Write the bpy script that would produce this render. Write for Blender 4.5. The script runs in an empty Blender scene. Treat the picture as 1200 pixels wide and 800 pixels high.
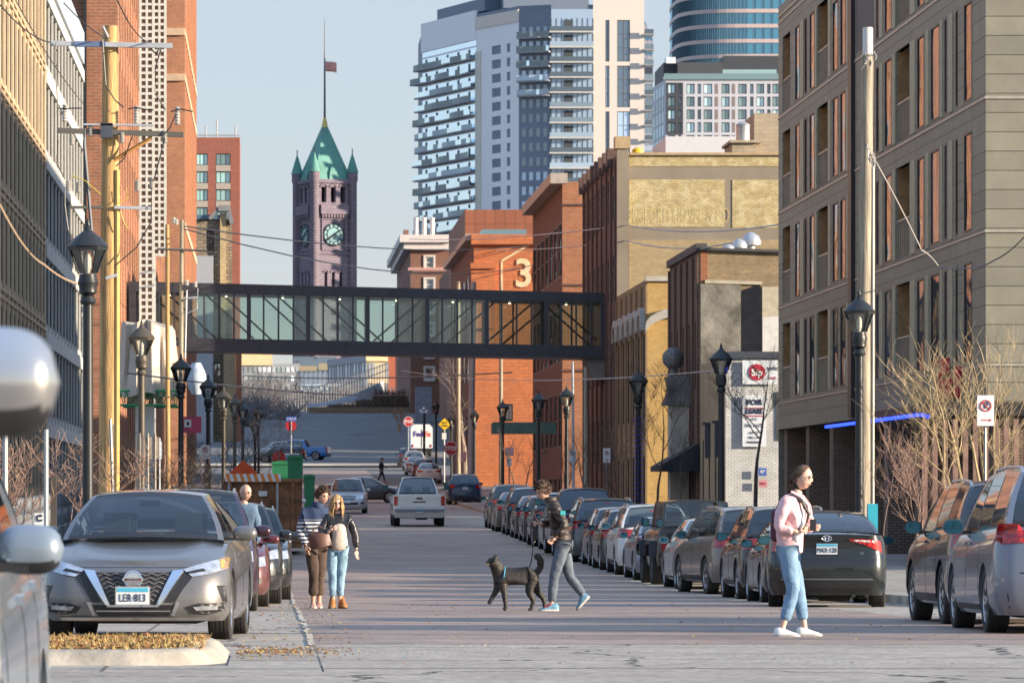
import bpy, bmesh, math, random
from math import sin, cos, pi, radians as R, atan2, hypot, sqrt
from mathutils import Vector, Matrix
from mathutils.bvhtree import BVHTree
random.seed(7)
scene = bpy.context.scene
COL = scene.collection
F = 5500.0; CZ = 1.5                      # focal length in photo pixels, eye height
def W(px, py, Y): return Vector(((px-317)*Y/F, Y, CZ+(585-py)*Y/F))
def XP(px, Y): return (px-317)*Y/F
def ZP(py, Y): return CZ+(585-py)*Y/F
GP = [(-60,-1.3),(30,-1.3),(46,-1.36),(55,-1.46),(65,-1.55),(75,-1.69),(86,-1.82),(105,-1.86),(130,-1.68),(157,-1.35),(183,-1.07),
      (220,-.75),(262,-.25),(300,.35),(344,1.2),(400,2.5),(466,4.2),(520,7.4),(560,10.3),(620,11.6),(800,13),(1200,14),(4000,14)]
def G(Y):
    for (a,za),(b,zb) in zip(GP, GP[1:]):
        if a <= Y <= b: return CZ+za+(zb-za)*(Y-a)/(b-a)
    return CZ+(GP[0][1] if Y < 0 else GP[-1][1])
# ------------------------------------------------------------------ materials
def nodes(name):
    m = bpy.data.materials.new(name); m.use_nodes = True
    nt = m.node_tree; b = nt.nodes['Principled BSDF']
    return m, nt, b
def N(nt, t, **kw):
    n = nt.nodes.new(t)
    for k, v in kw.items():
        if k.startswith('i_'): n.inputs[k[2:].replace('_', ' ')].default_value = v
        else: setattr(n, k, v)
    return n
def c4(c): return (c[0], c[1], c[2], 1)
MC = {}
def mat(name, col, rough=.6, metal=0, var=.15, scale=3.0, bump=0, coat=0, spec=.5, bscale=None, world=False):
    if name in MC: return MC[name]
    m, nt, b = nodes(name)
    b.inputs['Roughness'].default_value = rough; b.inputs['Metallic'].default_value = metal
    b.inputs['Coat Weight'].default_value = coat; b.inputs['Coat Roughness'].default_value = .04
    b.inputs['Specular IOR Level'].default_value = spec
    tc = N(nt, 'ShaderNodeTexCoord'); no = N(nt, 'ShaderNodeTexNoise', i_Scale=scale, i_Detail=6.0, i_Roughness=.6)
    nt.links.new(tc.outputs['Object'], no.inputs['Vector'])
    r = N(nt, 'ShaderNodeValToRGB'); r.color_ramp.elements[0].position = .3; r.color_ramp.elements[1].position = .7
    r.color_ramp.elements[0].color = c4([x*(1-var) for x in col]); r.color_ramp.elements[1].color = c4([min(1, x*(1+var)) for x in col])
    nt.links.new(no.outputs[0], r.inputs[0]); nt.links.new(r.outputs[0], b.inputs['Base Color'])
    if bump:
        n2 = N(nt, 'ShaderNodeTexNoise', i_Scale=bscale or scale*6, i_Detail=5.0)
        nt.links.new(tc.outputs['Object'], n2.inputs['Vector'])
        bu = N(nt, 'ShaderNodeBump', i_Strength=bump, i_Distance=.02); nt.links.new(n2.outputs[0], bu.inputs['Height'])
        nt.links.new(bu.outputs[0], b.inputs['Normal'])
    MC[name] = m; return m
def streak(m, sx=7, sz=.5):
    nt = m.node_tree; mp = N(nt, 'ShaderNodeMapping'); mp.inputs['Scale'].default_value = (sx, sx, sz)
    tc = N(nt, 'ShaderNodeTexCoord'); nt.links.new(tc.outputs['Object'], mp.inputs[0])
    for n in nt.nodes:
        if n.type == 'TEX_NOISE': nt.links.new(mp.outputs[0], n.inputs['Vector'])
    return m
def wallvec(nt, rot=0):
    """object position turned so that texture x runs along the wall (whichever way the wall faces) and y is height"""
    tc = N(nt, 'ShaderNodeTexCoord'); s = N(nt, 'ShaderNodeSeparateXYZ'); nt.links.new(tc.outputs['Object'], s.inputs[0])
    a = N(nt, 'ShaderNodeMath', operation='ADD'); nt.links.new(s.outputs[0], a.inputs[0]); nt.links.new(s.outputs[1], a.inputs[1])
    c = N(nt, 'ShaderNodeCombineXYZ'); nt.links.new(a.outputs[0], c.inputs[0]); nt.links.new(s.outputs[2], c.inputs[1])
    return tc, c
def brick(name, c1, c2, mortar, bw=.22, rh=.075, ms=.012, stain=.35, sc=.35, stc=(.08,.07,.06), rough=.85, bump=.3):
    if name in MC: return MC[name]
    m, nt, b = nodes(name); tc, v = wallvec(nt); L = nt.links.new
    br = N(nt, 'ShaderNodeTexBrick', i_Scale=1.0, i_Mortar_Size=ms, i_Brick_Width=bw, i_Row_Height=rh, i_Bias=0.0, i_Mortar_Smooth=.1)
    br.inputs['Color1'].default_value = c4(c1); br.inputs['Color2'].default_value = c4(c2); br.inputs['Mortar'].default_value = c4(mortar)
    L(v.outputs[0], br.inputs['Vector'])
    no = N(nt, 'ShaderNodeTexNoise', i_Scale=sc, i_Detail=8.0, i_Roughness=.65); L(tc.outputs['Object'], no.inputs['Vector'])
    r = N(nt, 'ShaderNodeValToRGB'); r.color_ramp.elements[0].position = .45; r.color_ramp.elements[1].position = .72
    r.color_ramp.elements[0].color = (0,0,0,1); r.color_ramp.elements[1].color = (stain,)*3+(1,)
    L(no.outputs[0], r.inputs[0])
    mx = N(nt, 'ShaderNodeMix', data_type='RGBA'); L(r.outputs[0], mx.inputs[0]); L(br.outputs[0], mx.inputs[6]); mx.inputs[7].default_value = c4(stc)
    n3 = N(nt, 'ShaderNodeTexNoise', i_Scale=1.8, i_Detail=9.0, i_Roughness=.75); L(v.outputs[0], n3.inputs['Vector'])
    hs = N(nt, 'ShaderNodeHueSaturation'); mr = N(nt, 'ShaderNodeMapRange'); mr.inputs[3].default_value = .55; mr.inputs[4].default_value = 1.45
    L(n3.outputs[0], mr.inputs[0]); L(mr.outputs[0], hs.inputs['Value']); L(mx.outputs[2], hs.inputs['Color']); L(hs.outputs[0], b.inputs['Base Color'])
    b.inputs['Roughness'].default_value = rough
    bu = N(nt, 'ShaderNodeBump', i_Strength=bump, i_Distance=.01); L(br.outputs[1], bu.inputs['Height']); bu.invert = True; L(bu.outputs[0], b.inputs['Normal'])
    MC[name] = m; return m
def glassy(name, tint, rough=.03, mixf=None, trans=True):
    """tinted pane: reflects by Fresnel, otherwise lets tinted light through"""
    if name in MC: return MC[name]
    m = bpy.data.materials.new(name); m.use_nodes = True; nt = m.node_tree; nt.nodes.clear(); L = nt.links.new
    o = N(nt, 'ShaderNodeOutputMaterial'); mx = N(nt, 'ShaderNodeMixShader'); fr = N(nt, 'ShaderNodeFresnel', i_IOR=1.6)
    g = N(nt, 'ShaderNodeBsdfGlossy', i_Roughness=rough); g.inputs['Color'].default_value = (.95,.97,1,1)
    t = N(nt, 'ShaderNodeBsdfTransparent'); t.inputs[0].default_value = c4(tint)
    mr = N(nt, 'ShaderNodeMath', operation='MAXIMUM'); mr.inputs[1].default_value = mixf or .06
    L(fr.outputs[0], mr.inputs[0]); L(mr.outputs[0], mx.inputs[0]); L(t.outputs[0], mx.inputs[1]); L(g.outputs[0], mx.inputs[2]); L(mx.outputs[0], o.inputs[0])
    MC[name] = m; return m
def winmat(name, dark=(.02,.03,.035), refl=.5, rough=.04, tint=(.8,.9,.95), wav=.015):
    """opaque window pane of a building: dark room behind, mirror in front, slightly wavy"""
    if name in MC: return MC[name]
    m = bpy.data.materials.new(name); m.use_nodes = True; nt = m.node_tree; nt.nodes.clear(); L = nt.links.new
    o = N(nt, 'ShaderNodeOutputMaterial'); mx = N(nt, 'ShaderNodeMixShader')
    d = N(nt, 'ShaderNodeBsdfDiffuse'); g = N(nt, 'ShaderNodeBsdfGlossy', i_Roughness=rough); g.inputs['Color'].default_value = c4(tint)
    oi = N(nt, 'ShaderNodeObjectInfo'); r = N(nt, 'ShaderNodeValToRGB')
    r.color_ramp.elements[0].color = c4(dark); r.color_ramp.elements[1].color = c4([min(1, x*5+.03) for x in dark]); r.color_ramp.elements[0].position = .45
    L(oi.outputs['Random'], r.inputs[0]); L(r.outputs[0], d.inputs[0])
    fr = N(nt, 'ShaderNodeFresnel', i_IOR=1.55); mr = N(nt, 'ShaderNodeMath', operation='MAXIMUM'); mr.inputs[1].default_value = refl
    no = N(nt, 'ShaderNodeTexNoise', i_Scale=.7, i_Detail=1.0); tc = N(nt, 'ShaderNodeTexCoord'); sc_ = N(nt, 'ShaderNodeMath', operation='MULTIPLY'); sc_.inputs[1].default_value = 90; L(oi.outputs['Random'], sc_.inputs[0]); va = N(nt, 'ShaderNodeVectorMath', operation='ADD'); L(tc.outputs['Object'], va.inputs[0]); L(sc_.outputs[0], va.inputs[1]); L(va.outputs[0], no.inputs['Vector'])
    bu = N(nt, 'ShaderNodeBump', i_Strength=.6, i_Distance=wav*5); L(no.outputs[0], bu.inputs['Height']); L(bu.outputs[0], g.inputs['Normal'])
    L(fr.outputs[0], mr.inputs[0]); L(mr.outputs[0], mx.inputs[0]); L(d.outputs[0], mx.inputs[1]); L(g.outputs[0], mx.inputs[2]); L(mx.outputs[0], o.inputs[0])
    MC[name] = m; return m
def paint(name, col, metal=.3, rough=.28, dust=.12):
    """car paint: clear coat over flake colour, road dust low down and in patches"""
    key = 'PAINT_'+name
    if key in MC: return MC[key]
    m, nt, b = nodes(key); L = nt.links.new
    tc = N(nt, 'ShaderNodeTexCoord'); no = N(nt, 'ShaderNodeTexNoise', i_Scale=5.0, i_Detail=8.0, i_Roughness=.7); L(tc.outputs['Object'], no.inputs['Vector'])
    s = N(nt, 'ShaderNodeSeparateXYZ'); L(tc.outputs['Object'], s.inputs[0])
    mr = N(nt, 'ShaderNodeMapRange'); mr.inputs[1].default_value = .2; mr.inputs[2].default_value = .8; mr.inputs[3].default_value = dust*3.2; mr.inputs[4].default_value = dust*.8
    L(s.outputs[2], mr.inputs[0]); mu = N(nt, 'ShaderNodeMath', operation='MULTIPLY'); L(mr.outputs[0], mu.inputs[0]); L(no.outputs[0], mu.inputs[1])
    mx = N(nt, 'ShaderNodeMix', data_type='RGBA'); L(mu.outputs[0], mx.inputs[0]); mx.inputs[6].default_value = c4(col); mx.inputs[7].default_value = (.26,.245,.22,1)
    L(mx.outputs[2], b.inputs['Base Color']); b.inputs['Metallic'].default_value = metal
    m2 = N(nt, 'ShaderNodeMath', operation='MULTIPLY_ADD'); L(mu.outputs[0], m2.inputs[0]); m2.inputs[1].default_value = .9; m2.inputs[2].default_value = rough; L(m2.outputs[0], b.inputs['Roughness'])
    b.inputs['Coat Weight'].default_value = .8; b.inputs['Coat Roughness'].default_value = .05
    MC[key] = m; return m
def emit(name, col, st):
    if name in MC: return MC[name]
    m, nt, b = nodes(name); b.inputs['Base Color'].default_value = c4(col); b.inputs['Emission Color'].default_value = c4(col); b.inputs['Emission Strength'].default_value = st
    MC[name] = m; return m
def lampmat(name, col, rough=.12):
    if name in MC: return MC[name]
    m, nt, b = nodes(name); L = nt.links.new; tc = N(nt, 'ShaderNodeTexCoord')
    v = N(nt, 'ShaderNodeTexVoronoi', i_Scale=22.0); L(tc.outputs['Object'], v.inputs['Vector'])
    r = N(nt, 'ShaderNodeValToRGB'); r.color_ramp.elements[0].color = c4([min(1, x*1.7) for x in col]); r.color_ramp.elements[1].color = c4([x*.5 for x in col]); r.color_ramp.elements[1].position = .6
    L(v.outputs[0], r.inputs[0]); L(r.outputs[0], b.inputs['Base Color']); b.inputs['Roughness'].default_value = rough; b.inputs['Coat Weight'].default_value = 1; b.inputs['Coat Roughness'].default_value = .03
    MC[name] = m; return m
# ------------------------------------------------------------------ mesh builder
class MB:
    def __init__(s): s.v = []; s.f = []; s.mi = []; s.m = 0
    def add(s, vs, fs, M=None):
        o = len(s.v)
        for p in vs: s.v.append(tuple(M @ Vector(p)) if M else tuple(p))
        for f in fs: s.f.append([o+i for i in f]); s.mi.append(s.m)
        return s
    def box(s, x0, y0, z0, x1, y1, z1, M=None):
        v = [(x0,y0,z0),(x1,y0,z0),(x1,y1,z0),(x0,y1,z0),(x0,y0,z1),(x1,y0,z1),(x1,y1,z1),(x0,y1,z1)]
        return s.add(v, [(0,3,2,1),(4,5,6,7),(0,1,5,4),(1,2,6,5),(2,3,7,6),(3,0,4,7)], M)
    def cbox(s, c, d, M=None): return s.box(c[0]-d[0]/2,c[1]-d[1]/2,c[2]-d[2]/2,c[0]+d[0]/2,c[1]+d[1]/2,c[2]+d[2]/2, M)
    def quad(s, *p): return s.add(p, [tuple(range(len(p)))])
    def tube(s, pts, r, n=6, caps=True):
        pts = [Vector(p) for p in pts]; k = len(pts); rs = r if isinstance(r, (list, tuple)) else [r]*k
        o = len(s.v); up = Vector((0,0,1))
        for i, p in enumerate(pts):
            d = (pts[min(i+1,k-1)]-pts[max(i-1,0)])
            if d.length < 1e-9: d = Vector((0,0,1))
            d.normalize(); a = d.cross(up)
            if a.length < .05: a = d.cross(Vector((1,0,0)))
            a.normalize(); b = a.cross(d)
            for j in range(n):
                t = 2*pi*j/n; s.v.append(tuple(p+(a*cos(t)+b*sin(t))*rs[i]))
        for i in range(k-1):
            for j in range(n):
                j2 = (j+1) % n; s.f.append([o+i*n+j,o+(i+1)*n+j,o+(i+1)*n+j2,o+i*n+j2]); s.mi.append(s.m)
        if caps:
            s.f.append([o+j for j in range(n)]); s.mi.append(s.m); s.f.append([o+(k-1)*n+j for j in range(n)][::-1]); s.mi.append(s.m)
        return s
    def lathe(s, prof, n=16, M=None, axis='z', ctr=(0,0,0)):
        vs = []; c = Vector(ctr)
        for r, z in prof:
            for j in range(n):
                t = 2*pi*j/n
                p = (r*cos(t), r*sin(t), z) if axis == 'z' else (z, r*cos(t), r*sin(t)) if axis == 'x' else (r*cos(t), z, r*sin(t))
                vs.append(Vector(p)+c)
        fs = [(i*n+j, i*n+(j+1)%n, (i+1)*n+(j+1)%n, (i+1)*n+j) for i in range(len(prof)-1) for j in range(n)]
        fs += [tuple(range(n))[::-1], tuple((len(prof)-1)*n+j for j in range(n))]
        return s.add(vs, fs, M)
    def grid(s, rows):
        o = len(s.v); m = len(rows[0])
        for r in rows: s.v += [tuple(p) for p in r]
        for i in range(len(rows)-1):
            for j in range(m-1): s.f.append([o+i*m+j,o+i*m+j+1,o+(i+1)*m+j+1,o+(i+1)*m+j]); s.mi.append(s.m)
        return s
    def prism(s, poly, a0, a1, axis='y', M=None):
        """polygon in the two other axes extruded along axis"""
        k = len(poly); f = {'y': lambda p, a: (p[0], a, p[1]), 'x': lambda p, a: (a, p[0], p[1]), 'z': lambda p, a: (p[0], p[1], a)}[axis]
        vs = [f(p, a0) for p in poly]+[f(p, a1) for p in poly]
        return s.add(vs, [tuple(range(k))[::-1], tuple(range(k, 2*k))]+[(i, (i+1)%k, (i+1)%k+k, i+k) for i in range(k)], M)
    def mesh(s, name, mats, off=(0,0,0), smooth=None, weld=False):
        me = bpy.data.meshes.new(name); o = Vector(off)
        me.from_pydata([tuple(Vector(p)-o) for p in s.v], [], s.f)
        for m in (mats if isinstance(mats, (list, tuple)) else [mats]): me.materials.append(m)
        for p, i in zip(me.polygons, s.mi): p.material_index = i
        bm = bmesh.new(); bm.from_mesh(me)
        if weld: bmesh.ops.remove_doubles(bm, verts=bm.verts, dist=1e-4)
        bmesh.ops.recalc_face_normals(bm, faces=bm.faces)
        if smooth is not None: shade(bm, smooth)
        bm.to_mesh(me); bm.free(); return me
def shade(bm, ang):
    for f in bm.faces: f.smooth = True
    a = R(ang)
    for e in bm.edges: e.smooth = not (len(e.link_faces) == 2 and e.calc_face_angle(0) > a)
def put(name, me, parent=None, loc=None):
    o = bpy.data.objects.new(name, me); COL.objects.link(o)
    if loc is not None: o.location = loc
    if parent is not None: o.parent = parent
    return o
def tag(o, label=None, cat=None, group=None, kind=None):
    if label: o['label'] = label
    if cat: o['category'] = cat
    if group: o['group'] = group
    if kind: o['kind'] = kind
    return o
def thing(name, loc, label, cat, group=None, rz=0):
    o = bpy.data.objects.new(name, None); COL.objects.link(o); o.location = loc; o.rotation_euler = (0,0,rz); o.empty_display_size = .2
    return tag(o, label, cat, group)
def part(name, mb, mats, root, smooth=None, weld=False):
    """world-coordinate mesh as child of an unrotated root (or of a part of it)"""
    off = Vector(root.location); p = root.parent
    while p is not None: off += p.location; p = p.parent
    return put(name, mb.mesh(name, mats, off, smooth, weld), root, (0,0,0))
def solo(name, mb, mats, label, cat, group=None, smooth=None, org=None, kind=None, weld=False):
    if org is None:
        xs = [v[0] for v in mb.v]; ys = [v[1] for v in mb.v]; org = ((min(xs)+max(xs))/2, (min(ys)+max(ys))/2, min(v[2] for v in mb.v))
    return tag(put(name, mb.mesh(name, mats, org, smooth, weld), None, org), label, cat, group, kind)
def copy_tree(o, parent=None):
    c = o.copy(); COL.objects.link(c)
    if parent is not None: c.parent = parent
    for ch in list(o.children): copy_tree(ch, c)
    return c
def text_mesh(txt, size, ext=.004, align='CENTER', font_shear=0, bold=0, sx=1):
    cu = bpy.data.curves.new('lettering', 'FONT'); cu.body = txt; cu.size = size; cu.extrude = ext; cu.align_x = align; cu.align_y = 'CENTER'; cu.offset = bold; cu.shear = font_shear
    cu.resolution_u = 3
    o = bpy.data.objects.new('lettering', cu); COL.objects.link(o)
    me = bpy.data.meshes.new_from_object(o.evaluated_get(bpy.context.evaluated_depsgraph_get()))
    bpy.data.objects.remove(o); 
    for v in me.vertices: v.co.x *= sx
    return me
def lettering(txt, size, m, parent, loc, rz=0, name='lettering', ext=.004, bold=0, sx=1, shear=0, tilt=pi/2):
    """text that stands upright facing -y (rz turns it)"""
    me = text_mesh(txt, size, ext, bold=bold, sx=sx, font_shear=shear); me.materials.clear(); me.materials.append(m)
    o = put(name, me, parent, loc); o.rotation_euler = (tilt, 0, rz); return o
# ------------------------------------------------------------------ facades
class Facade:
    """a flat wall: u runs to the viewer's right, z is world height, w is depth into the wall"""
    def __init__(s, root, ox, oy, ang):
        s.root = root; s.o = Vector((ox, oy, 0)); s.a = ang; s.U = Vector((cos(ang), sin(ang), 0)); s.V = Vector((-sin(ang), cos(ang), 0))
        s.M = Matrix.Translation(s.o) @ Matrix.Rotation(ang, 4, 'Z'); s.n = 0
    def p(s, u, z, w=0): return s.o+s.U*u+s.V*w+Vector((0,0,z))
    def wall(s, mb, u0, u1, z0, z1, rects, depth=.18, w=0):
        us = sorted({round(x, 4) for x in [u0, u1]+[a for r in rects for a in (r[0], r[2])] if u0-1e-6 <= x <= u1+1e-6})
        zs = sorted({round(x, 4) for x in [z0, z1]+[a for r in rects for a in (r[1], r[3])] if z0-1e-6 <= x <= z1+1e-6})
        rr = [tuple(round(x, 4) for x in r[:4]) for r in rects]
        for i in range(len(us)-1):
            um = (us[i]+us[i+1])/2; cand = [r for r in rr if r[0] < um < r[2]]
            k = 0
            while k < len(zs)-1:
                zm = (zs[k]+zs[k+1])/2
                if any(r[1] < zm < r[3] for r in cand): k += 1; continue
                e = k+1
                while e < len(zs)-1 and not any(r[1] < (zs[e]+zs[e+1])/2 < r[3] for r in cand): e += 1
                mb.quad(s.p(us[i], zs[k], w), s.p(us[i+1], zs[k], w), s.p(us[i+1], zs[e], w), s.p(us[i], zs[e], w)); k = e
        for a, b, c, d in rr:
            if depth <= 0: continue
            mb.quad(s.p(a,b,w), s.p(a,d,w), s.p(a,d,w+depth), s.p(a,b,w+depth)); mb.quad(s.p(c,d,w), s.p(c,b,w), s.p(c,b,w+depth), s.p(c,d,w+depth))
            mb.quad(s.p(a,d,w), s.p(c,d,w), s.p(c,d,w+depth), s.p(a,d,w+depth)); mb.quad(s.p(c,b,w), s.p(a,b,w), s.p(a,b,w+depth), s.p(c,b,w+depth))
    def box(s, mb, u0, u1, z0, z1, w0, w1): mb.box(u0, w0, z0, u1, w1, z1, s.M)
WMESH = {}
def win_meshes(w, h, nx, nz, fw, fm, gm, fd=.06):
    key = (round(w, 2), round(h, 2), nx, nz, fw, fm.name, gm.name, fd)
    if key in WMESH: return WMESH[key]
    a = MB()
    a.box(0,0,0,fw,fd,h); a.box(w-fw,0,0,w,fd,h); a.box(fw,0,0,w-fw,fd,fw); a.box(fw,0,h-fw,w-fw,fd,h)
    for i in range(1, nx): a.box(w*i/nx-fw*.4, .005, fw, w*i/nx+fw*.4, fd-.005, h-fw)
    for i in range(1, nz): a.box(fw, .009, h*i/nz-fw*.35, w-fw, fd-.009, h*i/nz+fw*.35)
    g = MB(); g.box(fw*.5, fd*.5, fw*.5, w-fw*.5, fd*.5+.01, h-fw*.5)
    WMESH[key] = (a.mesh('window', fm), g.mesh('pane', gm)); return WMESH[key]
def windows(fac, rects, fm, gm, nx=1, nz=1, fw=.06, depth=.12, limit=95, sub=True, name='window'):
    """rects (u0,z0,u1,z1) on a facade: each its own window part with its pane; past the limit one merged part"""
    root = fac.root; cnt = root.get('_w', 0)
    rest = rects[max(0, limit-cnt):]; rects = rects[:max(0, limit-cnt)]; root['_w'] = cnt+len(rects)
    for (a, b, c, d) in [r[:4] for r in rects]:
        f, g = win_meshes(c-a, d-b, nx, nz, fw, fm, gm)
        o = put(name, f, root, fac.p(a, b, depth)-root.location); o.rotation_euler.z = fac.a
        if sub: put('pane', g, o)
        else: o2 = put('pane', g, o)
    if rest:
        mb = MB(); 
        for (a, b, c, d) in [r[:4] for r in rest]:
            mb.m = 0
            fac.box(mb, a, a+fw, b, d, depth, depth+.06); fac.box(mb, c-fw, c, b, d, depth, depth+.06); fac.box(mb, a+fw, c-fw, b, b+fw, depth, depth+.06); fac.box(mb, a+fw, c-fw, d-fw, d, depth, depth+.06)
            for i in range(1, nx): u = a+(c-a)*i/nx; fac.box(mb, u-fw*.4, u+fw*.4, b+fw, d-fw, depth, depth+.05)
            for i in range(1, nz): z = b+(d-b)*i/nz; fac.box(mb, a+fw, c-fw, z-fw*.35, z+fw*.35, depth+.005, depth+.045)
            mb.m = 1
            fac.box(mb, a+fw*.5, c-fw*.5, b+fw*.5, d-fw*.5, depth+.03, depth+.04)
        tag(part(name+'_rest' if False else name, mb, [fm, gm], root), kind='stuff')
def cells(u0, u1, n, frac, z0, nf, fh, zlo, zhi):
    """n windows per floor, frac of the bay wide"""
    b = (u1-u0)/n; return [(u0+b*(i+.5-frac/2), z0+fh*k+zlo, u0+b*(i+.5+frac/2), z0+fh*k+zhi) for k in range(nf) for i in range(n)]
# ================================================================== vehicles
BLK = mat('black_trim', (.018,.018,.02), .45, var=.2); DARK = mat('dark_underbody', (.02,.019,.018), .9)
TYRE = mat('tyre_rubber', (.028,.027,.026), .85, var=.3, scale=12, bump=.3); RIMM = mat('rim_alloy', (.5,.5,.52), .28, .85)
RIMD = mat('rim_dark', (.09,.09,.1), .35, .6); CHROME = mat('chrome', (.8,.8,.82), .1, 1, var=.03)
CGLASS = glassy('car_glass', (.50,.57,.56), .02, .1); CLEAR = glassy('lamp_glass', (.9,.92,.95), .02)
HEADL = lampmat('headlamp_inside', (.62,.64,.68)); TAILL = lampmat('tail_lamp_red', (.50,.012,.012)); AMB = lampmat('indicator_amber', (.75,.33,.02))
REVL = lampmat('reversing_lamp', (.7,.66,.64)); SEATM = mat('seat_cloth', (.035,.035,.04), .9); MIRG = mat('mirror_glass', (.07,.19,.25), .05, 1, var=.02)
HEADL = mat('headlamp_shell', (.55,.57,.60), .12, .6, var=.35, scale=9, coat=1); PLT = mat('plate_white', (.72,.74,.74), .4); PLTB = mat('plate_blue', (.08,.42,.58), .4); INK = mat('plate_ink', (.02,.025,.06), .5)
def lerp(a, b, t): return a+(b-a)*t
def prof(pts, x):
    if x <= pts[0][0]: return pts[0][1]
    for (a, za), (b, zb) in zip(pts, pts[1:]):
        if x <= b:
            t = (x-a)/(b-a); return za+(zb-za)*t
    return pts[-1][1]
def sprof(pts, x):          # smoother: average of neighbours
    return (prof(pts, x-.12)+2*prof(pts, x)+prof(pts, x+.12))/4
VV = [0,.07,.3,.55,.78,.92,1]
QQ = [-1,-.93,-.7,-.4,0,.4,.7,.93,1]
class Car:
    def __init__(s, name, p, pm):
        s.p = p; s.pm = pm; L, Wd = p['L'], p['W']; s.L = L; s.hw = Wd/2
        s.root = bpy.data.objects.new(name, None); COL.objects.link(s.root)
        s.lower(); s.cabin()
        s.bvh = BVHTree.FromPolygons(s.bv, s.bf)
    def Y(s, d): return s.L/2-d
    def lower(s):
        p = s.p; L = s.L; gc = p['gc']; nF, nC, nS = 7, 6, 30
        tt = [0,.05,.14,.28,.45,.6,.75,.86,.94,1]
        rings = []
        for t in tt:
            hw = s.hw*prof(p['side'], t); df = prof(p['nose'], t); dr = prof(p['tail'], t); rf = p.get('rf', .34); rr = p.get('rr', .28); bf = p.get('bf', .14); br = p.get('br', .08)
            r = []
            def P(x, d):
                hwx = x
                z0 = gc+p.get('lift', 0)*max(0, (abs(d-L/2)-L/2+.6)); zt = sprof(p['sh'], d)
                return (x, s.Y(d), z0+(zt-z0)*t)
            for i in range(nF): x = (hw-rf)*i/nF; r.append(P(x, df+bf*(x/hw)**2))
            d0 = df+bf*((hw-rf)/hw)**2
            for i in range(nC+1):
                a = pi/2*i/nC; r.append(P(hw-rf+rf*sin(a), d0+rf*1.25*(1-cos(a))))
            e0 = L-dr-br*((hw-rr)/hw)**2; s0, s1 = d0+rf*1.25, e0-rr*1.1
            for i in range(1, nS):
                d = lerp(s0, s1, i/nS); r.append(P(hw+.012*sin(pi*i/nS), d))
            for i in range(nC+1):
                a = pi/2*i/nC; r.append(P(hw-rr+rr*cos(a), s1+rr*1.1*sin(a)))
            for i in range(nF-1, -1, -1): x = (hw-rr)*i/nF; r.append(P(x, L-dr-br*(x/hw)**2))
            rings.append(r)
        n = len(rings[0]); mb = MB(); full = []
        for r in rings:
            full.append(r+[(-x, y, z) for (x, y, z) in r[-2:0:-1]])
        m = len(full[0])
        for r in full: mb.v += r
        for k in range(len(full)-1):
            for j in range(m): j2 = (j+1) % m; mb.f.append([k*m+j, k*m+j2, (k+1)*m+j2, (k+1)*m+j]); mb.mi.append(0)
        mb.f.append(list(range(m))[::-1]); mb.mi.append(1)
        top = rings[-1]; cr = p.get('crown', .05)
        rows = []
        for (x, y, z) in top:
            q = [-1,-.9,-.72,-.5,-.25,0,.25,.5,.72,.9,1]
            d = s.L/2-y; c = cr*min(1, .35+d/.5)*min(1, .3+(L-d)/.3)
            hc = p.get('crease', .022)
            rows.append([(x*k, y, z+c*(1-abs(k)**2.6)+(hc if abs(abs(k)-.72) < .01 and d < p['A'][0] else 0)*min(1, d)) for k in q])
        mb.grid(rows)
        if p.get('bed'): pass
        me = mb.mesh('body', [s.pm, DARK], weld=True)
        o = bpy.data.objects.new('b', me); COL.objects.link(o)
        cut = MB(); Rr = p['R']
        for d in (p['fo'], p['fo']+p['wb']):
            for sg in (-1, 1):
                x0, x1 = sorted((sg*(s.hw-.30), sg*(s.hw+.3)))
                cut.lathe([(Rr+p.get('gap', .045), x0), (Rr+p.get('gap', .045), x1)], 32, axis='x', ctr=(0, s.Y(d), Rr))
        if p.get('bed'):
            a, b = p['bed']; cut.box(-s.hw+.12, s.Y(b), p['bedz'], s.hw-.12, s.Y(a), 3)
        cm = cut.mesh('cut', [s.pm, DARK])
        for f in cm.polygons: f.material_index = 1
        co = bpy.data.objects.new('c', cm); COL.objects.link(co)
        md = o.modifiers.new('b', 'BOOLEAN'); md.operation = 'DIFFERENCE'; md.object = co; md.solver = 'EXACT'; md.material_mode = 'INDEX'
        ev = o.evaluated_get(bpy.context.evaluated_depsgraph_get()); nm = bpy.data.meshes.new_from_object(ev); nm.name = 'body'
        bm = bmesh.new(); bm.from_mesh(nm); shade(bm, 32); s.bv = [v.co.copy() for v in bm.verts]; bm.verts.index_update(); s.bf = [[v.index for v in f.verts] for f in bm.faces]
        bm.to_mesh(nm); bm.free(); nm.materials.clear(); nm.materials.append(s.pm); nm.materials.append(DARK)
        bpy.data.objects.remove(o); bpy.data.objects.remove(co)
        s.body = put('body', nm, s.root)
    def cabin(s):
        p = s.p; (dA, zA), (dB, zB), (dC, zC), (dD, zD) = p['A'], p['B'], p['C'], p['D']; wB, wT = p['gw']
        cols = p['cols']; arch = p.get('arch', .03); rc = p.get('rcrown', .05); bw, bt, bd = p.get('bows', (.16,.1,.08))
        X = lambda v: wB+(wT-wB)*(v**1.35)
        def side(i, v, sg):
            dl, du = cols[i][0], cols[i][1]; zl = sprof(p['sh'], dl)-.012 if 0 < i < len(cols)-1 else (zA if i == 0 else zD)
            u = (du-dB)/max(1e-6, dC-dB); zu = lerp(zB, zC, u)+arch*sin(pi*min(1, max(0, u)))
            vv = v; d = lerp(dl, du, v)
            return (sg*X(v), s.Y(d), lerp(zl, zu, vv))
        body, dark = MB(), MB(); glass = []
        fr = MB()
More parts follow.
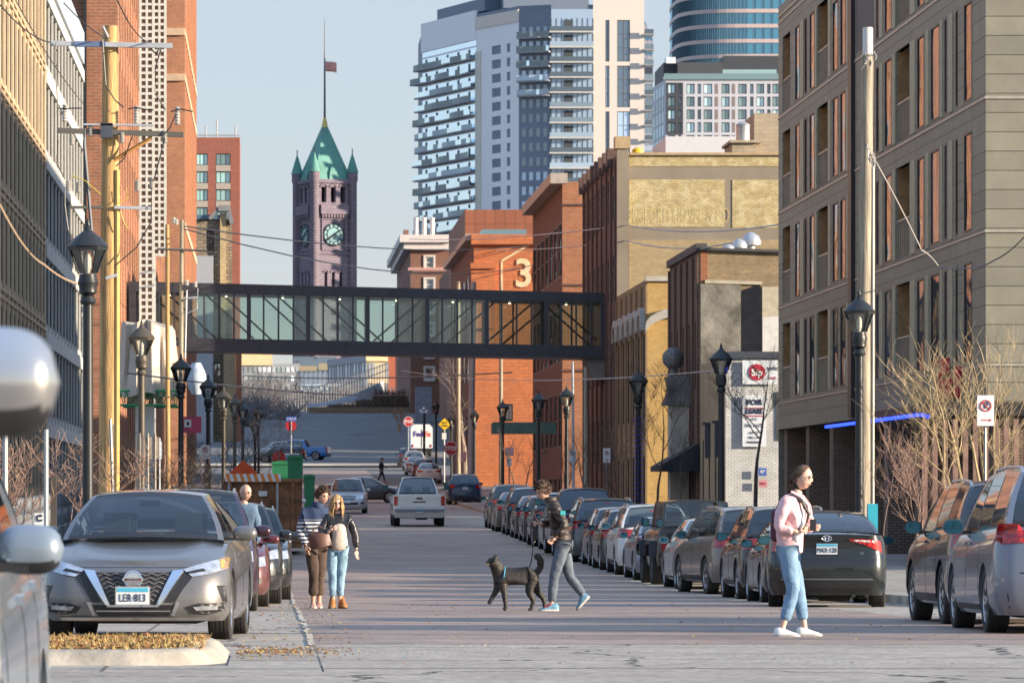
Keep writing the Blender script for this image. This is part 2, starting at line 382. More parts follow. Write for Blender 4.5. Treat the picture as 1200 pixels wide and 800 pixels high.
        for sg in (-1, 1):
            for i in range(len(cols)-1):
                kind = cols[i][2]; g = MB()
                for k in range(len(VV)-1):
                    q = [side(i, VV[k], sg), side(i+1, VV[k], sg), side(i+1, VV[k+1], sg), side(i, VV[k+1], sg)]
                    inner = kind == 'g' and 0 < k < len(VV)-2
                    if inner: g.quad(*q)
                    elif kind == 'k' and 0 < k < len(VV)-2: body.m = 1; body.quad(*q); body.m = 0
                    else: body.quad(*q)
                if kind == 'g': glass.append(('side_window', g))
        def screen(bot, topp, front):
            g = MB(); db, zb = bot; dt, zt = topp; sgn = 1 if front else -1; wz = p.get('wcrown', .03)
            def pt(v, q):
                bow = lerp(bw if front else bd, bt if front else bd*.7, v)
                return (X(v)*q, s.Y(lerp(db, dt, v))+sgn*bow*(1-q*q), lerp(zb, zt, v)+lerp(wz, rc, v)*(1-q*q)+p.get('wbulge', .02)*sin(pi*v))
            full = p.get('noback') and not front
            for k in range(len(VV)-1):
                for j in range(len(QQ)-1):
                    qd = [pt(VV[k], QQ[j]), pt(VV[k], QQ[j+1]), pt(VV[k+1], QQ[j+1]), pt(VV[k+1], QQ[j])]
                    ed = j in (0, len(QQ)-2); vb = k in (0, len(VV)-2)
                    if (ed or vb): body.m = 1 if vb and not ed else 0; body.quad(*qd); body.m = 0
                    else: g.quad(*qd)
            glass.append(('windshield' if front else 'rear_window', g))
        screen((dA, zA), (dB, zB), True); screen((dD, zD), (dC, zC), False)
        rows = []
        us = [c[1] for c in cols]
        allu = sorted(set([us[0]+(us[-1]-us[0])*k/10 for k in range(11)] + us))
        # roof rows must share the side columns; extra rows only refine between them
        for i in range(len(cols)):
            x, y, z = side(i, 1, 1); u = (cols[i][1]-dB)/max(1e-6, dC-dB); bo = lerp(bt, -bd*.7, u)
            rows.append([(x*q, y+bo*(1-q*q), z+rc*(1-q*q)) for q in QQ])
        body.grid(rows)
        s.roof = put('cabin', body.mesh('cabin', [s.pm, BLK], smooth=35, weld=True), s.root)
        o = len(s.bv); s.bv += [Vector(v) for v in body.v]; s.bf += [[o+i for i in f] for f in body.f]
        for n_, g in glass:
            o = len(s.bv); s.bv += [Vector(v) for v in g.v]; s.bf += [[o+i for i in f] for f in g.f]
            put(n_, g.mesh(n_, CGLASS, smooth=60, weld=True), s.root)
    # --- things laid on the body
    def hit(s, side, u, z):
        D = {'f': ((u, 9, z), (0,-1,0)), 'r': ((u, -9, z), (0,1,0)), 'R': ((9, s.Y(u), z), (-1,0,0)), 'L': ((-9, s.Y(u), z), (1,0,0))}[side]
        h = s.bvh.ray_cast(Vector(D[0]), Vector(D[1]))
        return h[0], -Vector(D[1])
    def patch(s, name, side, A, B, m, proud=.008, n=6, k=3, parent=None, flat=False):
        """strip between polylines A and B (u,z) projected on the body"""
        def sub(P, n):
            out = []
            for i in range(len(P)-1):
                for j in range(n): out.append((lerp(P[i][0], P[i+1][0], j/n), lerp(P[i][1], P[i+1][1], j/n)))
            return out+[P[-1]]
        A, B = sub(A, n), sub(B, n); rows = []; last = None; bad = []
        for i in range(k+1):
            row = []
            for a, b in zip(A, B):
                u, z = lerp(a[0], b[0], i/k), lerp(a[1], b[1], i/k); h, d = s.hit(side, u, z)
                if h is None:
                    h = Vector(last) if last else Vector((u, s.L/2*(1 if side == 'f' else -1), z)) if side in 'fr' else Vector((s.hw*(1 if side == 'R' else -1), s.Y(u), z))
                    h.z = z
                    if side in 'fr': h.x = u
                last = h; row.append(h)
            rows.append(row)
        mb = MB(); out = [[p+d*proud for p in r] for r in rows]; mb.grid(out)
        rim = out[0]+[r[-1] for r in out[1:]]+out[-1][-2::-1]+[r[0] for r in out[-2:0:-1]]
        inn = [q-d*(proud+.03) for q in rim]; o = len(mb.v); mb.v += [tuple(q) for q in rim]+[tuple(q) for q in inn]; c = len(rim)
        for i in range(c): j = (i+1) % c; mb.f.append([o+i, o+j, o+c+j, o+c+i]); mb.mi.append(0)
        return put(name, mb.mesh(name, m, smooth=30), parent or s.root)
    def both(s, name, side, A, B, m, **kw):
        r = [s.patch(name, side, A, B, m, **kw)]
        if side in 'fr': r.append(s.patch(name, side, [(-a, b) for a, b in A], [(-a, b) for a, b in B], m, **kw))
        else: r.append(s.patch(name, 'L' if side == 'R' else 'R', A, B, m, **kw))
        return r
    def plate(s, side, z, txt=None, x=0):
        h, d = s.hit(side, x, z); y = h.y+d.y*.03; sg = -1 if side == 'r' else 1
        a = MB(); a.cbox((x, y, z), (.312,.012,.16)); pl = put('licence_plate', a.mesh('licence_plate', PLT), s.root)
        b = MB(); b.cbox((x, y+d.y*.008, z+.058), (.30,.006,.038)); put('plate_band', b.mesh('plate_band', PLTB), pl)
        c = MB(); c.cbox((x, y-d.y*.006, z), (.335,.012,.18)); put('plate_frame', c.mesh('plate_frame', CHROME if side == 'f' else BLK), s.root)
        if txt: lettering(txt, .104, INK, pl, (x, y+d.y*.01, z-.022), 0 if side == 'r' else pi, bold=0, sx=.74, ext=.002)
        return pl
    def wheels(s, style='a', w=.225, rimc=None):
        p = s.p; r = p['R']
        for d in (p['fo'], p['fo']+p['wb']):
            for sg in (-1, 1):
                t, rm = wheel_meshes(r, w, style, rimc or RIMM)
                o = put('wheel', t, s.root, (sg*(s.hw-w/2-.012), s.Y(d), r)); o.rotation_euler.z = 0 if sg > 0 else pi
                put('rim', rm, o)
        a = MB(); a.box(-s.hw+.33, s.Y(p['fo']+p['wb']+.5), p['gc']-.03, s.hw-.33, s.Y(p['fo']-.45), p['gc']+.05)
        for d in (p['fo'], p['fo']+p['wb']): a.tube([(-s.hw+.2, s.Y(d), r*.93), (s.hw-.2, s.Y(d), r*.93)], .04, 8)
        a.tube([(s.hw-.5, s.Y(s.L-.9), p['gc']-.02), (s.hw-.5, s.Y(s.L-.12), p['gc']+.0)], .035, 8); a.lathe([(.01,-.25),(.11,-.22),(.11,.22),(.01,.25)], 10, axis='x', ctr=(.1, s.Y(s.L-.55), p['gc']+.02))
        put('underbody', a.mesh('underbody', DARK), s.root)
    def mirrors(s, d, z, m, sz=(.2,.12,.14), gl=True, tx=None):
        for sg in (-1, 1):
            a = MB(); w, l, h = sz; x = sg*(s.p['gw'][0]+.06+w/2+ (tx or 0)); rows = []
            for i in range(17):
                q = -1+2*i/16; e = sqrt(max(0, 1-abs(q)**3.2)); rows.append([(x+sg*q*w/2, s.Y(d)+ (l*.5*sin(t) if sin(t) > 0 else .0)*e, z+h/2*cos(t)*e) for t in [2*pi*k/24 for k in range(25)]])
            a.grid(rows); o = put('wing_mirror', a.mesh('wing_mirror', m, smooth=50, weld=True), s.root)
            b = MB(); b.grid([[(x+sg*q*w*.44, s.Y(d)-.004, z+h*.42*k*sqrt(max(0, 1-abs(q)**3.2))) for k in (-1, 1)] for q in [-.95,-.6,-.2,.2,.6,.95]])
            put('mirror_glass', b.mesh('mirror_glass', MIRG), o)
            c = MB(); c.box(min(x, sg*(s.p['gw'][0]-.06)), s.Y(d)+.01, z-h*.45, max(x, sg*(s.p['gw'][0]-.06)), s.Y(d)+.05, z-h*.25); put('mirror_arm', c.mesh('mirror_arm', BLK), o)
    def seats(s, ds, z=.3):
        for k, d in enumerate(ds):
            for sg in ((-1, 1) if k < 2 else (-1, 1)):
                a = MB(); x = sg*.36; y = s.Y(d)
                M = Matrix.Translation((x, y, z)) @ Matrix.Rotation(R(14), 4, 'X')
                a.box(-.24,-.08,.2,.24,.08,.78, M); a.box(-.13,-.06,.8,.13,.05,1.0, M); a.box(-.25,0,.1,.25,.5,.28, Matrix.Translation((x, y, z)))
                put('seat', a.mesh('seat', SEATM), s.root)
        a = MB(); d0 = s.p['A'][0]; zb = s.p['A'][1]; a.box(-s.hw+.2, s.Y(d0+.75), zb-.3, s.hw-.2, s.Y(d0+.15), zb-.03); put('dashboard', a.mesh('dashboard', SEATM), s.root)
        b = MB(); b.tube([(-.36+.18*cos(t), s.Y(d0+.82)-.04*sin(t), zb-.08+.17*sin(t)) for t in [2*pi*i/14 for i in range(15)]], .014, 5); put('steering_wheel', b.mesh('steering_wheel', BLK), s.root)
    def seams(s, ds, z0, z1, handles=()):
        """door gaps as thin dark lines, and door handles"""
        for d in ds:
            s.both('door_gap', 'R', [(d, z0), (d, z1)], [(d+.012, z0), (d+.012, z1)], BLK, proud=.002, n=8, k=1)
        for d, z in handles: s.both('door_handle', 'R', [(d, z), (d, z+.03)], [(d+.2, z+.005), (d+.2, z+.035)], s.pm if not s.p.get('chromeh') else CHROME, proud=.03, n=1, k=2)
    def rails(s, m=None, h=.05):
        p = s.p
        for sg in (-1, 1):
            a = MB(); x = sg*(p['gw'][1]-.04); y0, y1 = s.Y(p['B'][0]+.25), s.Y(p['C'][0]-.1); z = p['B'][1]+.01; z2 = p['C'][1]+.01
            a.tube([(x, y0, z-.02), (x, y0-.12, z+h), (x, (y0+y1)/2, (z+z2)/2+h+.02), (x, y1+.12, z2+h), (x, y1, z2-.02)], .018, 6); put('roof_rail', a.mesh('roof_rail', m or RIMM, smooth=50), s.root)
WM = {}
def wheel_meshes(r, w, style, rimc):
    key = (r, w, style, rimc.name)
    if key in WM: return WM[key]
    a = MB(); h = w/2; rr = r*.69
    a.lathe([(rr, -h*.8),(rr+.01,-h*.95),(r*.86,-h*1.0),(r*.955,-h*.93),(r*.99,-h*.8),(r,-h*.45),(r*.985,-h*.4),(r*.985,-h*.33),(r,-h*.28),(r,-h*.05),(r*.985,-h*.02),(r*.985,h*.02),(r,h*.05),(r,h*.28),(r*.985,h*.33),(r*.985,h*.4),(r,h*.45),(r*.99,h*.8),(r*.955,h*.93),(r*.86,h*1.0),(rr+.01,h*.95),(rr,h*.8)], 40, axis='x')
    t = a.mesh('wheel', TYRE, smooth=25)
    b = MB(); b.lathe([(rr*.98,h*.55),(rr*1.02,h*.86),(rr*.95,h*.9),(rr*.9,h*.6)], 40, axis='x')
    b.m = 1; b.lathe([(.01,h*.1),(rr*.93,h*.1),(rr*.93,h*.14),(.01,h*.14)], 24, axis='x'); b.m = 0
    n = {'a': 5, 'b': 10, 'c': 6, 's': 8}[style]
    for i in range(n):
        M = Matrix.Rotation(2*pi*i/n, 4, 'X')
        if style in 'ac':
            for q in (-.16, .16):
                b.add([(h*.55, q*rr*.5-.02, rr*.12),(h*.55, q*rr*.5+.02, rr*.12),(h*.72, q*rr*2-.02, rr*.95),(h*.72, q*rr*2+.02, rr*.95),(h*.75, q*rr*.5-.016, rr*.12),(h*.75, q*rr*.5+.016, rr*.12),(h*.86, q*rr*2-.016, rr*.95),(h*.86, q*rr*2+.016, rr*.95)],
                      [(0,1,3,2),(4,6,7,5),(0,2,6,4),(1,5,7,3),(0,4,5,1),(2,3,7,6)], M)
        else: b.box(h*.55, -.022, rr*.1, h*.82, .022, rr*.95, M)
    b.lathe([(.01,h*.6),(rr*.24,h*.6),(rr*.22,h*.86),(.01,h*.88)], 16, axis='x')
    WM[key] = (t, b.mesh('rim', [rimc, DARK], smooth=30)); return WM[key]
STD = dict(side=[(0,.93),(.05,.95),(.14,.985),(.3,1),(.6,.995),(.8,.985),(.92,.955),(1,.915)], nose=[(0,.12),(.1,.04),(.3,0),(.55,.01),(.8,.05),(.93,.11),(1,.2)],
           tail=[(0,.14),(.15,.05),(.35,.0),(.6,.04),(.85,.06),(1,.1)])
def mk(**k): d = dict(STD); d.update(k); return d
P_SEDAN = mk(L=4.64, W=1.81, gc=.19, R=.325, wb=2.7, fo=.93, sh=[(0,.70),(.35,.76),(1.25,.93),(2.0,.95),(3.6,.99),(4.1,1.03),(4.64,1.0)], A=(1.22,.965), B=(2.0,1.40), C=(3.05,1.39), D=(4.0,1.06),
    gw=(.79,.56), arch=.035, cols=[(1.22,2.0,'b'),(1.36,2.06,'g'),(2.33,2.42,'k'),(2.42,2.50,'g'),(3.28,3.02,'b'),(4.0,3.05,'b')], bows=(.2,.1,.1), crown=.045, rcrown=.045)
P_SUV = mk(L=4.6, W=1.87, gc=.24, R=.36, wb=2.68, fo=.93, sh=[(0,.86),(.3,.93),(1.15,1.05),(2,1.07),(3.8,1.12),(4.6,1.14)], A=(1.12,1.08), B=(1.85,1.62), C=(3.95,1.60), D=(4.42,1.14),
    gw=(.82,.63), arch=.045, cols=[(1.12,1.85,'b'),(1.27,1.93,'g'),(2.25,2.32,'k'),(2.35,2.42,'g'),(3.25,3.22,'k'),(3.33,3.32,'g'),(4.05,3.78,'b'),(4.42,3.95,'b')], bows=(.18,.1,.06), crown=.06, rcrown=.05,
    tail=[(0,.12),(.1,.04),(.35,.0),(.55,.03),(.8,.06),(1,.1)])
P_VAN = mk(L=5.1, W=1.98, gc=.2, R=.345, wb=3.0, fo=.98, sh=[(0,.8),(.3,.88),(1.1,1.03),(2,1.03),(4,1.08),(5.1,1.1)], A=(1.0,1.06), B=(1.95,1.66), C=(4.62,1.66), D=(4.98,1.12),
    gw=(.87,.68), arch=.04, cols=[(1.0,1.95,'b'),(1.2,2.02,'g'),(2.3,2.42,'k'),(2.42,2.52,'g'),(3.5,3.5,'k'),(3.6,3.6,'g'),(4.7,4.35,'b'),(4.98,4.62,'b')], bows=(.2,.12,.05), tail=[(0,.1),(.1,.03),(.35,.0),(.6,.02),(1,.06)], rr=.22)
P_HATCH = mk(L=4.1, W=1.74, gc=.19, R=.31, wb=2.55, fo=.82, sh=[(0,.74),(.3,.8),(1.05,.95),(2,.97),(3.4,1.02),(4.1,1.03)], A=(1.0,.98), B=(1.75,1.48), C=(3.45,1.45), D=(3.98,1.04),
    gw=(.76,.58), arch=.04, cols=[(1.0,1.75,'b'),(1.14,1.82,'g'),(2.05,2.12,'k'),(2.14,2.2,'g'),(2.95,2.92,'k'),(3.02,3.0,'g'),(3.55,3.3,'b'),(3.98,3.45,'b')], bows=(.17,.1,.07), tail=[(0,.1),(.1,.03),(.35,.0),(.6,.02),(1,.08)])
P_PICK = mk(L=5.8, W=2.03, gc=.36, R=.41, wb=3.7, fo=.95, sh=[(0,1.05),(.25,1.13),(1.35,1.22),(3.7,1.24),(5.8,1.24)], A=(1.3,1.24), B=(1.95,1.87), C=(3.35,1.88), D=(3.72,1.26),
    gw=(.80,.60), arch=.03, cols=[(1.3,1.95,'b'),(1.43,2.02,'g'),(2.35,2.4,'k'),(2.42,2.5,'g'),(3.4,3.25,'b'),(3.72,3.35,'b')], bows=(.14,.1,.03), bed=(3.85,5.7), bedz=.75, crown=.03,
    tail=[(0,.08),(.2,.02),(.3,.0),(.5,.06),(1,.07)], rr=.1, br=.02, gap=.07, side=[(0,.93),(.1,.97),(.3,1),(.9,.99),(1,.97)])
P_JEEP = mk(L=4.3, W=1.84, gc=.42, R=.42, wb=2.7, fo=.62, sh=[(0,1.05),(.2,1.12),(1.3,1.2),(4.3,1.22)], A=(1.35,1.22), B=(1.62,1.8), C=(4.1,1.8), D=(4.2,1.22), gw=(.74,.68), arch=.01,
    cols=[(1.35,1.62,'b'),(1.48,1.7,'g'),(2.2,2.2,'k'),(2.32,2.32,'g'),(3.1,3.1,'k'),(3.22,3.22,'g'),(3.95,3.95,'b'),(4.2,4.1,'b')], bows=(.04,.03,.02), rf=.12, rr=.08, bf=.04, br=.01, nose=[(0,.05),(.3,0),(1,.04)], tail=[(0,.05),(.2,0),(1,.03)], side=[(0,.9),(.3,.93),(.9,.9),(1,.86)], gap=.06, crown=.02)
GRAPH = paint('warm_grey', (.17,.155,.14), .75, .3, .1)
def front_kit(c, s):
    """generic front: s = height scale of nose top"""
    z = s; h = c.hw
    c.patch('grille', 'f', [(-.42,z-.06),(.42,z-.06)], [(-.36,z-.24),(.36,z-.24)], BLK, proud=.006, k=3)
    c.patch('grille_bar', 'f', [(-.4,z-.13),(.4,z-.13)], [(-.38,z-.155),(.38,z-.155)], CHROME, proud=.02, k=1)
    c.both('headlight', 'f', [(.45,z-.1),(h-.08,z-.02)], [(.48,z-.22),(h-.06,z-.17)], HEADL, proud=.012)
    c.patch('bumper_grille', 'f', [(-.55,z-.36),(.55,z-.36)], [(-.5,z-.48),(.5,z-.48)], BLK, proud=.004)
    c.both('fog_lamp', 'f', [(h-.28,z-.36),(h-.12,z-.34)], [(h-.28,z-.45),(h-.12,z-.44)], BLK, proud=.006)
    c.plate('f', z-.3)
def rear_kit(c, zp, lamp, zb=.45, wiper=None, low=True):
    c.both('tail_light', 'r', lamp[0], lamp[1], TAILL, proud=.015)
    c.plate('r', zp)
    c.patch('tailgate_gap', 'r', [(-c.hw+.25,zb+.14),(c.hw-.25,zb+.14)], [(-c.hw+.25,zb+.125),(c.hw-.25,zb+.125)], BLK, proud=.002, k=1)
    if low: c.patch('bumper_trim', 'r', [(-c.hw+.12,zb-.08),(c.hw-.12,zb-.08)], [(-c.hw+.16,c.p['gc']+.02),(c.hw-.16,c.p['gc']+.02)], BLK, proud=.004)
    c.patch('brake_lamp', 'r', [(-.12,c.p['C'][1]-.045),(.12,c.p['C'][1]-.045)], [(-.12,c.p['C'][1]-.065),(.12,c.p['C'][1]-.065)], TAILL, proud=.01, k=1) if wiper else None
PROTO = {}
def proto(kind):
    if kind in PROTO: return PROTO[kind]
    if kind == 'sedan':
        c = Car('sedan', P_SEDAN, GRAPH); front_kit(c, .76); rear_kit(c, .86, ([(.45,.98),(.86,.97)], [(.5,.84),(.87,.80)])); c.mirrors(1.62, 1.0, GRAPH); c.seams((1.35,2.42,3.42), .3, .93, ((2.2,.82),(3.2,.84)))
        c.both('side_sill', 'R', [(1.35,.27),(3.2,.27)], [(1.35,.22),(3.2,.22)], BLK, proud=.01); c.seats((2.25,3.1), .22); c.wheels('b')
    elif kind == 'suv':
        c = Car('suv', P_SUV, GRAPH); front_kit(c, .92); rear_kit(c, .93, ([(.55,1.1),(.87,1.12)], [(.6,.93),(.91,.9)]), .55, True); c.mirrors(1.6, 1.14, GRAPH, (.22,.13,.16)); c.seams((1.3,2.35,3.25), .36, 1.04, ((2.12,.95),(3.05,.98)))
        c.both('side_sill', 'R', [(1.35,.36),(3.2,.36)], [(1.35,.27),(3.2,.27)], BLK, proud=.012); c.rails(); c.seats((2.2,3.15), .42); c.wheels('a', .235)
    elif kind == 'van':
        c = Car('minivan', P_VAN, GRAPH); front_kit(c, .86); rear_kit(c, .88, ([(.55,1.12),(.95,1.14)], [(.6,.95),(.97,.92)]), .5, True); c.mirrors(1.75, 1.12, GRAPH, (.24,.14,.17)); c.seams((1.25,2.42,3.55), .3, 1.0, ((2.2,.92),(2.6,.92)))
        c.both('side_sill', 'R', [(1.4,.3),(3.5,.3)], [(1.4,.24),(3.5,.24)], BLK, proud=.01); c.rails(); c.seats((2.3,3.3,4.2), .4); c.wheels('c', .235)
    elif kind == 'hatch':
        c = Car('hatchback', P_HATCH, GRAPH); front_kit(c, .8); rear_kit(c, .8, ([(.5,1.06),(.82,1.06)], [(.56,.84),(.85,.82)]), .48, True); c.mirrors(1.45, 1.04, GRAPH); c.seams((1.2,2.14,2.95), .3, .95, ((1.95,.86),(2.78,.88))); c.seats((2.0,2.85), .28); c.wheels('s', .2)
    elif kind == 'pickup':
        c = Car('pickup_truck', P_PICK, GRAPH); front_kit(c, 1.14); c.both('tail_light', 'r', [(.84,1.2),(.99,1.2)], [(.84,.84),(.99,.84)], TAILL, proud=.014); c.plate('r', .62); c.mirrors(1.75, 1.3, BLK, (.24,.14,.2)); c.seams((1.45,2.45,3.6), .5, 1.18, ((2.25,1.08),(3.4,1.08)))
        c.patch('rear_bumper', 'r', [(-.98,.70),(.98,.70)], [(-.96,.60),(.96,.60)], mat('bumper_dull', (.12,.12,.125), .35, .6), proud=.05); c.patch('tailgate_gap', 'r', [(-.8,1.16),(.8,1.16)], [(-.8,.78),(.8,.78)], GRAPH, proud=.02)
        c.patch('tailgate_handle', 'r', [(-.12,1.15),(.12,1.15)], [(-.12,1.08),(.12,1.08)], BLK, proud=.03); c.patch('tailgate_badge', 'r', [(-.25,1.0),(.25,1.0)], [(-.25,.95),(.25,.95)], BLK, proud=.024, k=1); c.seats((2.3,3.2), .55); c.wheels('c', .27)
    elif kind == 'jeep':
        c = Car('boxy_off_roader', P_JEEP, GRAPH); front_kit(c, 1.12); c.both('tail_light', 'r', [(.66,1.0),(.76,1.0)], [(.66,.75),(.76,.75)], TAILL, proud=.05); c.mirrors(1.62, 1.36, BLK, (.2,.12,.2)); c.seams((1.4,2.3,3.15), .55, 1.15)
        t, r = wheel_meshes(.42, .25, 'a', RIMD); o = put('spare_wheel', t, c.root, (.0, -2.3, 1.08)); o.rotation_euler.z = -pi/2; put('rim', r, o)
        c.patch('rear_bumper', 'r', [(-.8,.62),(.8,.62)], [(-.8,.45),(.8,.45)], BLK, proud=.1); c.wheels('a', .27, RIMD); c.seats((2.1,3.0), .6)
        for d in (.62, 3.32): c.both('wheel_arch_flare', 'R', [(d-.55,.62),(d-.4,.88),(d+.4,.88),(d+.55,.62)], [(d-.62,.62),(d-.46,.96),(d+.46,.96),(d+.62,.62)], BLK, proud=.14, n=3, k=2)
    elif kind == 'hero_front':
        c = Car('sedan', P_SEDAN, GRAPH); h = c.hw
        c.patch('grille', 'f', [(-.38,.655),(.38,.655)], [(-.205,.33),(.205,.33)], BLK, proud=.008, n=10, k=6)
        g = MB()                                                  # honeycomb slats
        for k in range(7):
            z = .635-.04*k; w = .36-.0215*k*1.1-.02
            y = c.hit('f', 0, z)[0].y+.016
            pts = [(x*w, c.hit('f', x*w, z)[0].y+.014, z+(.011 if i % 2 else -.011)) for i, x in enumerate([-1+2*j/12 for j in range(13)])]
            g.tube(pts, .006, 4)
        put('grille_mesh', g.mesh('grille_mesh', mat('grille_grey', (.16,.15,.14), .5)), c.root)
        vm = CHROME
        c.both('grille_chrome', 'f', [(.375,.675),(.30,.52),(.215,.33)], [(.48,.685),(.375,.52),(.26,.345)], vm, proud=.024, n=4, k=2)
        c.patch('grille_chrome', 'f', [(-.23,.345),(.23,.345)], [(-.25,.325),(.25,.325)], vm, proud=.026, k=1)
        c.both('black_flank', 'f', [(.48,.67),(.37,.50),(.30,.37)], [(.57,.62),(.47,.49),(.40,.37)], BLK, proud=.006, n=4, k=2)
        c.patch('bumper_grille', 'f', [(-.40,.345),(.40,.345)], [(-.33,.235),(.33,.235)], BLK, proud=.006, n=8)
        c.patch('bumper_bar', 'f', [(-.36,.292),(.36,.292)], [(-.35,.28),(.35,.28)], RIMM, proud=.016, k=1)
        for o in c.both('headlight', 'f', [(.47,.685),(.62,.735),(.865,.80)], [(.56,.615),(.7,.635),(.87,.69)], HEADL, proud=.016, n=5, k=4): pass
        c.both('headlight_bezel', 'f', [(.50,.66),(.66,.695)], [(.53,.645),(.69,.67)], BLK, proud=.021, n=3, k=1)
        c.both('indicator', 'f', [(.80,.782),(.875,.80)], [(.825,.692),(.88,.695)], AMB, proud=.02, n=3, k=3)
        c.both('bumper_crease', 'f', [(.41,.37),(.36,.25)], [(.445,.37),(.39,.235)], RIMM, proud=.014, n=4, k=1)
        c.both('air_curtain', 'f', [(.79,.53),(.85,.36)], [(.86,.53),(.89,.33)], BLK, proud=.008, n=4, k=2)
        for o in c.both('fog_lamp', 'f', [(.50,.325),(.62,.36),(.85,.365)], [(.55,.265),(.7,.25),(.86,.29)], BLK, proud=.01, n=3, k=2): pass
        c.both('fog_lamp_lens', 'f', [(.57,.325),(.80,.34)], [(.6,.29),(.80,.30)], HEADL, proud=.016, n=3, k=1)
        c.patch('front_lip', 'f', [(-.72,.225),(.72,.225)], [(-.7,.195),(.7,.195)], RIMM, proud=.03, n=10, k=1)
        y = c.hit('f', 0, .585)[0].y
        b = MB(); b.lathe([(.088,-.0),(.09,.02),(.076,.024),(.07,.01),(.01,.012)], 28, axis='y', ctr=(0, y+.02, .585)); bd = put('badge', b.mesh('badge', CHROME, smooth=40), c.root)
        b = MB(); b.box(-.1, y+.03, .572, .1, y+.052, .602); put('badge_bar', b.mesh('badge_bar', CHROME), bd)
        b = MB(); b.box(-.08, y+.0521, .576, .08, y+.054, .598); put('badge_plaque', b.mesh('badge_plaque', mat('badge_red', (.12,.03,.03), .4)), bd)
        lettering('NISSAN', .026, CHROME, bd, (0, y+.057, .587), pi, sx=1.2)
        c.plate('f', .432, 'LER\u00b7813')
        c.patch('hood_gap', 'f', [(-.55,.705),(.55,.705)], [(-.55,.698),(.55,.698)], BLK, proud=.002, n=10, k=1)
        rear_kit(c, .86, ([(.45,.98),(.86,.97)], [(.5,.84),(.87,.80)])); c.mirrors(1.62, 1.03, GRAPH, (.25,.15,.15)); c.seams((1.35,2.42,3.42), .3, .93, ((2.2,.82),(3.2,.84)))
        c.seats((2.2,3.1), .26); c.wheels('b')
        b = MB(); b.tube([(-.15,c.Y(1.2),1.0),(.5,c.Y(1.36),1.035)], .012, 5); b.tube([(-.62,c.Y(1.3),1.0),(-.1,c.Y(1.2),1.015)], .012, 5); put('wiper', b.mesh('wiper', BLK), c.root)
        b = MB(); b.cbox((0, c.Y(2.1), 1.33), (.2,.03,.06)); put('interior_mirror', b.mesh('interior_mirror', BLK), c.root)
    elif kind == 'hero_rear':
        P = dict(P_SEDAN); P['W'] = 1.79; P['sh'] = [(0,.70),(.35,.76),(1.25,.93),(2.0,.96),(3.6,1.02),(4.15,1.09),(4.64,1.09)]; P['D'] = (4.12,1.12); P['cols'] = P['cols'][:-1]+[(4.12,3.05,'b')]; P['tail'] = [(0,.14),(.12,.05),(.35,0),(.58,.01),(.72,.07),(.93,.05),(1,.03)]; P['gw'] = (.78,.57); P['B'] = (2.0,1.42); P['C'] = (3.1,1.405)
        c = Car('sedan', P, GRAPH); front_kit(c, .76)
        for o in c.both('tail_light', 'r', [(.33,1.035),(.5,1.035),(.80,1.01)], [(.36,1.0),(.55,.955),(.83,.83)], TAILL, proud=.018, n=4, k=3): pass
        c.both('reversing_lamp', 'r', [(.40,1.022),(.72,1.012)], [(.42,1.002),(.72,.975)], REVL, proud=.022, n=3, k=1)
        c.patch('plate_recess', 'r', [(-.42,.985),(.42,.985)], [(-.30,.79),(.30,.79)], paint('recess_dark', (.01,.012,.014), .3), proud=.004, n=8)
        c.patch('trunk_strip', 'r', [(-.34,1.0),(.34,1.0)], [(-.35,.982),(.35,.982)], BLK, proud=.018, n=8, k=1)
        c.both('bumper_seam', 'r', [(.84,.84),(.62,.735)], [(.84,.825),(.62,.72)], BLK, proud=.004, n=5, k=1); c.patch('trunk_gap', 'r', [(-.62,.735),(.62,.735)], [(-.62,.722),(.62,.722)], BLK, proud=.004, n=8, k=1)
        c.patch('bumper_trim', 'r', [(-.70,.42),(.70,.42)], [(-.62,.24),(.62,.24)], BLK, proud=.004, n=8)
        c.patch('bumper_chrome', 'r', [(-.68,.44),(.68,.44)], [(-.69,.42),(.69,.42)], mat('bumper_line', (.25,.25,.26), .3, .6), proud=.012, n=8, k=1)
        c.plate('r', .885, 'MAX\u00b7128')
        y = c.hit('r', 0, 1.055)[0].y-.012; b = MB()
        for rx, rz, dz in ((.07,.044,0), (.03,.044,0), (.048,.018,.02)): b.tube([(rx*cos(t), y, 1.045+dz+rz*sin(t)) for t in [2*pi*i/20 for i in range(21)]], .0065, 5)
        put('badge', b.mesh('badge', CHROME), c.root)
        lettering('LE', .05, CHROME, c.root, (.52, c.hit('r', .52, .84)[0].y-.008, .82)); lettering('COROLLA', .045, CHROME, c.root, (-.55, c.hit('r', -.55, .84)[0].y-.008, .84))
        c.mirrors(1.62, 1.03, GRAPH, (.23,.14,.14)); c.seams((1.35,2.42,3.42), .3, .93, ((2.2,.82),(3.2,.84))); c.seats((2.25,3.15), .26); c.wheels('s', .215)
    PROTO[kind] = c.root; c.root['_used'] = 0
    return c.root
PAINTS = {}
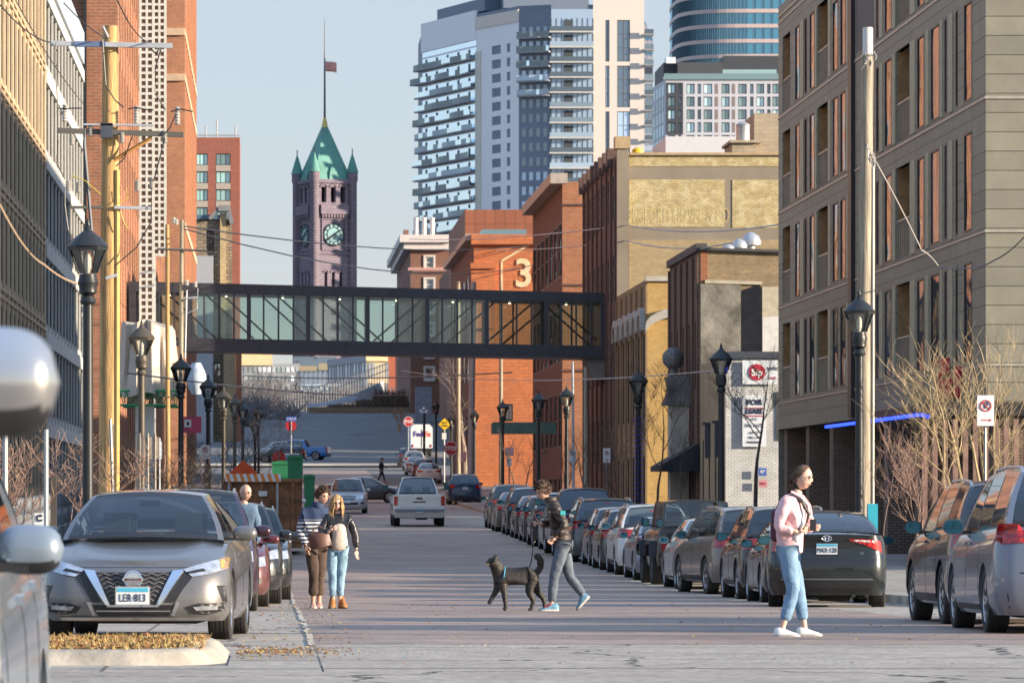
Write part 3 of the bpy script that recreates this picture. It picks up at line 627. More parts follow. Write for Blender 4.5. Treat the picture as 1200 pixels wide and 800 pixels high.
def car(kind, x, y, ang, pm, label, cat, group=None, z=None, pitch=None, name=None):
    """ang: 0 = nose away from the camera, 180 = nose towards it"""
    r0 = proto(kind)
    r = r0 if not r0['_used'] else copy_tree(r0)
    if not r0['_used']: r0['_used'] = 1
    def recol(o):
        if o.type == 'MESH' and any(m and m.name.startswith('PAINT_warm_grey') for m in o.data.materials):
            key = (o.data.name, pm.name)
            if pm.name != 'PAINT_warm_grey':
                if o is not r and True:
                    if key not in PAINTS:
                        d = o.data.copy()
                        for i, m in enumerate(d.materials):
                            if m and m.name.startswith('PAINT_warm_grey'): d.materials[i] = pm
                        PAINTS[key] = d
                    TODO.append((o, PAINTS[key]))
        for c in o.children: recol(c)
    recol(r)
    g = z if z is not None else G(y)
    sl = (G(y+1.5)-G(y-1.5))/3
    r.location = (x, y, g); r.rotation_euler = (atan2(sl, 1)*cos(R(ang)), 0, R(ang))
    return tag(r, label, cat, group)
TODO = []
def flush_paint():
    for o, d in TODO: o.data = d
# ================================================================== people and the dog
SKIN = mat('skin', (.55,.33,.24), .5, var=.08, scale=8); SKIN2 = mat('skin_light', (.62,.40,.31), .5, var=.08, scale=8)
HAIRD = mat('hair_brown', (.075,.04,.022), .55, var=.5, scale=40, bump=.6); HAIRB = mat('hair_blond', (.42,.27,.12), .5, var=.4, scale=40, bump=.6)
EYEM = mat('eye_dark', (.03,.02,.015), .2); LIP = mat('lips', (.42,.16,.14), .5)
def skinmesh(P, E_, Rd, m, name, sub=2, root=0, crease=None):
    me = bpy.data.meshes.new(name); me.from_pydata([tuple(p) for p in P], E_, []); o = bpy.data.objects.new('s', me); COL.objects.link(o)
    md = o.modifiers.new('k', 'SKIN'); md.use_smooth_shade = True
    for i, v in enumerate(me.skin_vertices[0].data):
        r = Rd[i]; v.radius = r if isinstance(r, tuple) else (r, r); v.use_root = (i == root)
    s = o.modifiers.new('u', 'SUBSURF'); s.levels = sub; s.render_levels = sub
    nm = bpy.data.meshes.new_from_object(o.evaluated_get(bpy.context.evaluated_depsgraph_get())); bpy.data.objects.remove(o)
    nm.name = name; nm.materials.clear(); nm.materials.append(m)
    for f in nm.polygons: f.use_smooth = True
    return nm
def join_into(me, others):
    bm = bmesh.new(); bm.from_mesh(me)
    for o in others: bm.from_mesh(o)
    bm.to_mesh(me); bm.free(); return me
def jitter(me, amp, sc, seed=0, only=None):
    from mathutils import noise
    for v in me.vertices:
        if only and not only(v.co): continue
        q = noise.noise_vector(v.co*sc+Vector((seed, seed*1.7, 3.1))); v.co += q*amp
    me.update(); return me
def head_mesh(c, H, yaw, pitch, m, glasses=None):
    """head of height H; local: face looks to -y, then turned. returns skin mesh, list of feature (name, mesh)"""
    from mathutils import noise
    M = Matrix.Translation(c) @ Matrix.Rotation(yaw, 4, 'Z') @ Matrix.Rotation(pitch, 4, 'X')
    a = MB(); nu, nv = 28, 20; rows = []
    for i in range(nv+1):
        ph = pi*i/nv; row = []
        for j in range(nu+1):
            t = 2*pi*j/nu; x = sin(ph)*sin(t); y = -sin(ph)*cos(t); z = cos(ph)
            X = x*.335*H*(1-.22*max(0, -z)**1.2*1.0); Y = y*.40*H; Z = z*.5*H
            if z < -.1 and y > 0: Y *= 1-.35*min(1, -z*1.4)                     # nape
            if y < -.2:
                f = (-y-.2)/.8
                Y += -.075*H*math.exp(-((x/.13)**2))*math.exp(-(((z+.12)/.13)**2))*f*1.3   # nose
                Y += -.03*H*math.exp(-((x/.10)**2))*math.exp(-(((z-.05)/.16)**2))*f
                Y += .040*H*math.exp(-(((abs(x)-.34)/.14)**2))*math.exp(-(((z-.05)/.12)**2))*f       # sockets
                Y += -.022*H*math.exp(-((x/.24)**2))*math.exp(-(((z+.47)/.09)**2))*f                 # lips
                Y += -.035*H*math.exp(-((x/.25)**2))*math.exp(-(((z+.85)/.14)**2))*f                 # chin
                Y += .018*H*math.exp(-((x/.3)**2))*math.exp(-(((z+.66)/.06)**2))*f
            row.append((X, Y, Z))
        rows.append(row)
    a.grid(rows)
    for sg in (-1, 1):                                                           # ears
        e = []
        for i in range(7):
            ph = pi*i/6; e.append([(sg*(.325*H+.03*H*sin(ph)*(1+.5*cos(t))), .03*H+.055*H*sin(ph)*cos(t), -.03*H+.10*H*cos(ph)+.03*H*sin(t)*sin(ph)) for t in [2*pi*k/8 for k in range(9)]])
        a.grid(e)
    for k in range(len(a.v)): a.v[k] = tuple(M @ Vector(a.v[k]))
    sk = a.mesh('head', m, smooth=80, weld=True)
    feats = []
    b = MB()
    for sg in (-1, 1): b.lathe([(.002,-.03*H),(.05*H,0),(.002,.03*H)], 8, M @ Matrix.Translation((sg*.115*H, -.365*H, .03*H)), axis='y')
    feats.append(('eyes', b.mesh('eyes', EYEM)))
    b = MB()
    for sg in (-1, 1): b.tube([M @ Vector(q) for q in ((sg*.05*H,-.392*H,.10*H),(sg*.12*H,-.395*H,.12*H),(sg*.19*H,-.35*H,.10*H))], .02*H, 4)
    feats.append(('eyebrows', b.mesh('eyebrows', HAIRD)))
    b = MB(); b.tube([M @ Vector(q) for q in ((-.09*H,-.372*H,-.235*H),(0,-.41*H,-.228*H),(.09*H,-.372*H,-.235*H))], [.012*H,.03*H,.012*H], 6); feats.append(('mouth', b.mesh('mouth', LIP)))
    if glasses:
        b = MB()
        for sg in (-1, 1):
            pts = [(sg*(.125*H+.085*H*cos(t)), -.42*H+.02*H*abs(cos(t)), .02*H+.062*H*sin(t)) for t in [2*pi*k/14 for k in range(15)]]
            b.tube([M @ Vector(q) for q in pts], .008*H, 4)
            if glasses == 'dark': b.add([M @ Vector(q) for q in pts[:-1]], [tuple(range(14))])
            b.tube([M @ Vector(q) for q in ((sg*.21*H,-.40*H,.04*H),(sg*.35*H,-.02*H,.03*H))], .007*H, 4)
        b.tube([M @ Vector(q) for q in ((-.045*H,-.43*H,.04*H),(.045*H,-.43*H,.04*H))], .008*H, 4)
        feats.append(('glasses', b.mesh('glasses', BLK)))
    return sk, feats, M
def hair_cap(M, H, m, style, seed=1):
    rnd = random.Random(seed); a = MB(); rows = []; nu, nv = 30, 14
    for i in range(nv+1):
        ph = (pi*.66)*i/nv; row = []
        for j in range(nu+1):
            t = 2*pi*j/nu; fr = max(0, -(-cos(t)))  # 1 at the front
            lim = 1-(.62 if style == 'tied' else .52)*max(0, cos(t)+(.25 if style == 'tied' else 0))**.8
            p2 = ph*lim
            x, y, z = sin(p2)*sin(t), -sin(p2)*cos(t), cos(p2)
            k = (1.02 if style == 'tied' else 1.07)+.05*rnd.random()+(.10 if style == 'curly' else .03)*(rnd.random())
            row.append((x*.345*H*k, y*.42*H*k+.01*H, z*.5*H*k+.01*H))
        row[-1] = row[0]; rows.append(row)
    a.grid(rows); 
    if style in ('curly', 'messy'):
        for i in range(260 if style == 'curly' else 120):
            t = rnd.uniform(0, 2*pi); ph = rnd.uniform(0, 1.75)*(1-.42*max(0, cos(t)))
            c = Vector((sin(ph)*sin(t)*.37*H, -sin(ph)*cos(t)*.44*H+.01*H, cos(ph)*.53*H)); d = c.normalized(); sd = Vector((rnd.uniform(-1,1), rnd.uniform(-1,1), rnd.uniform(-.6,.3)))*.06*H
            L = .13*H if style == 'curly' else .05*H
            a.tube([c-d*.03*H, c+d*L*.5+sd*.6, c+d*L+sd*1.4, c+d*L*.6+sd*2.2], [.028*H,.03*H,.024*H,.006*H], 5)
    if style == 'long':
        for i in range(130):
            t = rnd.uniform(.55, 2*pi-.55); q = Vector((sin(t)*.36*H, -cos(t)*.42*H, rnd.uniform(.05,.35)*H)); w = rnd.uniform(.8, 1.25); l = rnd.uniform(.75, 1.15)*H
            ph = rnd.uniform(0, 6); pts = [q*.9+Vector((0,0,.1*H))]
            for k in range(1, 6): u = k/5; pts.append(Vector((q.x*(1+.35*u*w)+.03*H*sin(ph+u*7), q.y*(1+.25*u)+.03*H*cos(ph+u*6), q.z-l*u)))
            a.tube(pts, [.03*H,.035*H,.035*H,.03*H,.022*H,.006*H], 5)
    if style == 'tied':
        for i in range(90):
            t = rnd.uniform(-1.9, 1.9)+0; p2 = 2.07*(1-.62*max(0, cos(t)+.25)**.8)*rnd.uniform(.86, .98); q0 = Vector((sin(p2)*sin(t)*.365*H, -sin(p2)*cos(t)*.44*H, cos(p2)*.52*H)); q2 = Vector((q0.x*.25, .44*H, .05*H)); q1 = (q0+q2)/2; q1 = q1.normalized()*.50*H
            a.tube([q0, q0.lerp(q1, .5)*1.08, q1, q2], [.008*H,.02*H,.024*H,.015*H], 4)
        a.lathe([(.01,-.08*H),(.09*H,-.05*H),(.11*H,.02*H),(.06*H,.09*H),(.01,.1*H)], 10, Matrix.Translation((0,.43*H,.0)))
        for i in range(26):
            x = rnd.uniform(-.08,.08)*H; a.tube([(x*.5,.46*H,.0),(x,.54*H,-.1*H),(x*1.2,.52*H,-.35*H),(x*.8,.47*H,-.6*H+rnd.uniform(-.1,.1)*H)], [.03*H,.035*H,.03*H,.006*H], 5)
    for k in range(len(a.v)): a.v[k] = tuple(M @ Vector(a.v[k]))
    return a.mesh('hair', m, smooth=60)
def hand_meshes(w, d, side, m, curl=.6, s=1.0, up=None):
    """palm and five bent fingers; w wrist point, d direction of the hand, side = direction of the thumb, up = back-of-hand normal"""
    d = Vector(d).normalized(); th = Vector(side); th = (th-d*th.dot(d)).normalized(); n = d.cross(th).normalized() if up is None else Vector(up).normalized()
    P = [w, w+d*.045*s, w+d*.085*s]; out = [skinmesh(P, [(0,1),(1,2)], [(.022*s,.022*s),(.038*s,.018*s),(.038*s,.016*s)], m, 'hand', 1)]
    for i, (o, l) in enumerate(((.028,.072),(.010,.08),(-.009,.075),(-.027,.058))):
        b = w+d*.082*s+th*o*s; c1 = curl*(1+.12*i); d1 = (d*cos(c1*.6)-n*sin(c1*.6)); d2 = (d*cos(c1*1.5)-n*sin(c1*1.5)); d3 = (d*cos(c1*2.2)-n*sin(c1*2.2))
        P = [b-d*.02*s, b, b+d1*l*.45*s, b+d1*l*.45*s+d2*l*.32*s, b+d1*l*.45*s+d2*l*.32*s+d3*l*.23*s]
        out.append(skinmesh(P, [(k,k+1) for k in range(4)], [.009*s,.0092*s,.0085*s,.0078*s,.0065*s], m, 'f', 1))
    b = w+d*.03*s+th*.028*s; t1 = (d*.6+th*.8).normalized(); t2 = (d*.9+th*.25-n*.3).normalized()
    out.append(skinmesh([w+d*.02*s, b, b+t1*.035*s, b+t1*.035*s+t2*.03*s], [(0,1),(1,2),(2,3)], [.012*s,.0125*s,.0105*s,.008*s], m, 'f', 1))
    return out
def limb(P, Rd, m, name, sub=2): return skinmesh([Vector(p) for p in P], [(i, i+1) for i in range(len(P)-1)], Rd, m, name, sub)
def shoe(a, heel, toe, z, w, h, sole=.025, up=.0):
    """shoe from heel to toe (x,y), z = ground under the heel, up = rise of the heel (toe down)"""
    hx, tx = Vector(heel), Vector(toe); L = (tx-hx).length; d = (tx-hx).normalized(); 
    n = d.cross(Vector((0,0,1))).normalized(); u = n.cross(d).normalized()
    if u.z < 0: u = -u
    sec = [(0,.55,.72),(.06,.8,.95),(.2,.95,1.0),(.35,.95,.95),(.5,.98,.72),(.68,1.05,.55),(.85,.95,.42),(.96,.65,.28),(1,.3,.15)]
    for part_, m in (('up', 0), ('sole', 1)):
        a.m = m; rows = []
        for (t, ww, hh) in sec:
            r = []
            for k in range(13):
                q = pi*k/12
                if part_ == 'up': x = cos(q)*w/2*ww*(1-.12*sin(q)); zz = sole+max(0, sin(q))**.7*(h*hh-sole)
                else: x = cos(q)*w/2*ww*1.06; zz = 0 if 1 < k < 11 else sole*1.1
                if part_ == 'sole' and k in (1, 11): zz = 0
                r.append(hx+d*(t*L)+n*x+u*zz)
            rows.append(r)
        a.grid(rows)
    a.m = 0
def build_person(name, base, J, opt):
    """J: joints in metres from the base; opt: clothes and looks"""
    x0 = Vector(base); V = {k: x0+Vector(v) for k, v in J.items()}; s = opt.get('s', 1.0); w = opt.get('w', 1.0); sk = opt['skin']
    root = thing(name, base, opt['label'], 'person', opt.get('group'))
    names = ['pelvis','waist','chest','neck0','neck1','ls','le','lw','rs','re','rw','lh','lk','la','rh','rk','ra']
    P = [V[n] for n in names]; I = {n: i for i, n in enumerate(names)}
    ed = [('pelvis','waist'),('waist','chest'),('chest','neck0'),('neck0','neck1'),('chest','ls'),('ls','le'),('le','lw'),('chest','rs'),('rs','re'),('re','rw'),('pelvis','lh'),('lh','lk'),('lk','la'),('pelvis','rh'),('rh','rk'),('rk','ra')]
    rad = dict(pelvis=.115, waist=.10, chest=.12, neck0=.062, neck1=.052, ls=.05, le=.036, lw=.024, rs=.05, re=.036, rw=.024, lh=.08, lk=.052, la=.034, rh=.08, rk=.052, ra=.034)
    body = skinmesh(P, [(I[a], I[b]) for a, b in ed], [rad[n]*s*w*(.9 if n not in ('neck1','lw','rw','la','ra') else 1) for n in names], sk, 'body', 2, 0)
    hd, feats, HM = head_mesh(V['head'], opt.get('H', .235), opt['yaw'], opt['pitch'], sk, opt.get('glasses'))
    ex = [hd]
    for h in opt['hands']: ex += hand_meshes(V[h[0]], h[1], h[2], sk, h[3] if len(h) > 3 else .6, s*1.0, h[4] if len(h) > 4 else None)
    for k in ('l', 'r'): ex.append(limb([V[k+'k'].lerp(V[k+'a'], .6), V[k+'a'], V[k+'a']-Vector((0,0,.05))], [.036*s,.034*s,.036*s], sk, 'ankle', 1))
    join_into(body, ex); 
    for v in body.vertices: v.co -= x0
    put('body', body, root, (0,0,0))
    def child(nm, me, parent=root):
        for v in me.vertices: v.co -= x0
        return put(nm, me, parent, (0,0,0))
    for nm, me in feats: child(nm, me)
    if opt.get('hair'): child('hair', hair_cap(HM, opt.get('H', .235), opt['hair'][0], opt['hair'][1], opt.get('seed', 1)))
    # top: torso with sleeves
    t = opt['top']; k = t.get('k', 1.0); th = t.get('hem', 'pelvis')
    hemp = V['waist'].lerp(V['pelvis'], t.get('down', 1.0)); b_ = t.get('boxy', 1.0)
    cuff = t.get('cuff', .92)
    tP = [hemp, V['waist'], V['chest'], V['neck0']-Vector((0,0,.01)), V['ls'], V['le'], V['le'].lerp(V['lw'], cuff), V['rs'], V['re'], V['re'].lerp(V['rw'], cuff)]
    tE = [(0,1),(1,2),(2,3),(2,4),(4,5),(5,6),(2,7),(7,8),(8,9)]
    fl = t.get('flat', .8)
    tR = [(.165*b_*s*k,.165*b_*s*k*fl),(.15*s*k*b_,.15*s*k*fl),(.165*s*k,.165*s*k*fl),(.07*s,.07*s),.075*s*k,.062*s*k,.05*s*k,.075*s*k,.062*s*k,.05*s*k]
    top = jitter(skinmesh(tP, tE, tR, t['m'], 'top', 3, 1), .014, 9, 2); tp = child(t.get('name', 'jacket'), jitter(top, .006, 26, 5))
    if t.get('under'):
        c = V['chest']; 
        um = limb([V['waist'].lerp(V['pelvis'], .9), V['waist'], V['chest']+Vector((0,0,.07))], [(.165*s,.085*s),(.14*s,.085*s),(.105*s,.085*s)], t['under'], 'shirt'); 
        o = Vector(t.get('uoff', (0,-.05,0)))
        for v in um.vertices: v.co += o
        child('shirt', um)
    if t.get('collar'):
        a = MB(); c = V['neck0']; 
        a.lathe([(.078*s,-.03),(.088*s,.0),(.082*s,.055),(.07*s,.05),(.07*s,-.02)], 16, Matrix.Translation(c+Vector((0,0,.0)))); child('collar', a.mesh('collar', t['collar'], smooth=60))
    # trousers
    q = opt['legs']; lk = q.get('k', 1.0); hem = q.get('hem', .88); fr = q.get('flare', 1.0)
    lP = [V['pelvis']+Vector((0,0,.06)), V['lh'], V['lh'].lerp(V['lk'], .5), V['lk'], V['lk'].lerp(V['la'], .45), V['lk'].lerp(V['la'], hem), V['rh'], V['rh'].lerp(V['rk'], .5), V['rk'], V['rk'].lerp(V['ra'], .45), V['rk'].lerp(V['ra'], hem)]
    lE = [(0,1),(1,2),(2,3),(3,4),(4,5),(0,6),(6,7),(7,8),(8,9),(9,10)]
    lR = [.125*s*w,.098*s*lk*w,.092*s*lk*w,.07*s*lk,.066*s*lk,.058*s*lk*fr]; lR = lR+lR[1:]
    tr = jitter(skinmesh(lP, lE, lR, q['m'], 'trousers', 3, 0), .009, 11, 8); child(q.get('name', 'trousers'), jitter(tr, .004, 34, 3))
    for sh in opt['shoes']:
        a = MB(); shoe(a, x0+Vector(sh[0]), x0+Vector(sh[1]), 0, *sh[2]); o = child('shoe', a.mesh('shoe', [sh[3], sh[4]], smooth=50))
        if len(sh) > 5:
            b = MB(); p0 = x0+Vector(sh[0]); p1 = x0+Vector(sh[1]); d = (p1-p0); u = Vector((0,0,sh[2][1]))
            for kk in range(4): c = p0+d*(.42+.09*kk)+u*(.80-.1*kk); b.tube([c+Vector((0,-.045,-.012)), c+Vector((0,0,.016)), c+Vector((0,.045,-.012))], .008, 5)
            child('laces', b.mesh('laces', sh[5]), root)
    return root, V, child
def denim(name, c): return mat(name, c, .85, var=.35, scale=6, bump=.3, bscale=60)
def people():
    WH = mat('white_leather', (.75,.75,.74), .45, var=.05); SOLE = mat('rubber_sole', (.50,.47,.42), .6)
    # --- woman in the pink shirt, walking right, phone in both hands
    Y = 46.6; b = (XP(927, Y), Y, G(Y)+.0)
    J = dict(pelvis=(-.02,0,.86), waist=(-.01,0,1.02), chest=(.0,0,1.24), neck0=(.05,-.01,1.41), neck1=(.085,-.02,1.47), head=(.115,-.03,1.585),
        ls=(-.075,-.13,1.335), le=(-.155,-.20,1.08), lw=(.05,-.22,1.05), rs=(.13,.12,1.335), re=(.20,.12,1.09), rw=(.16,-.08,1.08),
        lh=(-.04,-.08,.83), lk=(.01,-.11,.46), la=(-.10,-.12,.10), rh=(-.01,.08,.83), rk=(.08,.07,.47), ra=(.14,.06,.10))
    pink = mat('pink_cotton', (.66,.42,.44), .9, var=.12, scale=5, bump=.3, bscale=30)
    r, V, ch = build_person('person', b, J, dict(skin=SKIN2, s=.95, w=1.0, H=.235, yaw=R(55), pitch=R(9), glasses='clear', hair=(mat('hair_auburn', (.15,.085,.05), .5, var=.5, scale=60, bump=.7), 'tied'), seed=3,
        label='woman in pink overshirt and blue jeans walking right in white sneakers', hands=[('lw', (.9,.35,.12), (0,-.2,1), .8), ('rw', (.8,-.45,.1), (0,.2,1), .8)],
        top=dict(m=pink, k=1.07, down=1.2, boxy=1.02, flat=.95, name='overshirt', cuff=.8, under=mat('white_tee', (.75,.72,.72), .9), uoff=(.055,-.03,.02)),
        legs=dict(m=denim('light_denim', (.16,.27,.40)), k=1.06, hem=.84, flare=1.0, name='jeans'),
        shoes=[((-.18,-.12,.005),(.075,-.15,.005),(.09,.10),WH,SOLE),((.06,.06,.005),(.315,.04,.005),(.09,.10),WH,SOLE)]))
    a = MB(); a.tube([V['neck0']+Vector(q) for q in ((-.06,-.07,.03),(.03,-.085,-.02),(.10,-.06,-.10),(.125,-.05,-.24))], [.02,.026,.022,.012], 5); a.tube([V['neck0']+Vector(q) for q in ((-.02,.07,.03),(.07,.05,-.02),(.13,.02,-.10),(.15,.0,-.24))], [.02,.026,.022,.012], 5); ch('collar', a.mesh('collar', pink, smooth=60))
    bk = mat('backpack_maroon', (.07,.015,.03), .8, var=.3)
    M = Matrix.Translation(V['chest']+Vector((-.135,.03,-.12))) @ Matrix.Scale(.72, 4); a = MB()
    rows = [[M @ Vector((.09*cos(q)*e, .14*sin(q)*e, z)) for q in [2*pi*k/16 for k in range(17)]] for z, e in ((-.24,.3),(-.23,.8),(-.18,1),(0,1.02),(.15,.95),(.2,.7),(.22,.2))]
    a.grid(rows); bo = tag(put('backpack', a.mesh('backpack', bk, b, smooth=60), None, b), 'dark maroon backpack worn by the woman in the pink shirt', 'backpack')
    a = MB()
    for yy in (-.11,.11): a.tube([V['chest']+Vector(q) for q in ((-.14,yy,.0),(-.08,yy,.14),(.0,yy*1.05,.165),(.10,yy*1.1,.10),(.16,yy*1.15,-.02),(.12,yy*1.5,-.16),(-.1,yy*1.3,-.2))], .018, 5)
    part('strap', a, BLK, bo)
    ph = MB(); ph.cbox(V['lw']+Vector((.15,.07,.065)), (.06,.012,.115)); solo('phone', ph, BLK, 'dark phone held in the hands of the woman in pink', 'phone')
    # --- man with the dog
    Y = 65; b = (XP(655, Y), Y, G(Y))
    J = dict(pelvis=(.06,0,.93), waist=(.03,0,1.10), chest=(-.05,0,1.35), neck0=(-.115,-.01,1.53), neck1=(-.165,-.02,1.575), head=(-.22,-.03,1.665),
        ls=(-.075,-.18,1.455), le=(.08,-.25,1.20), lw=(-.05,-.20,1.02), rs=(-.08,.17,1.455), re=(-.10,.20,1.20), rw=(-.26,.0,1.22),
        lh=(.05,-.09,.90), lk=(-.07,-.10,.50), la=(-.11,-.10,.10), rh=(.07,.09,.90), rk=(.15,.10,.49), ra=(.36,.12,.21))
    puff = mat('quilted_brown', (.045,.032,.028), .55, var=.3, scale=5)
    nt = puff.node_tree; w = N(nt, 'ShaderNodeTexWave', i_Scale=3.6, i_Distortion=2.0); w.bands_direction = 'Z'; tc = N(nt, 'ShaderNodeTexCoord'); nt.links.new(tc.outputs['Object'], w.inputs[0]); bu = N(nt, 'ShaderNodeBump', i_Strength=.45, i_Distance=.03); nt.links.new(w.outputs[1], bu.inputs['Height']); nt.links.new(bu.outputs[0], nt.nodes['Principled BSDF'].inputs['Normal'])
    blue = mat('shoe_blue', (.10,.25,.35), .6, var=.4, scale=25); red = mat('shoe_lace_red', (.6,.05,.03), .6)
    r, V, ch = build_person('person', b, J, dict(skin=SKIN, s=1.03, H=.245, yaw=R(-62), pitch=R(24), hair=(HAIRD, 'curly'), seed=5,
        label='man in dark quilted jacket walking a black dog on a leash', hands=[('lw', (-.75,.15,-.5), (-.3,-.2,1), .8), ('rw', (-.8,-.3,0), (0,-.4,1), 1.1)],
        top=dict(m=puff, k=1.06, down=.75, boxy=1.0, name='jacket', collar=puff), legs=dict(m=mat('grey_trousers', (.10,.12,.15), .85, var=.2, bump=.3, bscale=50), k=1.02, hem=.95, name='trousers'),
        shoes=[((-.01,-.10,.005),(-.29,-.13,.005),(.10,.12),blue,SOLE,red),((.44,.12,.20),(.26,.12,.0),(.10,.12),blue,SOLE,red)]))
    a = MB(); a.cbox(V['chest']+Vector((-.07,-.17,.03)), (.06,.02,.02)); ch('jacket_logo', a.mesh('jacket_logo', SOLE))
    a = MB(); a.cbox(V['ls'].lerp(V['le'], .35)+Vector((.06,-.062,0)), (.07,.03,.06)); ch('sleeve_patch', a.mesh('sleeve_patch', mat('patch_teal', (.05,.45,.45), .6)))
    hand = V['rw']+Vector((-.1,-.04,-.02))
    dogb = Vector((XP(602, 65), 65, G(65)))
    a = MB(); p1 = dogb+Vector((-.10,-.02,.47)); pts = []
    for i in range(13): t = i/12; q = hand.lerp(p1, t); q.z -= .28*sin(pi*t)*(1-.25*t); q.x += .12*sin(pi*t); pts.append(q)
    a.tube(pts, .009, 5); a.tube([hand+Vector((0,0,.03)), hand+Vector((.01,-.01,-.1)), hand+Vector((.015,0,-.24))], .018, 6)
    solo('dog_leash', a, BLK, 'thin black leash hanging from the man to the dog', 'leash')
    dog(dogb)
    # --- the couple
    Y = 68.9; b = (XP(370, Y), Y, G(Y))
    J = dict(pelvis=(0,0,.92), waist=(0,0,1.08), chest=(.0,0,1.33), neck0=(.03,-.01,1.51), neck1=(.06,-.03,1.56), head=(.10,-.05,1.66),
        ls=(-.17,-.02,1.43), le=(-.23,.0,1.14), lw=(-.14,-.10,.93), rs=(.17,.04,1.43), re=(.24,.02,1.16), rw=(.2,-.05,.98),
        lh=(-.06,0,.89), lk=(-.03,-.06,.49), la=(-.04,.02,.10), rh=(.08,0,.89), rk=(.06,.05,.50), ra=(.05,.12,.10))
    st = mat('striped_sweater', (.02,.035,.09), .9); nt = st.node_tree; bs = nt.nodes['Principled BSDF']; tc = N(nt, 'ShaderNodeTexCoord'); sp = N(nt, 'ShaderNodeSeparateXYZ'); nt.links.new(tc.outputs['Object'], sp.inputs[0])
    m1 = N(nt, 'ShaderNodeMath', operation='MULTIPLY'); m1.inputs[1].default_value = 18; m2 = N(nt, 'ShaderNodeMath', operation='FRACT'); m3 = N(nt, 'ShaderNodeMath', operation='GREATER_THAN'); m3.inputs[1].default_value = .5
    m4 = N(nt, 'ShaderNodeMath', operation='LESS_THAN'); m4.inputs[1].default_value = 1.31; m5 = N(nt, 'ShaderNodeMath', operation='MULTIPLY')
    nt.links.new(sp.outputs[2], m1.inputs[0]); nt.links.new(m1.outputs[0], m2.inputs[0]); nt.links.new(m2.outputs[0], m3.inputs[0]); nt.links.new(sp.outputs[2], m4.inputs[0]); nt.links.new(m3.outputs[0], m5.inputs[0]); nt.links.new(m4.outputs[0], m5.inputs[1])
    mx = N(nt, 'ShaderNodeMix', data_type='RGBA'); mx.inputs[6].default_value = (.03,.05,.11,1); mx.inputs[7].default_value = (.7,.7,.68,1); nt.links.new(m5.outputs[0], mx.inputs[0]); nt.links.new(mx.outputs[2], bs.inputs['Base Color'])
    BR = mat('brown_trousers', (.07,.045,.035), .9, var=.3, bump=.3); TAN = mat('tan_boots', (.33,.13,.035), .6); 
    build_person('person', b, J, dict(skin=SKIN, s=1.0, H=.24, yaw=R(35), pitch=R(14), hair=(HAIRD, 'curly'), seed=9, label='curly haired man in navy striped sweater beside the blonde woman',
        hands=[('lw', (.1,-.1,-1), (.6,-.5,0), .4), ('rw', (-.2,-.3,-1), (-.6,-.5,0), .4)], top=dict(m=st, k=1.0, down=.9, name='sweater', collar=mat('navy_knit', (.03,.05,.11), .9)), legs=dict(m=BR, k=1.12, hem=.80, flare=1.4),
        shoes=[((-.04,.06,.005),(-.04,-.2,.005),(.10,.10),mat('dusty_pink_shoe', (.45,.28,.24), .6),SOLE),((.05,.2,.02),(.05,-.05,.005),(.10,.10),mat('dusty_pink_shoe', (.45,.28,.24), .6),SOLE)]))
    Y = 68.3; b = (XP(396, Y), Y, G(Y))
    J = dict(pelvis=(0,0,.88), waist=(0,0,1.04), chest=(.0,0,1.25), neck0=(.0,-.01,1.40), neck1=(.0,-.03,1.45), head=(-.02,-.04,1.545),
        ls=(-.16,0,1.33), le=(-.26,-.06,1.10), lw=(-.12,-.24,1.14), rs=(.16,0,1.33), re=(.25,.0,1.08), rw=(.27,-.04,.86),
        lh=(-.08,0,.85), lk=(-.08,-.04,.47), la=(-.07,.0,.12), rh=(.08,0,.85), rk=(.04,-.02,.47), ra=(.03,.02,.12))
    LE = mat('black_leather', (.02,.02,.024), .35, var=.3, bump=.5, bscale=25)
    r, V, ch = build_person('person', b, J, dict(skin=SKIN2, s=.93, H=.225, yaw=R(10), pitch=R(8), glasses='dark', hair=(HAIRB, 'long'), seed=11, label='blonde woman in black leather jacket with sunglasses and light jeans',
        hands=[('lw', (.5,-.5,.35), (0,-.2,1), .7), ('rw', (.02,-.05,-1), (-.4,-.6,0), .35)], top=dict(m=LE, k=1.1, down=.8, boxy=1.02, name='jacket', under=mat('cream_knit', (.55,.46,.38), .95, bump=.4), uoff=(.02,-.075,-.06)), legs=dict(m=denim('pale_denim', (.20,.32,.42)), k=1.0, hem=.82, name='jeans'),
        shoes=[((-.08,.09,.01),(-.09,-.17,.005),(.105,.20),TAN,BLK),((.04,.11,.01),(.10,-.14,.005),(.105,.20),TAN,BLK)]))
    a = MB(); M = Matrix.Translation(V['waist']+Vector((-.27,-.2,-.02))) @ Matrix.Rotation(R(-14), 4, 'Y') @ Matrix.Scale(.84, 4)
    rows = [[M @ Vector((x*(1-.12*abs(z)), .07*cos(pi*k/16*2)*sqrt(max(0,1-(x/.185)**2))*e+0, z)) for k in range(17) for x in [.185*sin(2*pi*k/16)]] for z, e in ((-.15,.3),(-.14,1.2),(-.05,1.2),(.06,1.0),(.13,.5),(.14,.1))]
    a.grid(rows); o = solo('handbag', a, mat('brown_leather', (.11,.05,.035), .5, var=.25), 'brown leather handbag on the arm of the blonde woman', 'handbag', smooth=60)
    a = MB(); a.tube([M @ Vector((-.12,0,.12)), M @ Vector((-.05,.0,.2)), M @ Vector((.05,0,.22)), M @ Vector((.14,0,.12))], .012, 5); part('handle', a, mat('brown_leather', (.16,.07,.045), .5), o)
    # --- bald man behind the maroon van
    Y = 70.4; b = (XP(284.5, Y), Y, G(Y))
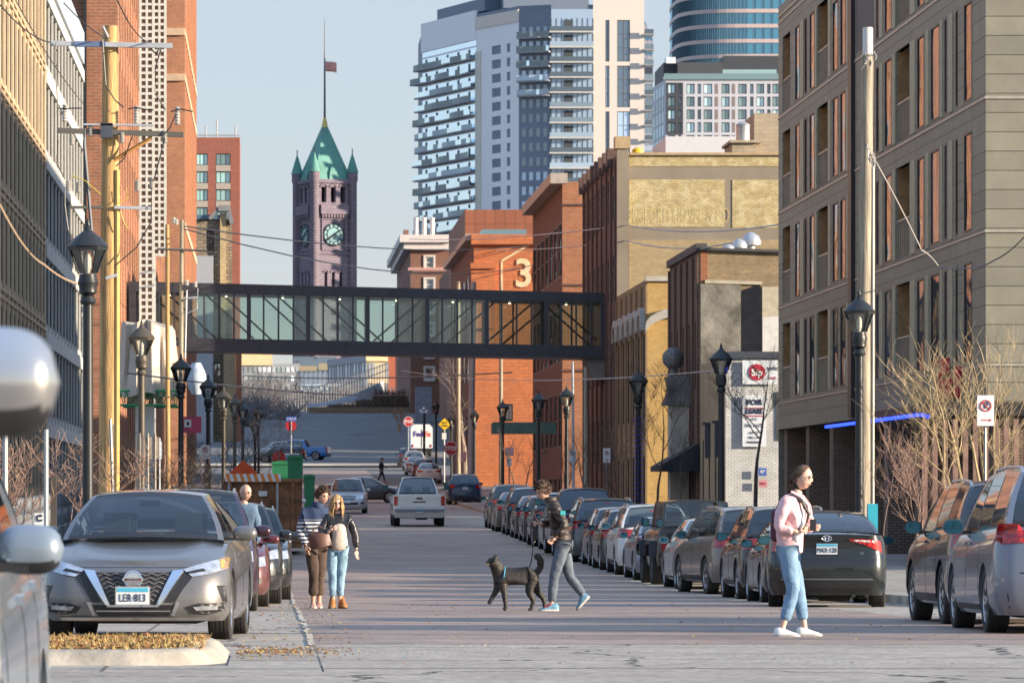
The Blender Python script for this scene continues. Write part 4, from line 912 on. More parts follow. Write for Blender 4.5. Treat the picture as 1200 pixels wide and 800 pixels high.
    J = dict(pelvis=(0,0,.95), waist=(0,0,1.11), chest=(.0,0,1.38), neck0=(.02,-.01,1.57), neck1=(.03,-.02,1.62), head=(.04,-.03,1.73),
        ls=(-.18,0,1.49), le=(-.22,.0,1.2), lw=(-.2,-.05,.95), rs=(.18,0,1.49), re=(.22,.0,1.2), rw=(.2,-.05,.95), lh=(-.08,0,.92), lk=(-.08,-.02,.5), la=(-.08,.0,.1), rh=(.08,0,.92), rk=(.08,-.02,.5), ra=(.08,.0,.1))
    build_person('person', b, J, dict(skin=SKIN, s=1.03, H=.24, yaw=R(50), pitch=R(10), glasses='clear', label='bald man with glasses standing beside the parked cars on the left', hands=[('lw', (0,0,-1), (.6,-.5,0), .4), ('rw', (0,0,-1), (-.6,-.5,0), .4)],
        top=dict(m=mat('blue_grey_fleece', (.10,.16,.24), .9), k=1.05, down=.9), legs=dict(m=mat('grey_trousers', (.1,.1,.1), .8)), shoes=[((-.08,.08,.005),(-.08,-.2,.005),(.1,.1),BLK,BLK),((.08,.08,.005),(.08,-.2,.005),(.1,.1),BLK,BLK)]))
    # --- far pedestrian
    Y = 344; b = (XP(447, Y), Y, G(Y))
    J = dict(pelvis=(0,0,.95), waist=(0,0,1.11), chest=(.0,0,1.38), neck0=(.02,-.01,1.57), neck1=(.03,-.02,1.62), head=(.05,-.03,1.72),
        ls=(-.05,-.18,1.49), le=(-.16,-.2,1.2), lw=(-.04,-.2,1.0), rs=(.0,.18,1.49), re=(.18,.2,1.22), rw=(.34,.18,1.14), lh=(.0,-.08,.92), lk=(-.1,-.08,.5), la=(-.32,-.1,.14), rh=(.0,.08,.92), rk=(.16,.08,.52), ra=(.26,.1,.1))
    DK = mat('dark_coat', (.02,.03,.03), .9)
    build_person('person', b, J, dict(skin=SKIN, s=1.05, H=.25, yaw=R(80), pitch=R(8), hair=(HAIRD, 'messy'), label='distant pedestrian in dark clothes crossing at the far corner', hands=[('lw', (0,0,-1), (.6,-.5,0), .4), ('rw', (.6,0,-.6), (-.6,-.5,0), .4)],
        top=dict(m=DK, k=1.12, down=1.0), legs=dict(m=DK), shoes=[((-.4,-.1,.04),(-.16,-.1,.0),(.1,.1),BLK,BLK),((.2,.1,.005),(.46,.1,.005),(.1,.1),BLK,BLK)]))
def dog(b):
    FUR = mat('dog_black_fur', (.022,.018,.015), .6, var=.6, scale=7, bump=.5, bscale=60)
    r = thing('dog', b, 'black dog trotting left on the leash with tail curled up', 'dog')
    V = lambda *p: Vector(b)+Vector(p)
    P = [V(.06,0,.49), V(.24,0,.50), V(-.12,0,.49), V(-.20,-.01,.52), V(-.235,-.03,.61), V(-.285,-.06,.70), V(-.355,-.14,.672),
         V(.25,-.07,.43), V(.20,-.08,.28), V(.27,-.08,.15), V(.235,-.08,.03), V(.19,-.08,.02),
         V(.27,.07,.43), V(.33,.07,.28), V(.42,.07,.17), V(.43,.07,.035), V(.39,.07,.02),
         V(-.17,-.07,.40), V(-.13,-.08,.24), V(-.11,-.08,.05), V(-.15,-.08,.02),
         V(-.18,.06,.40), V(-.25,.07,.27), V(-.31,.07,.16), V(-.345,.07,.10),
         V(.31,0,.54), V(.37,0,.61), V(.375,0,.71), V(.33,0,.775), V(.28,0,.77)]
    E_ = [(0,1),(0,2),(2,3),(3,4),(4,5),(5,6),(1,7),(7,8),(8,9),(9,10),(10,11),(1,12),(12,13),(13,14),(14,15),(15,16),(2,17),(17,18),(18,19),(19,20),(2,21),(21,22),(22,23),(23,24),(1,25),(25,26),(26,27),(27,28),(28,29)]
    Rd = [.128,.122,.155,.13,.088,.095,.056, .095,.064,.034,.026,.032, .085,.056,.034,.026,.032, .07,.042,.028,.034, .07,.042,.029,.032, .05,.042,.055,.055,.03]
    me = skinmesh(P, E_, Rd, FUR, 'body', 3, 0); jitter(me, .006, 30, 1)
    a = MB()
    for sg in (-1, 1): a.tube([V(-.25,-.045+sg*.065,.755), V(-.25,-.05+sg*.095,.76), V(-.268,-.06+sg*.11,.72), V(-.28,-.07+sg*.108,.68)], [.03,.034,.03,.008], 6)
    join_into(me, [a.mesh('ears', FUR, smooth=60)])
    fr = MB(); rnd = random.Random(2); ps = [p for p in me.polygons]
    for i in range(3600):
        p = rnd.choice(ps); c = p.center
        if c.z < b[2]+.33: continue
        n = p.normal; t = (Vector((.8,0,-.55))-n*Vector((.8,0,-.55)).dot(n)); t = t.normalized() if t.length > .1 else Vector((1,0,0)); w = n.cross(t)*.006; L_ = rnd.uniform(.012,.024); q = c+Vector((rnd.uniform(-.012,.012), rnd.uniform(-.012,.012), rnd.uniform(-.012,.012)))
        fr.add([q-w, q+w, q+t*L_+n*L_*rnd.uniform(.08,.3)], [(0,1,2)])
    part('fur', fr, mat('dog_brown_sheen', (.045,.03,.018), .45, var=.6, scale=9), r)
    for v in me.vertices: v.co -= Vector(b)
    put('body', me, r, (0,0,0))
    a = MB(); a.lathe([(.001,-.02),(.016,-.01),(.016,.01),(.001,.02)], 8, Matrix.Translation(V(-.378,-.178,.69)), axis='x'); part('nose', a, BLK, r)
    a = MB(); a.cbox(V(-.368,-.16,.655), (.05,.05,.03)); part('muzzle', a, mat('dog_grey_muzzle', (.12,.10,.08), .8), r)
    a = MB()
    for sg in (-1, 1): a.lathe([(.001,-.008),(.009,0),(.001,.008)], 8, Matrix.Translation(V(-.325+sg*.030,-.118-sg*.018,.722)))
    part('eyes', a, mat('dog_eye', (.1,.05,.02), .15), r)
    CO = mat('collar_blue', (.10,.35,.50), .5)
    a = MB(); a.tube([V(-.225,-.02,.575)+Vector((.045*sin(t)*.5, .078*cos(t), .078*sin(t)*.6)) for t in [2*pi*k/16 for k in range(17)]], .009, 5); part('collar', a, CO, r)
    a = MB(); a.tube([V(-.14,0,.49)+Vector((.02*sin(t), .135*cos(t), .13*sin(t))) for t in [2*pi*k/18 for k in range(19)]], .009, 5); part('harness', a, CO, r)
# ================================================================== ground and streets
def strip(mb, X0, X1, Ys, dz, nx=1, xs=None):
    rows = [[((X0+(X1-X0)*i/nx), y, G(y)+dz) for i in range(nx+1)] for y in Ys]; mb.grid(rows)
def ys(a, b, st=3): n = max(1, int((b-a)/st)); return [a+(b-a)*i/n for i in range(n+1)]
def ground_mat(name, c1, c2, sc=.6, rough=.9, cracks=True, joints=None, jc=None):
    m, nt, b = nodes(name); L = nt.links.new; tc = N(nt, 'ShaderNodeTexCoord')
    n1 = N(nt, 'ShaderNodeTexNoise', i_Scale=sc, i_Detail=10.0, i_Roughness=.7); L(tc.outputs['Object'], n1.inputs['Vector'])
    r = N(nt, 'ShaderNodeValToRGB'); r.color_ramp.elements[0].position = .35; r.color_ramp.elements[1].position = .68; r.color_ramp.elements[0].color = c4(c1); r.color_ramp.elements[1].color = c4(c2); L(n1.outputs[0], r.inputs[0])
    n2 = N(nt, 'ShaderNodeTexNoise', i_Scale=9.0, i_Detail=9.0, i_Roughness=.75); L(tc.outputs['Object'], n2.inputs['Vector'])
    mr = N(nt, 'ShaderNodeMapRange'); mr.inputs[1].default_value = .3; mr.inputs[2].default_value = .7; mr.inputs[3].default_value = .48; mr.inputs[4].default_value = 1.5; L(n2.outputs[0], mr.inputs[0])
    hs = N(nt, 'ShaderNodeHueSaturation'); L(mr.outputs[0], hs.inputs['Value']); L(r.outputs[0], hs.inputs['Color']); col = hs.outputs[0]
    if cracks:
        v = N(nt, 'ShaderNodeTexVoronoi', feature='DISTANCE_TO_EDGE', i_Scale=.22); n3 = N(nt, 'ShaderNodeTexNoise', i_Scale=1.5, i_Detail=4.0); L(tc.outputs['Object'], n3.inputs['Vector'])
        ad = N(nt, 'ShaderNodeVectorMath', operation='ADD'); L(tc.outputs['Object'], ad.inputs[0]); L(n3.outputs[1], ad.inputs[1]); L(ad.outputs[0], v.inputs['Vector'])
        cm = N(nt, 'ShaderNodeMath', operation='LESS_THAN'); cm.inputs[1].default_value = .006; L(v.outputs[0], cm.inputs[0])
        mx = N(nt, 'ShaderNodeMix', data_type='RGBA'); L(cm.outputs[0], mx.inputs[0]); L(col, mx.inputs[6]); mx.inputs[7].default_value = (.03,.028,.025,1); col = mx.outputs[2]
    if joints:
        br = N(nt, 'ShaderNodeTexBrick', i_Scale=1.0, i_Brick_Width=joints[0], i_Row_Height=joints[1], i_Mortar_Size=.02, offset=0.0); br.inputs['Color1'].default_value = (1,1,1,1); br.inputs['Color2'].default_value = (.9,.9,.9,1); br.inputs['Mortar'].default_value = (.35,.33,.3,1)
        mj = N(nt, 'ShaderNodeMapping'); mj.inputs['Location'].default_value = (1.3,.4,0); L(tc.outputs['Object'], mj.inputs[0]); L(mj.outputs[0], br.inputs['Vector']); mx = N(nt, 'ShaderNodeMix', data_type='RGBA', blend_type='MULTIPLY'); mx.inputs[0].default_value = 1; L(col, mx.inputs[6]); L(br.outputs[0], mx.inputs[7]); col = mx.outputs[2]
    L(col, b.inputs['Base Color']); b.inputs['Roughness'].default_value = rough
    bu = N(nt, 'ShaderNodeBump', i_Strength=.4, i_Distance=.01); L(n2.outputs[0], bu.inputs['Height']); L(bu.outputs[0], b.inputs['Normal'])
    MC[name] = m; return m
def setting():
    asp = ground_mat('asphalt', (.11,.112,.118), (.17,.168,.165), .25)
    conc = ground_mat('concrete_slab', (.30,.27,.225), (.42,.38,.33), .5, joints=(3.0, 3.0))
    walk = ground_mat('sidewalk_concrete', (.28,.26,.23), (.38,.35,.31), .5, cracks=False, joints=(1.6,1.6))
    kerbm = mat('kerb_concrete', (.36,.32,.26), .9, var=.4, scale=1.6, bump=.7)
    Ys = sorted(set([-60,0]+ys(20,640,4)+[700,800,1000,1300,2000,3900]))
    mb = MB(); mb.grid([[(x, y, G(y)) for x in (-2500,-400,-60,-20,0,20,60,400,2500)] for y in Ys]); tag(put('ground', mb.mesh('ground', asp, smooth=60)), kind='structure')
    # brick paving
    m, nt, b = nodes('street_brick'); L = nt.links.new; tc = N(nt, 'ShaderNodeTexCoord')
    br = N(nt, 'ShaderNodeTexBrick', i_Scale=1.0, i_Brick_Width=.22, i_Row_Height=.11, i_Mortar_Size=.009, i_Bias=-.1); br.inputs['Color1'].default_value = (.38,.24,.18,1); br.inputs['Color2'].default_value = (.28,.205,.165,1); br.inputs['Mortar'].default_value = (.20,.17,.15,1)
    L(tc.outputs['Object'], br.inputs['Vector'])
    n1 = N(nt, 'ShaderNodeTexNoise', i_Scale=.35, i_Detail=10.0, i_Roughness=.7); L(tc.outputs['Object'], n1.inputs['Vector'])
    r = N(nt, 'ShaderNodeValToRGB'); r.color_ramp.elements[0].position = .42; r.color_ramp.elements[1].position = .62; r.color_ramp.elements[0].color = (0,0,0,1); r.color_ramp.elements[1].color = (.62,)*3+(1,); L(n1.outputs[0], r.inputs[0])
    mx = N(nt, 'ShaderNodeMix', data_type='RGBA'); L(r.outputs[0], mx.inputs[0]); L(br.outputs[0], mx.inputs[6]); mx.inputs[7].default_value = (.29,.25,.205,1)
    # individual rows sit unevenly: light and dark courses across the street
    mp = N(nt, 'ShaderNodeMapping'); mp.inputs['Scale'].default_value = (.10, 1.1, 1); L(tc.outputs['Object'], mp.inputs[0])
    n2 = N(nt, 'ShaderNodeTexNoise', i_Scale=1.0, i_Detail=8.0, i_Roughness=.8); L(mp.outputs[0], n2.inputs['Vector']); mr = N(nt, 'ShaderNodeMapRange'); mr.inputs[1].default_value = .34; mr.inputs[2].default_value = .66; mr.inputs[3].default_value = .22; mr.inputs[4].default_value = 1.72
    mp2 = N(nt, 'ShaderNodeMapping'); mp2.inputs['Scale'].default_value = (3, 9, 1); L(tc.outputs['Object'], mp2.inputs[0]); n4 = N(nt, 'ShaderNodeTexNoise', i_Scale=1.0, i_Detail=6.0, i_Roughness=.7); L(mp2.outputs[0], n4.inputs['Vector']); av = N(nt, 'ShaderNodeMix', data_type='FLOAT'); av.inputs[0].default_value = .5; L(n2.outputs[0], av.inputs[2]); L(n4.outputs[0], av.inputs[3]); L(av.outputs[0], mr.inputs[0])
    n5 = N(nt, 'ShaderNodeTexNoise', i_Scale=.3, i_Detail=7.0, i_Roughness=.7); L(tc.outputs['Object'], n5.inputs['Vector']); m5 = N(nt, 'ShaderNodeMapRange'); m5.inputs[1].default_value = .35; m5.inputs[2].default_value = .65; m5.inputs[3].default_value = .72; m5.inputs[4].default_value = 1.18; L(n5.outputs[0], m5.inputs[0]); mm = N(nt, 'ShaderNodeMath', operation='MULTIPLY'); L(m5.outputs[0], mm.inputs[0]); L(mr.outputs[0], mm.inputs[1])
    hs = N(nt, 'ShaderNodeHueSaturation'); L(mm.outputs[0], hs.inputs['Value']); L(mx.outputs[2], hs.inputs['Color']); L(hs.outputs[0], b.inputs['Base Color'])
    b.inputs['Roughness'].default_value = .62; ad = N(nt, 'ShaderNodeMath', operation='ADD'); L(n2.outputs[0], ad.inputs[0]); mu = N(nt, 'ShaderNodeMath', operation='MULTIPLY'); mu.inputs[1].default_value = -.5; L(br.outputs[1], mu.inputs[0]); L(mu.outputs[0], ad.inputs[1])
    bu = N(nt, 'ShaderNodeBump', i_Strength=.8, i_Distance=.03); L(ad.outputs[0], bu.inputs['Height']); L(bu.outputs[0], b.inputs['Normal'])
    mb = MB(); strip(mb, .4, 8.1, ys(43.5, 400), .012, 8); tag(put('road', mb.mesh('road', m, smooth=60)), kind='structure')
    mb = MB(); strip(mb, 8.1, 16, ys(43.5, 60), .016, 4); tag(put('road', mb.mesh('road', m, smooth=60)), kind='structure')
    mb = MB(); strip(mb, -2.45, .4, ys(40, 300), .008, 4); strip(mb, 8.1, 10.25, ys(60, 300), .008, 3); tag(put('parking_lane', mb.mesh('parking_lane', conc, smooth=60)), kind='structure')
    # scored concrete crosswalk in front, with arcs brushed into it
    m = ground_mat('scored_concrete', (.28,.25,.215), (.40,.36,.31), .5); nt = m.node_tree; b = nt.nodes['Principled BSDF']; tc = N(nt, 'ShaderNodeTexCoord')
    mp = N(nt, 'ShaderNodeMapping'); mp.inputs['Scale'].default_value = (1.0,.22,0); mp.inputs['Location'].default_value = (0,-9.15,0); nt.links.new(tc.outputs['Object'], mp.inputs[0])
    w = N(nt, 'ShaderNodeTexWave', i_Scale=3.2, i_Distortion=.6, wave_type='RINGS', rings_direction='Z'); 
    sp = N(nt, 'ShaderNodeVectorMath', operation='WRAP'); sp.inputs[1].default_value = (1.6,99,99); sp.inputs[2].default_value = (-1.6,-99,-99); nt.links.new(mp.outputs[0], sp.inputs[0]); nt.links.new(sp.outputs[0], w.inputs[0])
    bu = N(nt, 'ShaderNodeBump', i_Strength=.05, i_Distance=.012); nt.links.new(w.outputs[1], bu.inputs['Height']); nt.links.new(bu.outputs[0], b.inputs['Normal'])
    mb = MB(); 
    strip(mb, .41, 20, ys(29, 43.5, 1), .010, 8); strip(mb, -9, .41, ys(29, 35.8, 1), .010, 6)
    put2 = tag(put('crosswalk', mb.mesh('crosswalk', m, smooth=60), None, (0,0,0)), kind='structure')
    w.inputs['Scale'].default_value = 5; src = b.inputs['Base Color'].links[0].from_socket; m2_ = N(nt, 'ShaderNodeMix', data_type='RGBA', blend_type='MULTIPLY'); m2_.inputs[0].default_value = .04; nt.links.new(src, m2_.inputs[6]); nt.links.new(w.outputs[0], m2_.inputs[7]); nt.links.new(m2_.outputs[2], b.inputs['Base Color'])
    mb = MB(); strip(mb, -8, 20, [36.5, 36.56], .014, 6); tag(put('expansion_joint', mb.mesh('expansion_joint', mat('tar_joint', (.05,.045,.04), .9))), kind='structure')
    gut = mat('gutter_line', (.5,.45,.37), .9, var=.5, scale=6)
    mb = MB(); 
    for y in ys(43, 150, 1.2): 
        if random.random() < .85: a = .36+random.uniform(-.015,.015); mb.add([(a,y,G(y)+.017),(a+.06,y,G(y)+.017),(a+.06,y+1.15,G(y+1.15)+.017),(a,y+1.15,G(y+1.15)+.017)], [(0,1,2,3)])
    tag(put('gutter_joint', mb.mesh('gutter_joint', gut)), kind='structure')
    # kerbs and sidewalks
    for (x0, x1, a, c) in ((-2.6,-2.45,48,300), (10.25,10.4,60,300)):
        mb = MB(); mb.grid([[(x, y, G(y)+dz) for x, dz in ((x0, -.1),(x0,.15),(x1,.15),(x1,-.1))] for y in ys(a, c)]); tag(put('kerb', mb.mesh('kerb', kerbm)), kind='structure')
    mb = MB(); strip(mb, -30, -2.6, ys(48, 300), .145, 4); strip(mb, 10.4, 60, ys(60, 300), .145, 4); tag(put('sidewalk', mb.mesh('sidewalk', walk)), kind='structure')
    # bulb-out island with kerb ring and dry grass
    poly = [(-12,37.4),(-1.2,37.4)]+[(-1.2+.85*sin(t), 38.5-1.1*cos(t)) for t in [R(k) for k in range(8, 90, 12)]]+[(-.35,41.2)]+[(-.9+.55*cos(t), 41.2+.9*sin(t)) for t in [R(k) for k in range(12, 91, 15)]]+[(-12,42.1)]
    def ring(p, w):
        out = []
        for i in range(len(p)):
            a, b_ = Vector(p[i-1]), Vector(p[(i+1) % len(p)]); d = (b_-a).normalized(); n = Vector((-d.y, d.x)); out.append((p[i][0]+n.x*w, p[i][1]+n.y*w))
        return out
    inn = ring(poly, .38); mb = MB(); n = len(poly)
    for (p, z0, q, z1) in ((poly, .0, ring(poly,.10), .10), (ring(poly,.10), .10, ring(poly,.16), .125), (ring(poly,.16), .125, inn, .125)):
        for i in range(n):
            j = (i+1) % n; mb.quad((*p[i], G(p[i][1])+z0), (*p[j], G(p[j][1])+z0), (*q[j], G(q[j][1])+z1), (*q[i], G(q[i][1])+z1))
    tag(put('kerb_island', mb.mesh('kerb_island', kerbm, smooth=40, weld=True)), kind='structure')
    mb = MB(); mb.quad(*[(*p, G(p[1])+.115) for p in inn]); tag(put('soil', mb.mesh('soil', mat('soil', (.20,.13,.06), .95, var=.4, scale=8))), kind='structure')
    mb = MB(); rnd = random.Random(3)
    gm = [mat('dry_grass', (.42,.30,.12), .9, var=.5, scale=9), mat('dead_leaf', (.30,.12,.035), .8, var=.5, scale=9)]
    for i in range(9000):
        x, y = rnd.uniform(-5, -.55), rnd.uniform(38, 41.75); z = G(y)+.115; mb.m = 0 if rnd.random() < .8 else 1
        if mb.m == 0:
            h = rnd.uniform(.015,.065); dx, dy = rnd.uniform(-.06,.06), rnd.uniform(-.04,.04); t = rnd.uniform(0, 3.1); cx, cy = cos(t)*.007, sin(t)*.007
            mb.add([(x-cx,y-cy,z),(x+cx,y+cy,z),(x+dx,y+dy,z+h)], [(0,1,2)])
        else:
            t = rnd.uniform(0, 6); s = rnd.uniform(.02,.04); h = rnd.uniform(.005,.035); mb.add([(x+s*cos(t),y+s*sin(t),z+h),(x-s*sin(t),y+s*cos(t),z+h+rnd.uniform(-.02,.02)),(x-s*cos(t),y-s*sin(t),z+h),(x+s*sin(t),y-s*cos(t),z+h+rnd.uniform(-.02,.02))], [(0,1,2,3)])
    tag(put('grass', mb.mesh('grass', gm)), kind='stuff')
    mb = MB()
    for i in range(1500):
        k = rnd.random()
        if k < .5: x, y = rnd.gauss(.0,.35), rnd.gauss(40.9,.8)
        elif k < .7: x, y = rnd.uniform(-.3,.8), rnd.uniform(42,75)
        else: x, y = rnd.uniform(-.5,12), rnd.uniform(37,75)
        s = rnd.uniform(.008,.022); t = rnd.uniform(0,6); z = G(y)+.02; h = rnd.uniform(.0,.015)
        if x < -.3 and y < 42.2: continue
        mb.m = 0 if rnd.random() < .5 else 1
        mb.add([(x+s*cos(t),y+s*sin(t),z),(x-s*sin(t),y+s*cos(t),z+h),(x-s*cos(t),y-s*sin(t),z),(x+s*sin(t),y-s*cos(t),z+h)], [(0,1,2,3)])
    tag(put('leaf_litter', mb.mesh('leaf_litter', [gm[0], gm[1]])), kind='stuff')
    # apron in front of the island
    mb = MB(); strip(mb, -8, .4, ys(35.8, 37.4, 1), .006, 4); strip(mb, -.34, .42, ys(37.4, 43.5, 1), .006); tag(put('gutter_apron', mb.mesh('gutter_apron', conc)), kind='structure')
    # sunlit far kerb, verge and far sidewalk strip
    mb = MB(); strip(mb, -60, 14, ys(412, 424), .15, 3); tag(put('far_sidewalk', mb.mesh('far_sidewalk', mat('pale_concrete', (.5,.43,.34), .9))), kind='structure')
    mb = MB(); mb.grid([[(x, y, z) for x, z in ((-70,0),(0,0),(60,0))] for y, z in ()]) if False else None
# ================================================================== buildings
def base(x, y): return Vector((x, y, G(min(y, 3000))))
def building(name, x, y, label, cat='building', group=None): return thing(name, base(x, y), label, cat, group)
def box_shell(root, x0, y0, x1, y1, z0, z1, m, name='wall'):
    mb = MB(); mb.box(x0, y0, z0, x1, y1, z1); return part(name, mb, m, root)
def right_apartment():
    X = 17.1; Y0, Y1 = 112.2, 158.0; z = lambda v: CZ+v
    PAN = mat('fibre_panel', (.235,.22,.165), .55, var=.12, scale=1.5)
    nt = PAN.node_tree; b = nt.nodes['Principled BSDF']; tc, v = wallvec(nt); br = N(nt, 'ShaderNodeTexBrick', i_Scale=1.0, i_Brick_Width=7.3, i_Row_Height=.46, i_Mortar_Size=.012, offset=.5)
    br.inputs['Color1'].default_value = (1,1,1,1); br.inputs['Color2'].default_value = (.86,.86,.88,1); br.inputs['Mortar'].default_value = (.25,.25,.25,1); nt.links.new(v.outputs[0], br.inputs['Vector'])
    mx = N(nt, 'ShaderNodeMix', data_type='RGBA', blend_type='MULTIPLY'); mx.inputs[0].default_value = 1; src = b.inputs['Base Color'].links[0].from_socket; nt.links.new(src, mx.inputs[6]); nt.links.new(br.outputs[0], mx.inputs[7]); nt.links.new(mx.outputs[2], b.inputs['Base Color'])
    LGT = mat('olive_panel', (.32,.31,.21), .5, var=.15); WOOD = mat('balcony_timber', (.34,.20,.09), .7, var=.3, scale=4); BAND = mat('band_metal', (.42,.38,.32), .4, .3)
    FR = mat('window_frame_black', (.02,.02,.022), .4); GL = winmat('apartment_glass', (.02,.025,.03), .35, tint=(.95,.95,.95)); 
    root = building('apartment_building', X, Y1, 'dark grey panel clad apartment block with balconies at the right edge of the street', 'building')
    f = Facade(root, X, Y1, -pi/2); U = lambda px: Y1-F*X/(px-317)
    tops = []
    wins, bal, pan = [], [], []
    wp = [(932,937),(943,945.5),(949,954.5),(976,982),(985,991),(1027,1030),(1037,1045),(1075,1083),(1091,1101),(1107,1109.5),(1120,1122.5),(1130,1139)]
    bp = [(917,926),(958,970),(1050,1066)]; zf = [3.22+3.19*k for k in range(5)]
    for k, zz in enumerate(zf):
        for a, c in wp:
            if k == 4: continue
            if k == 3 and 976 <= a <= 1030: wins.append((U(a), z(zz+.15), U(c), z(zz+2.3))); continue
            wins.append((U(a), z(zz+.15), U(c), z(zz+2.58)))
        for a, c in bp:
            if k < 4: bal.append((U(a), z(zz+.12), U(c), z(zz+2.62)))
    u9 = Y1-Y0; mb = MB(); f.wall(mb, 0, u9, z(2.35), z(16.55), wins+bal, .05)
    mb.quad((X, Y0, z(2.35)), (X+34, Y0, z(2.35)), (X+34, Y0, z(16.55)), (X, Y0, z(16.55)))
    mb.quad((X, Y0, z(2.35)), (X, Y1, z(2.35)), (X+34, Y1, z(2.35)), (X+34, Y0, z(2.35))); mb.quad((X, Y0, z(16.55)), (X+34, Y0, z(16.55)), (X+34, Y1, z(16.55)), (X, Y1, z(16.55)))
    mb.quad((X, Y1, z(-2)), (X+34, Y1, z(-2)), (X+34, Y1, z(16.55)), (X, Y1, z(16.55))); mb.quad((X+34, Y0, z(-2)), (X+34, Y1, z(-2)), (X+34, Y1, z(16.55)), (X+34, Y0, z(16.55)))
    part('wall', mb, PAN, root)
    # lighter vertical panels between the openings
    for a, c in ((938,942),(955.5,957.5),(971,974),(992,1000),(1031,1035),(1046,1049.5),(1067,1073),(1085,1089),(1102,1105),(1112,1117)):
        mb = MB()
        for zz in zf[:4]: f.box(mb, U(a), U(c), z(zz+.12), z(zz+2.6), -.025, .01)
        part('cladding_strip', mb, LGT, root)
    windows(f, wins, FR, GL, 1, 1, .05, -.01, limit=70)
    for (a, b0, c, d) in bal:
        mb = MB(); f.box(mb, a, c, b0, d, 1.5, 1.55); mb.quad(f.p(a,b0,.05), f.p(a,d,.05), f.p(a,d,1.5), f.p(a,b0,1.5)); mb.quad(f.p(c,b0,.16), f.p(c,d,.16), f.p(c,d,1.5), f.p(c,b0,1.5)); mb.quad(f.p(a,d,.16), f.p(c,d,.16), f.p(c,d,1.5), f.p(a,d,1.5)); mb.quad(f.p(a,b0,.16), f.p(c,b0,.16), f.p(c,b0,1.5), f.p(a,b0,1.5))
        o = part('balcony', mb, WOOD, root)
        mb = MB(); f.box(mb, a+.4, c-.3, b0+.02, d-.35, 1.42, 1.49); part('balcony_door', mb, GL, o)
        mb = MB(); f.box(mb, a, c, b0+1.02, b0+1.07, .02, .07)
        n = max(4, int((c-a)/.35))
        for i in range(n+1): u = a+(c-a-.05)*i/n; f.box(mb, u, u+.04, b0, b0+1.02, .03, .06)
        part('railing', mb, BAND, o)
    for zz in zf+[16.2]:
        mb = MB(); f.box(mb, 0, u9+.06, z(zz-.03), z(zz+.03), -.03, 0); mb.box(X, Y0-.04, z(zz-.03), X+34, Y0, z(zz+.03)); part('floor_band', mb, BAND, root)
    mb = MB(); f.box(mb, U(998), U(1002), z(2.4), z(16.5), -.12, 0); part('downpipe', mb, FR, root)
    mb = MB(); f.box(mb, U(1003), U(1024), z(13.0), z(15.95), -.004, .0); part('parapet_recess', mb, mat('recess_panel', (.07,.07,.068), .6), root)
    # set back ground floor: dark glass, brick piers
    BP = brick('pier_brick', (.27,.18,.13), (.20,.14,.10), (.06,.05,.045)); SH = winmat('shop_glass', (.03,.03,.03), .3)
    mb = MB(); mb.box(X+1.6, Y0+1.6, z(-2.4), X+33, Y1, z(2.35)); part('shopfront', mb, SH, root)
    for i in range(8):
        mb = MB(); y = Y1-.4-i*6.4; mb.box(X+.15, y-.9, z(-2.4), X+1.59, y, z(2.35)); part('pier', mb, BP, root)
    for i in range(5):
        mb = MB(); x = X+.2+i*6; mb.box(x, Y0+.2, z(-2.4), x+.9, Y0+1.59, z(2.35)); part('pier', mb, BP, root)
    SL = mat('timber_slats', (.22,.13,.10), .7, var=.4, scale=3)
    mb = MB()
    for i in range(60): mb.box(X+7.1+i*.3, Y0+.9, z(-2.3), X+7.25+i*.3, Y0+1.0, z(2.3))
    tag(part('slat_screen', mb, SL, root))
    mb = MB()
    for i in range(3, 17): mb.box(X-2.4+i*.24, Y0-1.2, z(-1.6), X-2.28+i*.24, Y0-1.1, z(1.9))
    part('slat_screen', mb, SL, root); mb = MB()
    for i in range(26): mb.box(X-.0+.7, Y0+2+i*.32, z(-1.0), X+.85, Y0+2.16+i*.32, z(2.2))
    part('slat_screen', mb, SL, root)
    mb = MB(); mb.box(X-1.3, Y0-.8, z(2.0), X+14, Y0-.0-.08, z(2.3)); mb.box(X-1.3, Y0-.079, z(2.0), X-.08, Y0+14, z(2.3)); part('canopy', mb, FR, root)
    mb = MB(); mb.tube([(X-1.34, Y0+.2, z(1.98+.03*0))]+[(X-1.34, Y0+.2+k*1.6, z(2.06)) for k in range(1, 14)], .045, 5); part('light_string', mb, emit('blue_led', (.02,.06,1), 1.5), root)
    # red channel letters on the flank
    mb = MB(); u0 = U(1092); f.box(mb, u0, U(1106), z(2.42), z(3.0), -.05, -.03); part('sign_backing', mb, LGT, root)
    g = ['fRees', 'houS']; RED = mat('sign_red', (.55,.015,.04), .4)
    o = lettering('rheos', 1.05, RED, root, f.p(U(1094), z(2.95), -.09)-root.location, -pi/2, ext=.05, bold=.02); o.location = f.p((U(1092)+U(1130))/2, z(2.85), -.09)-root.location
    mb = MB(); f.box(mb, U(1108), U(1114), z(3.15), z(3.55), -.12, -.03); f.box(mb, U(1124), U(1128), z(2.5), z(3.3), -.12, -.03); part('sign_mark', mb, RED, root)
    return root
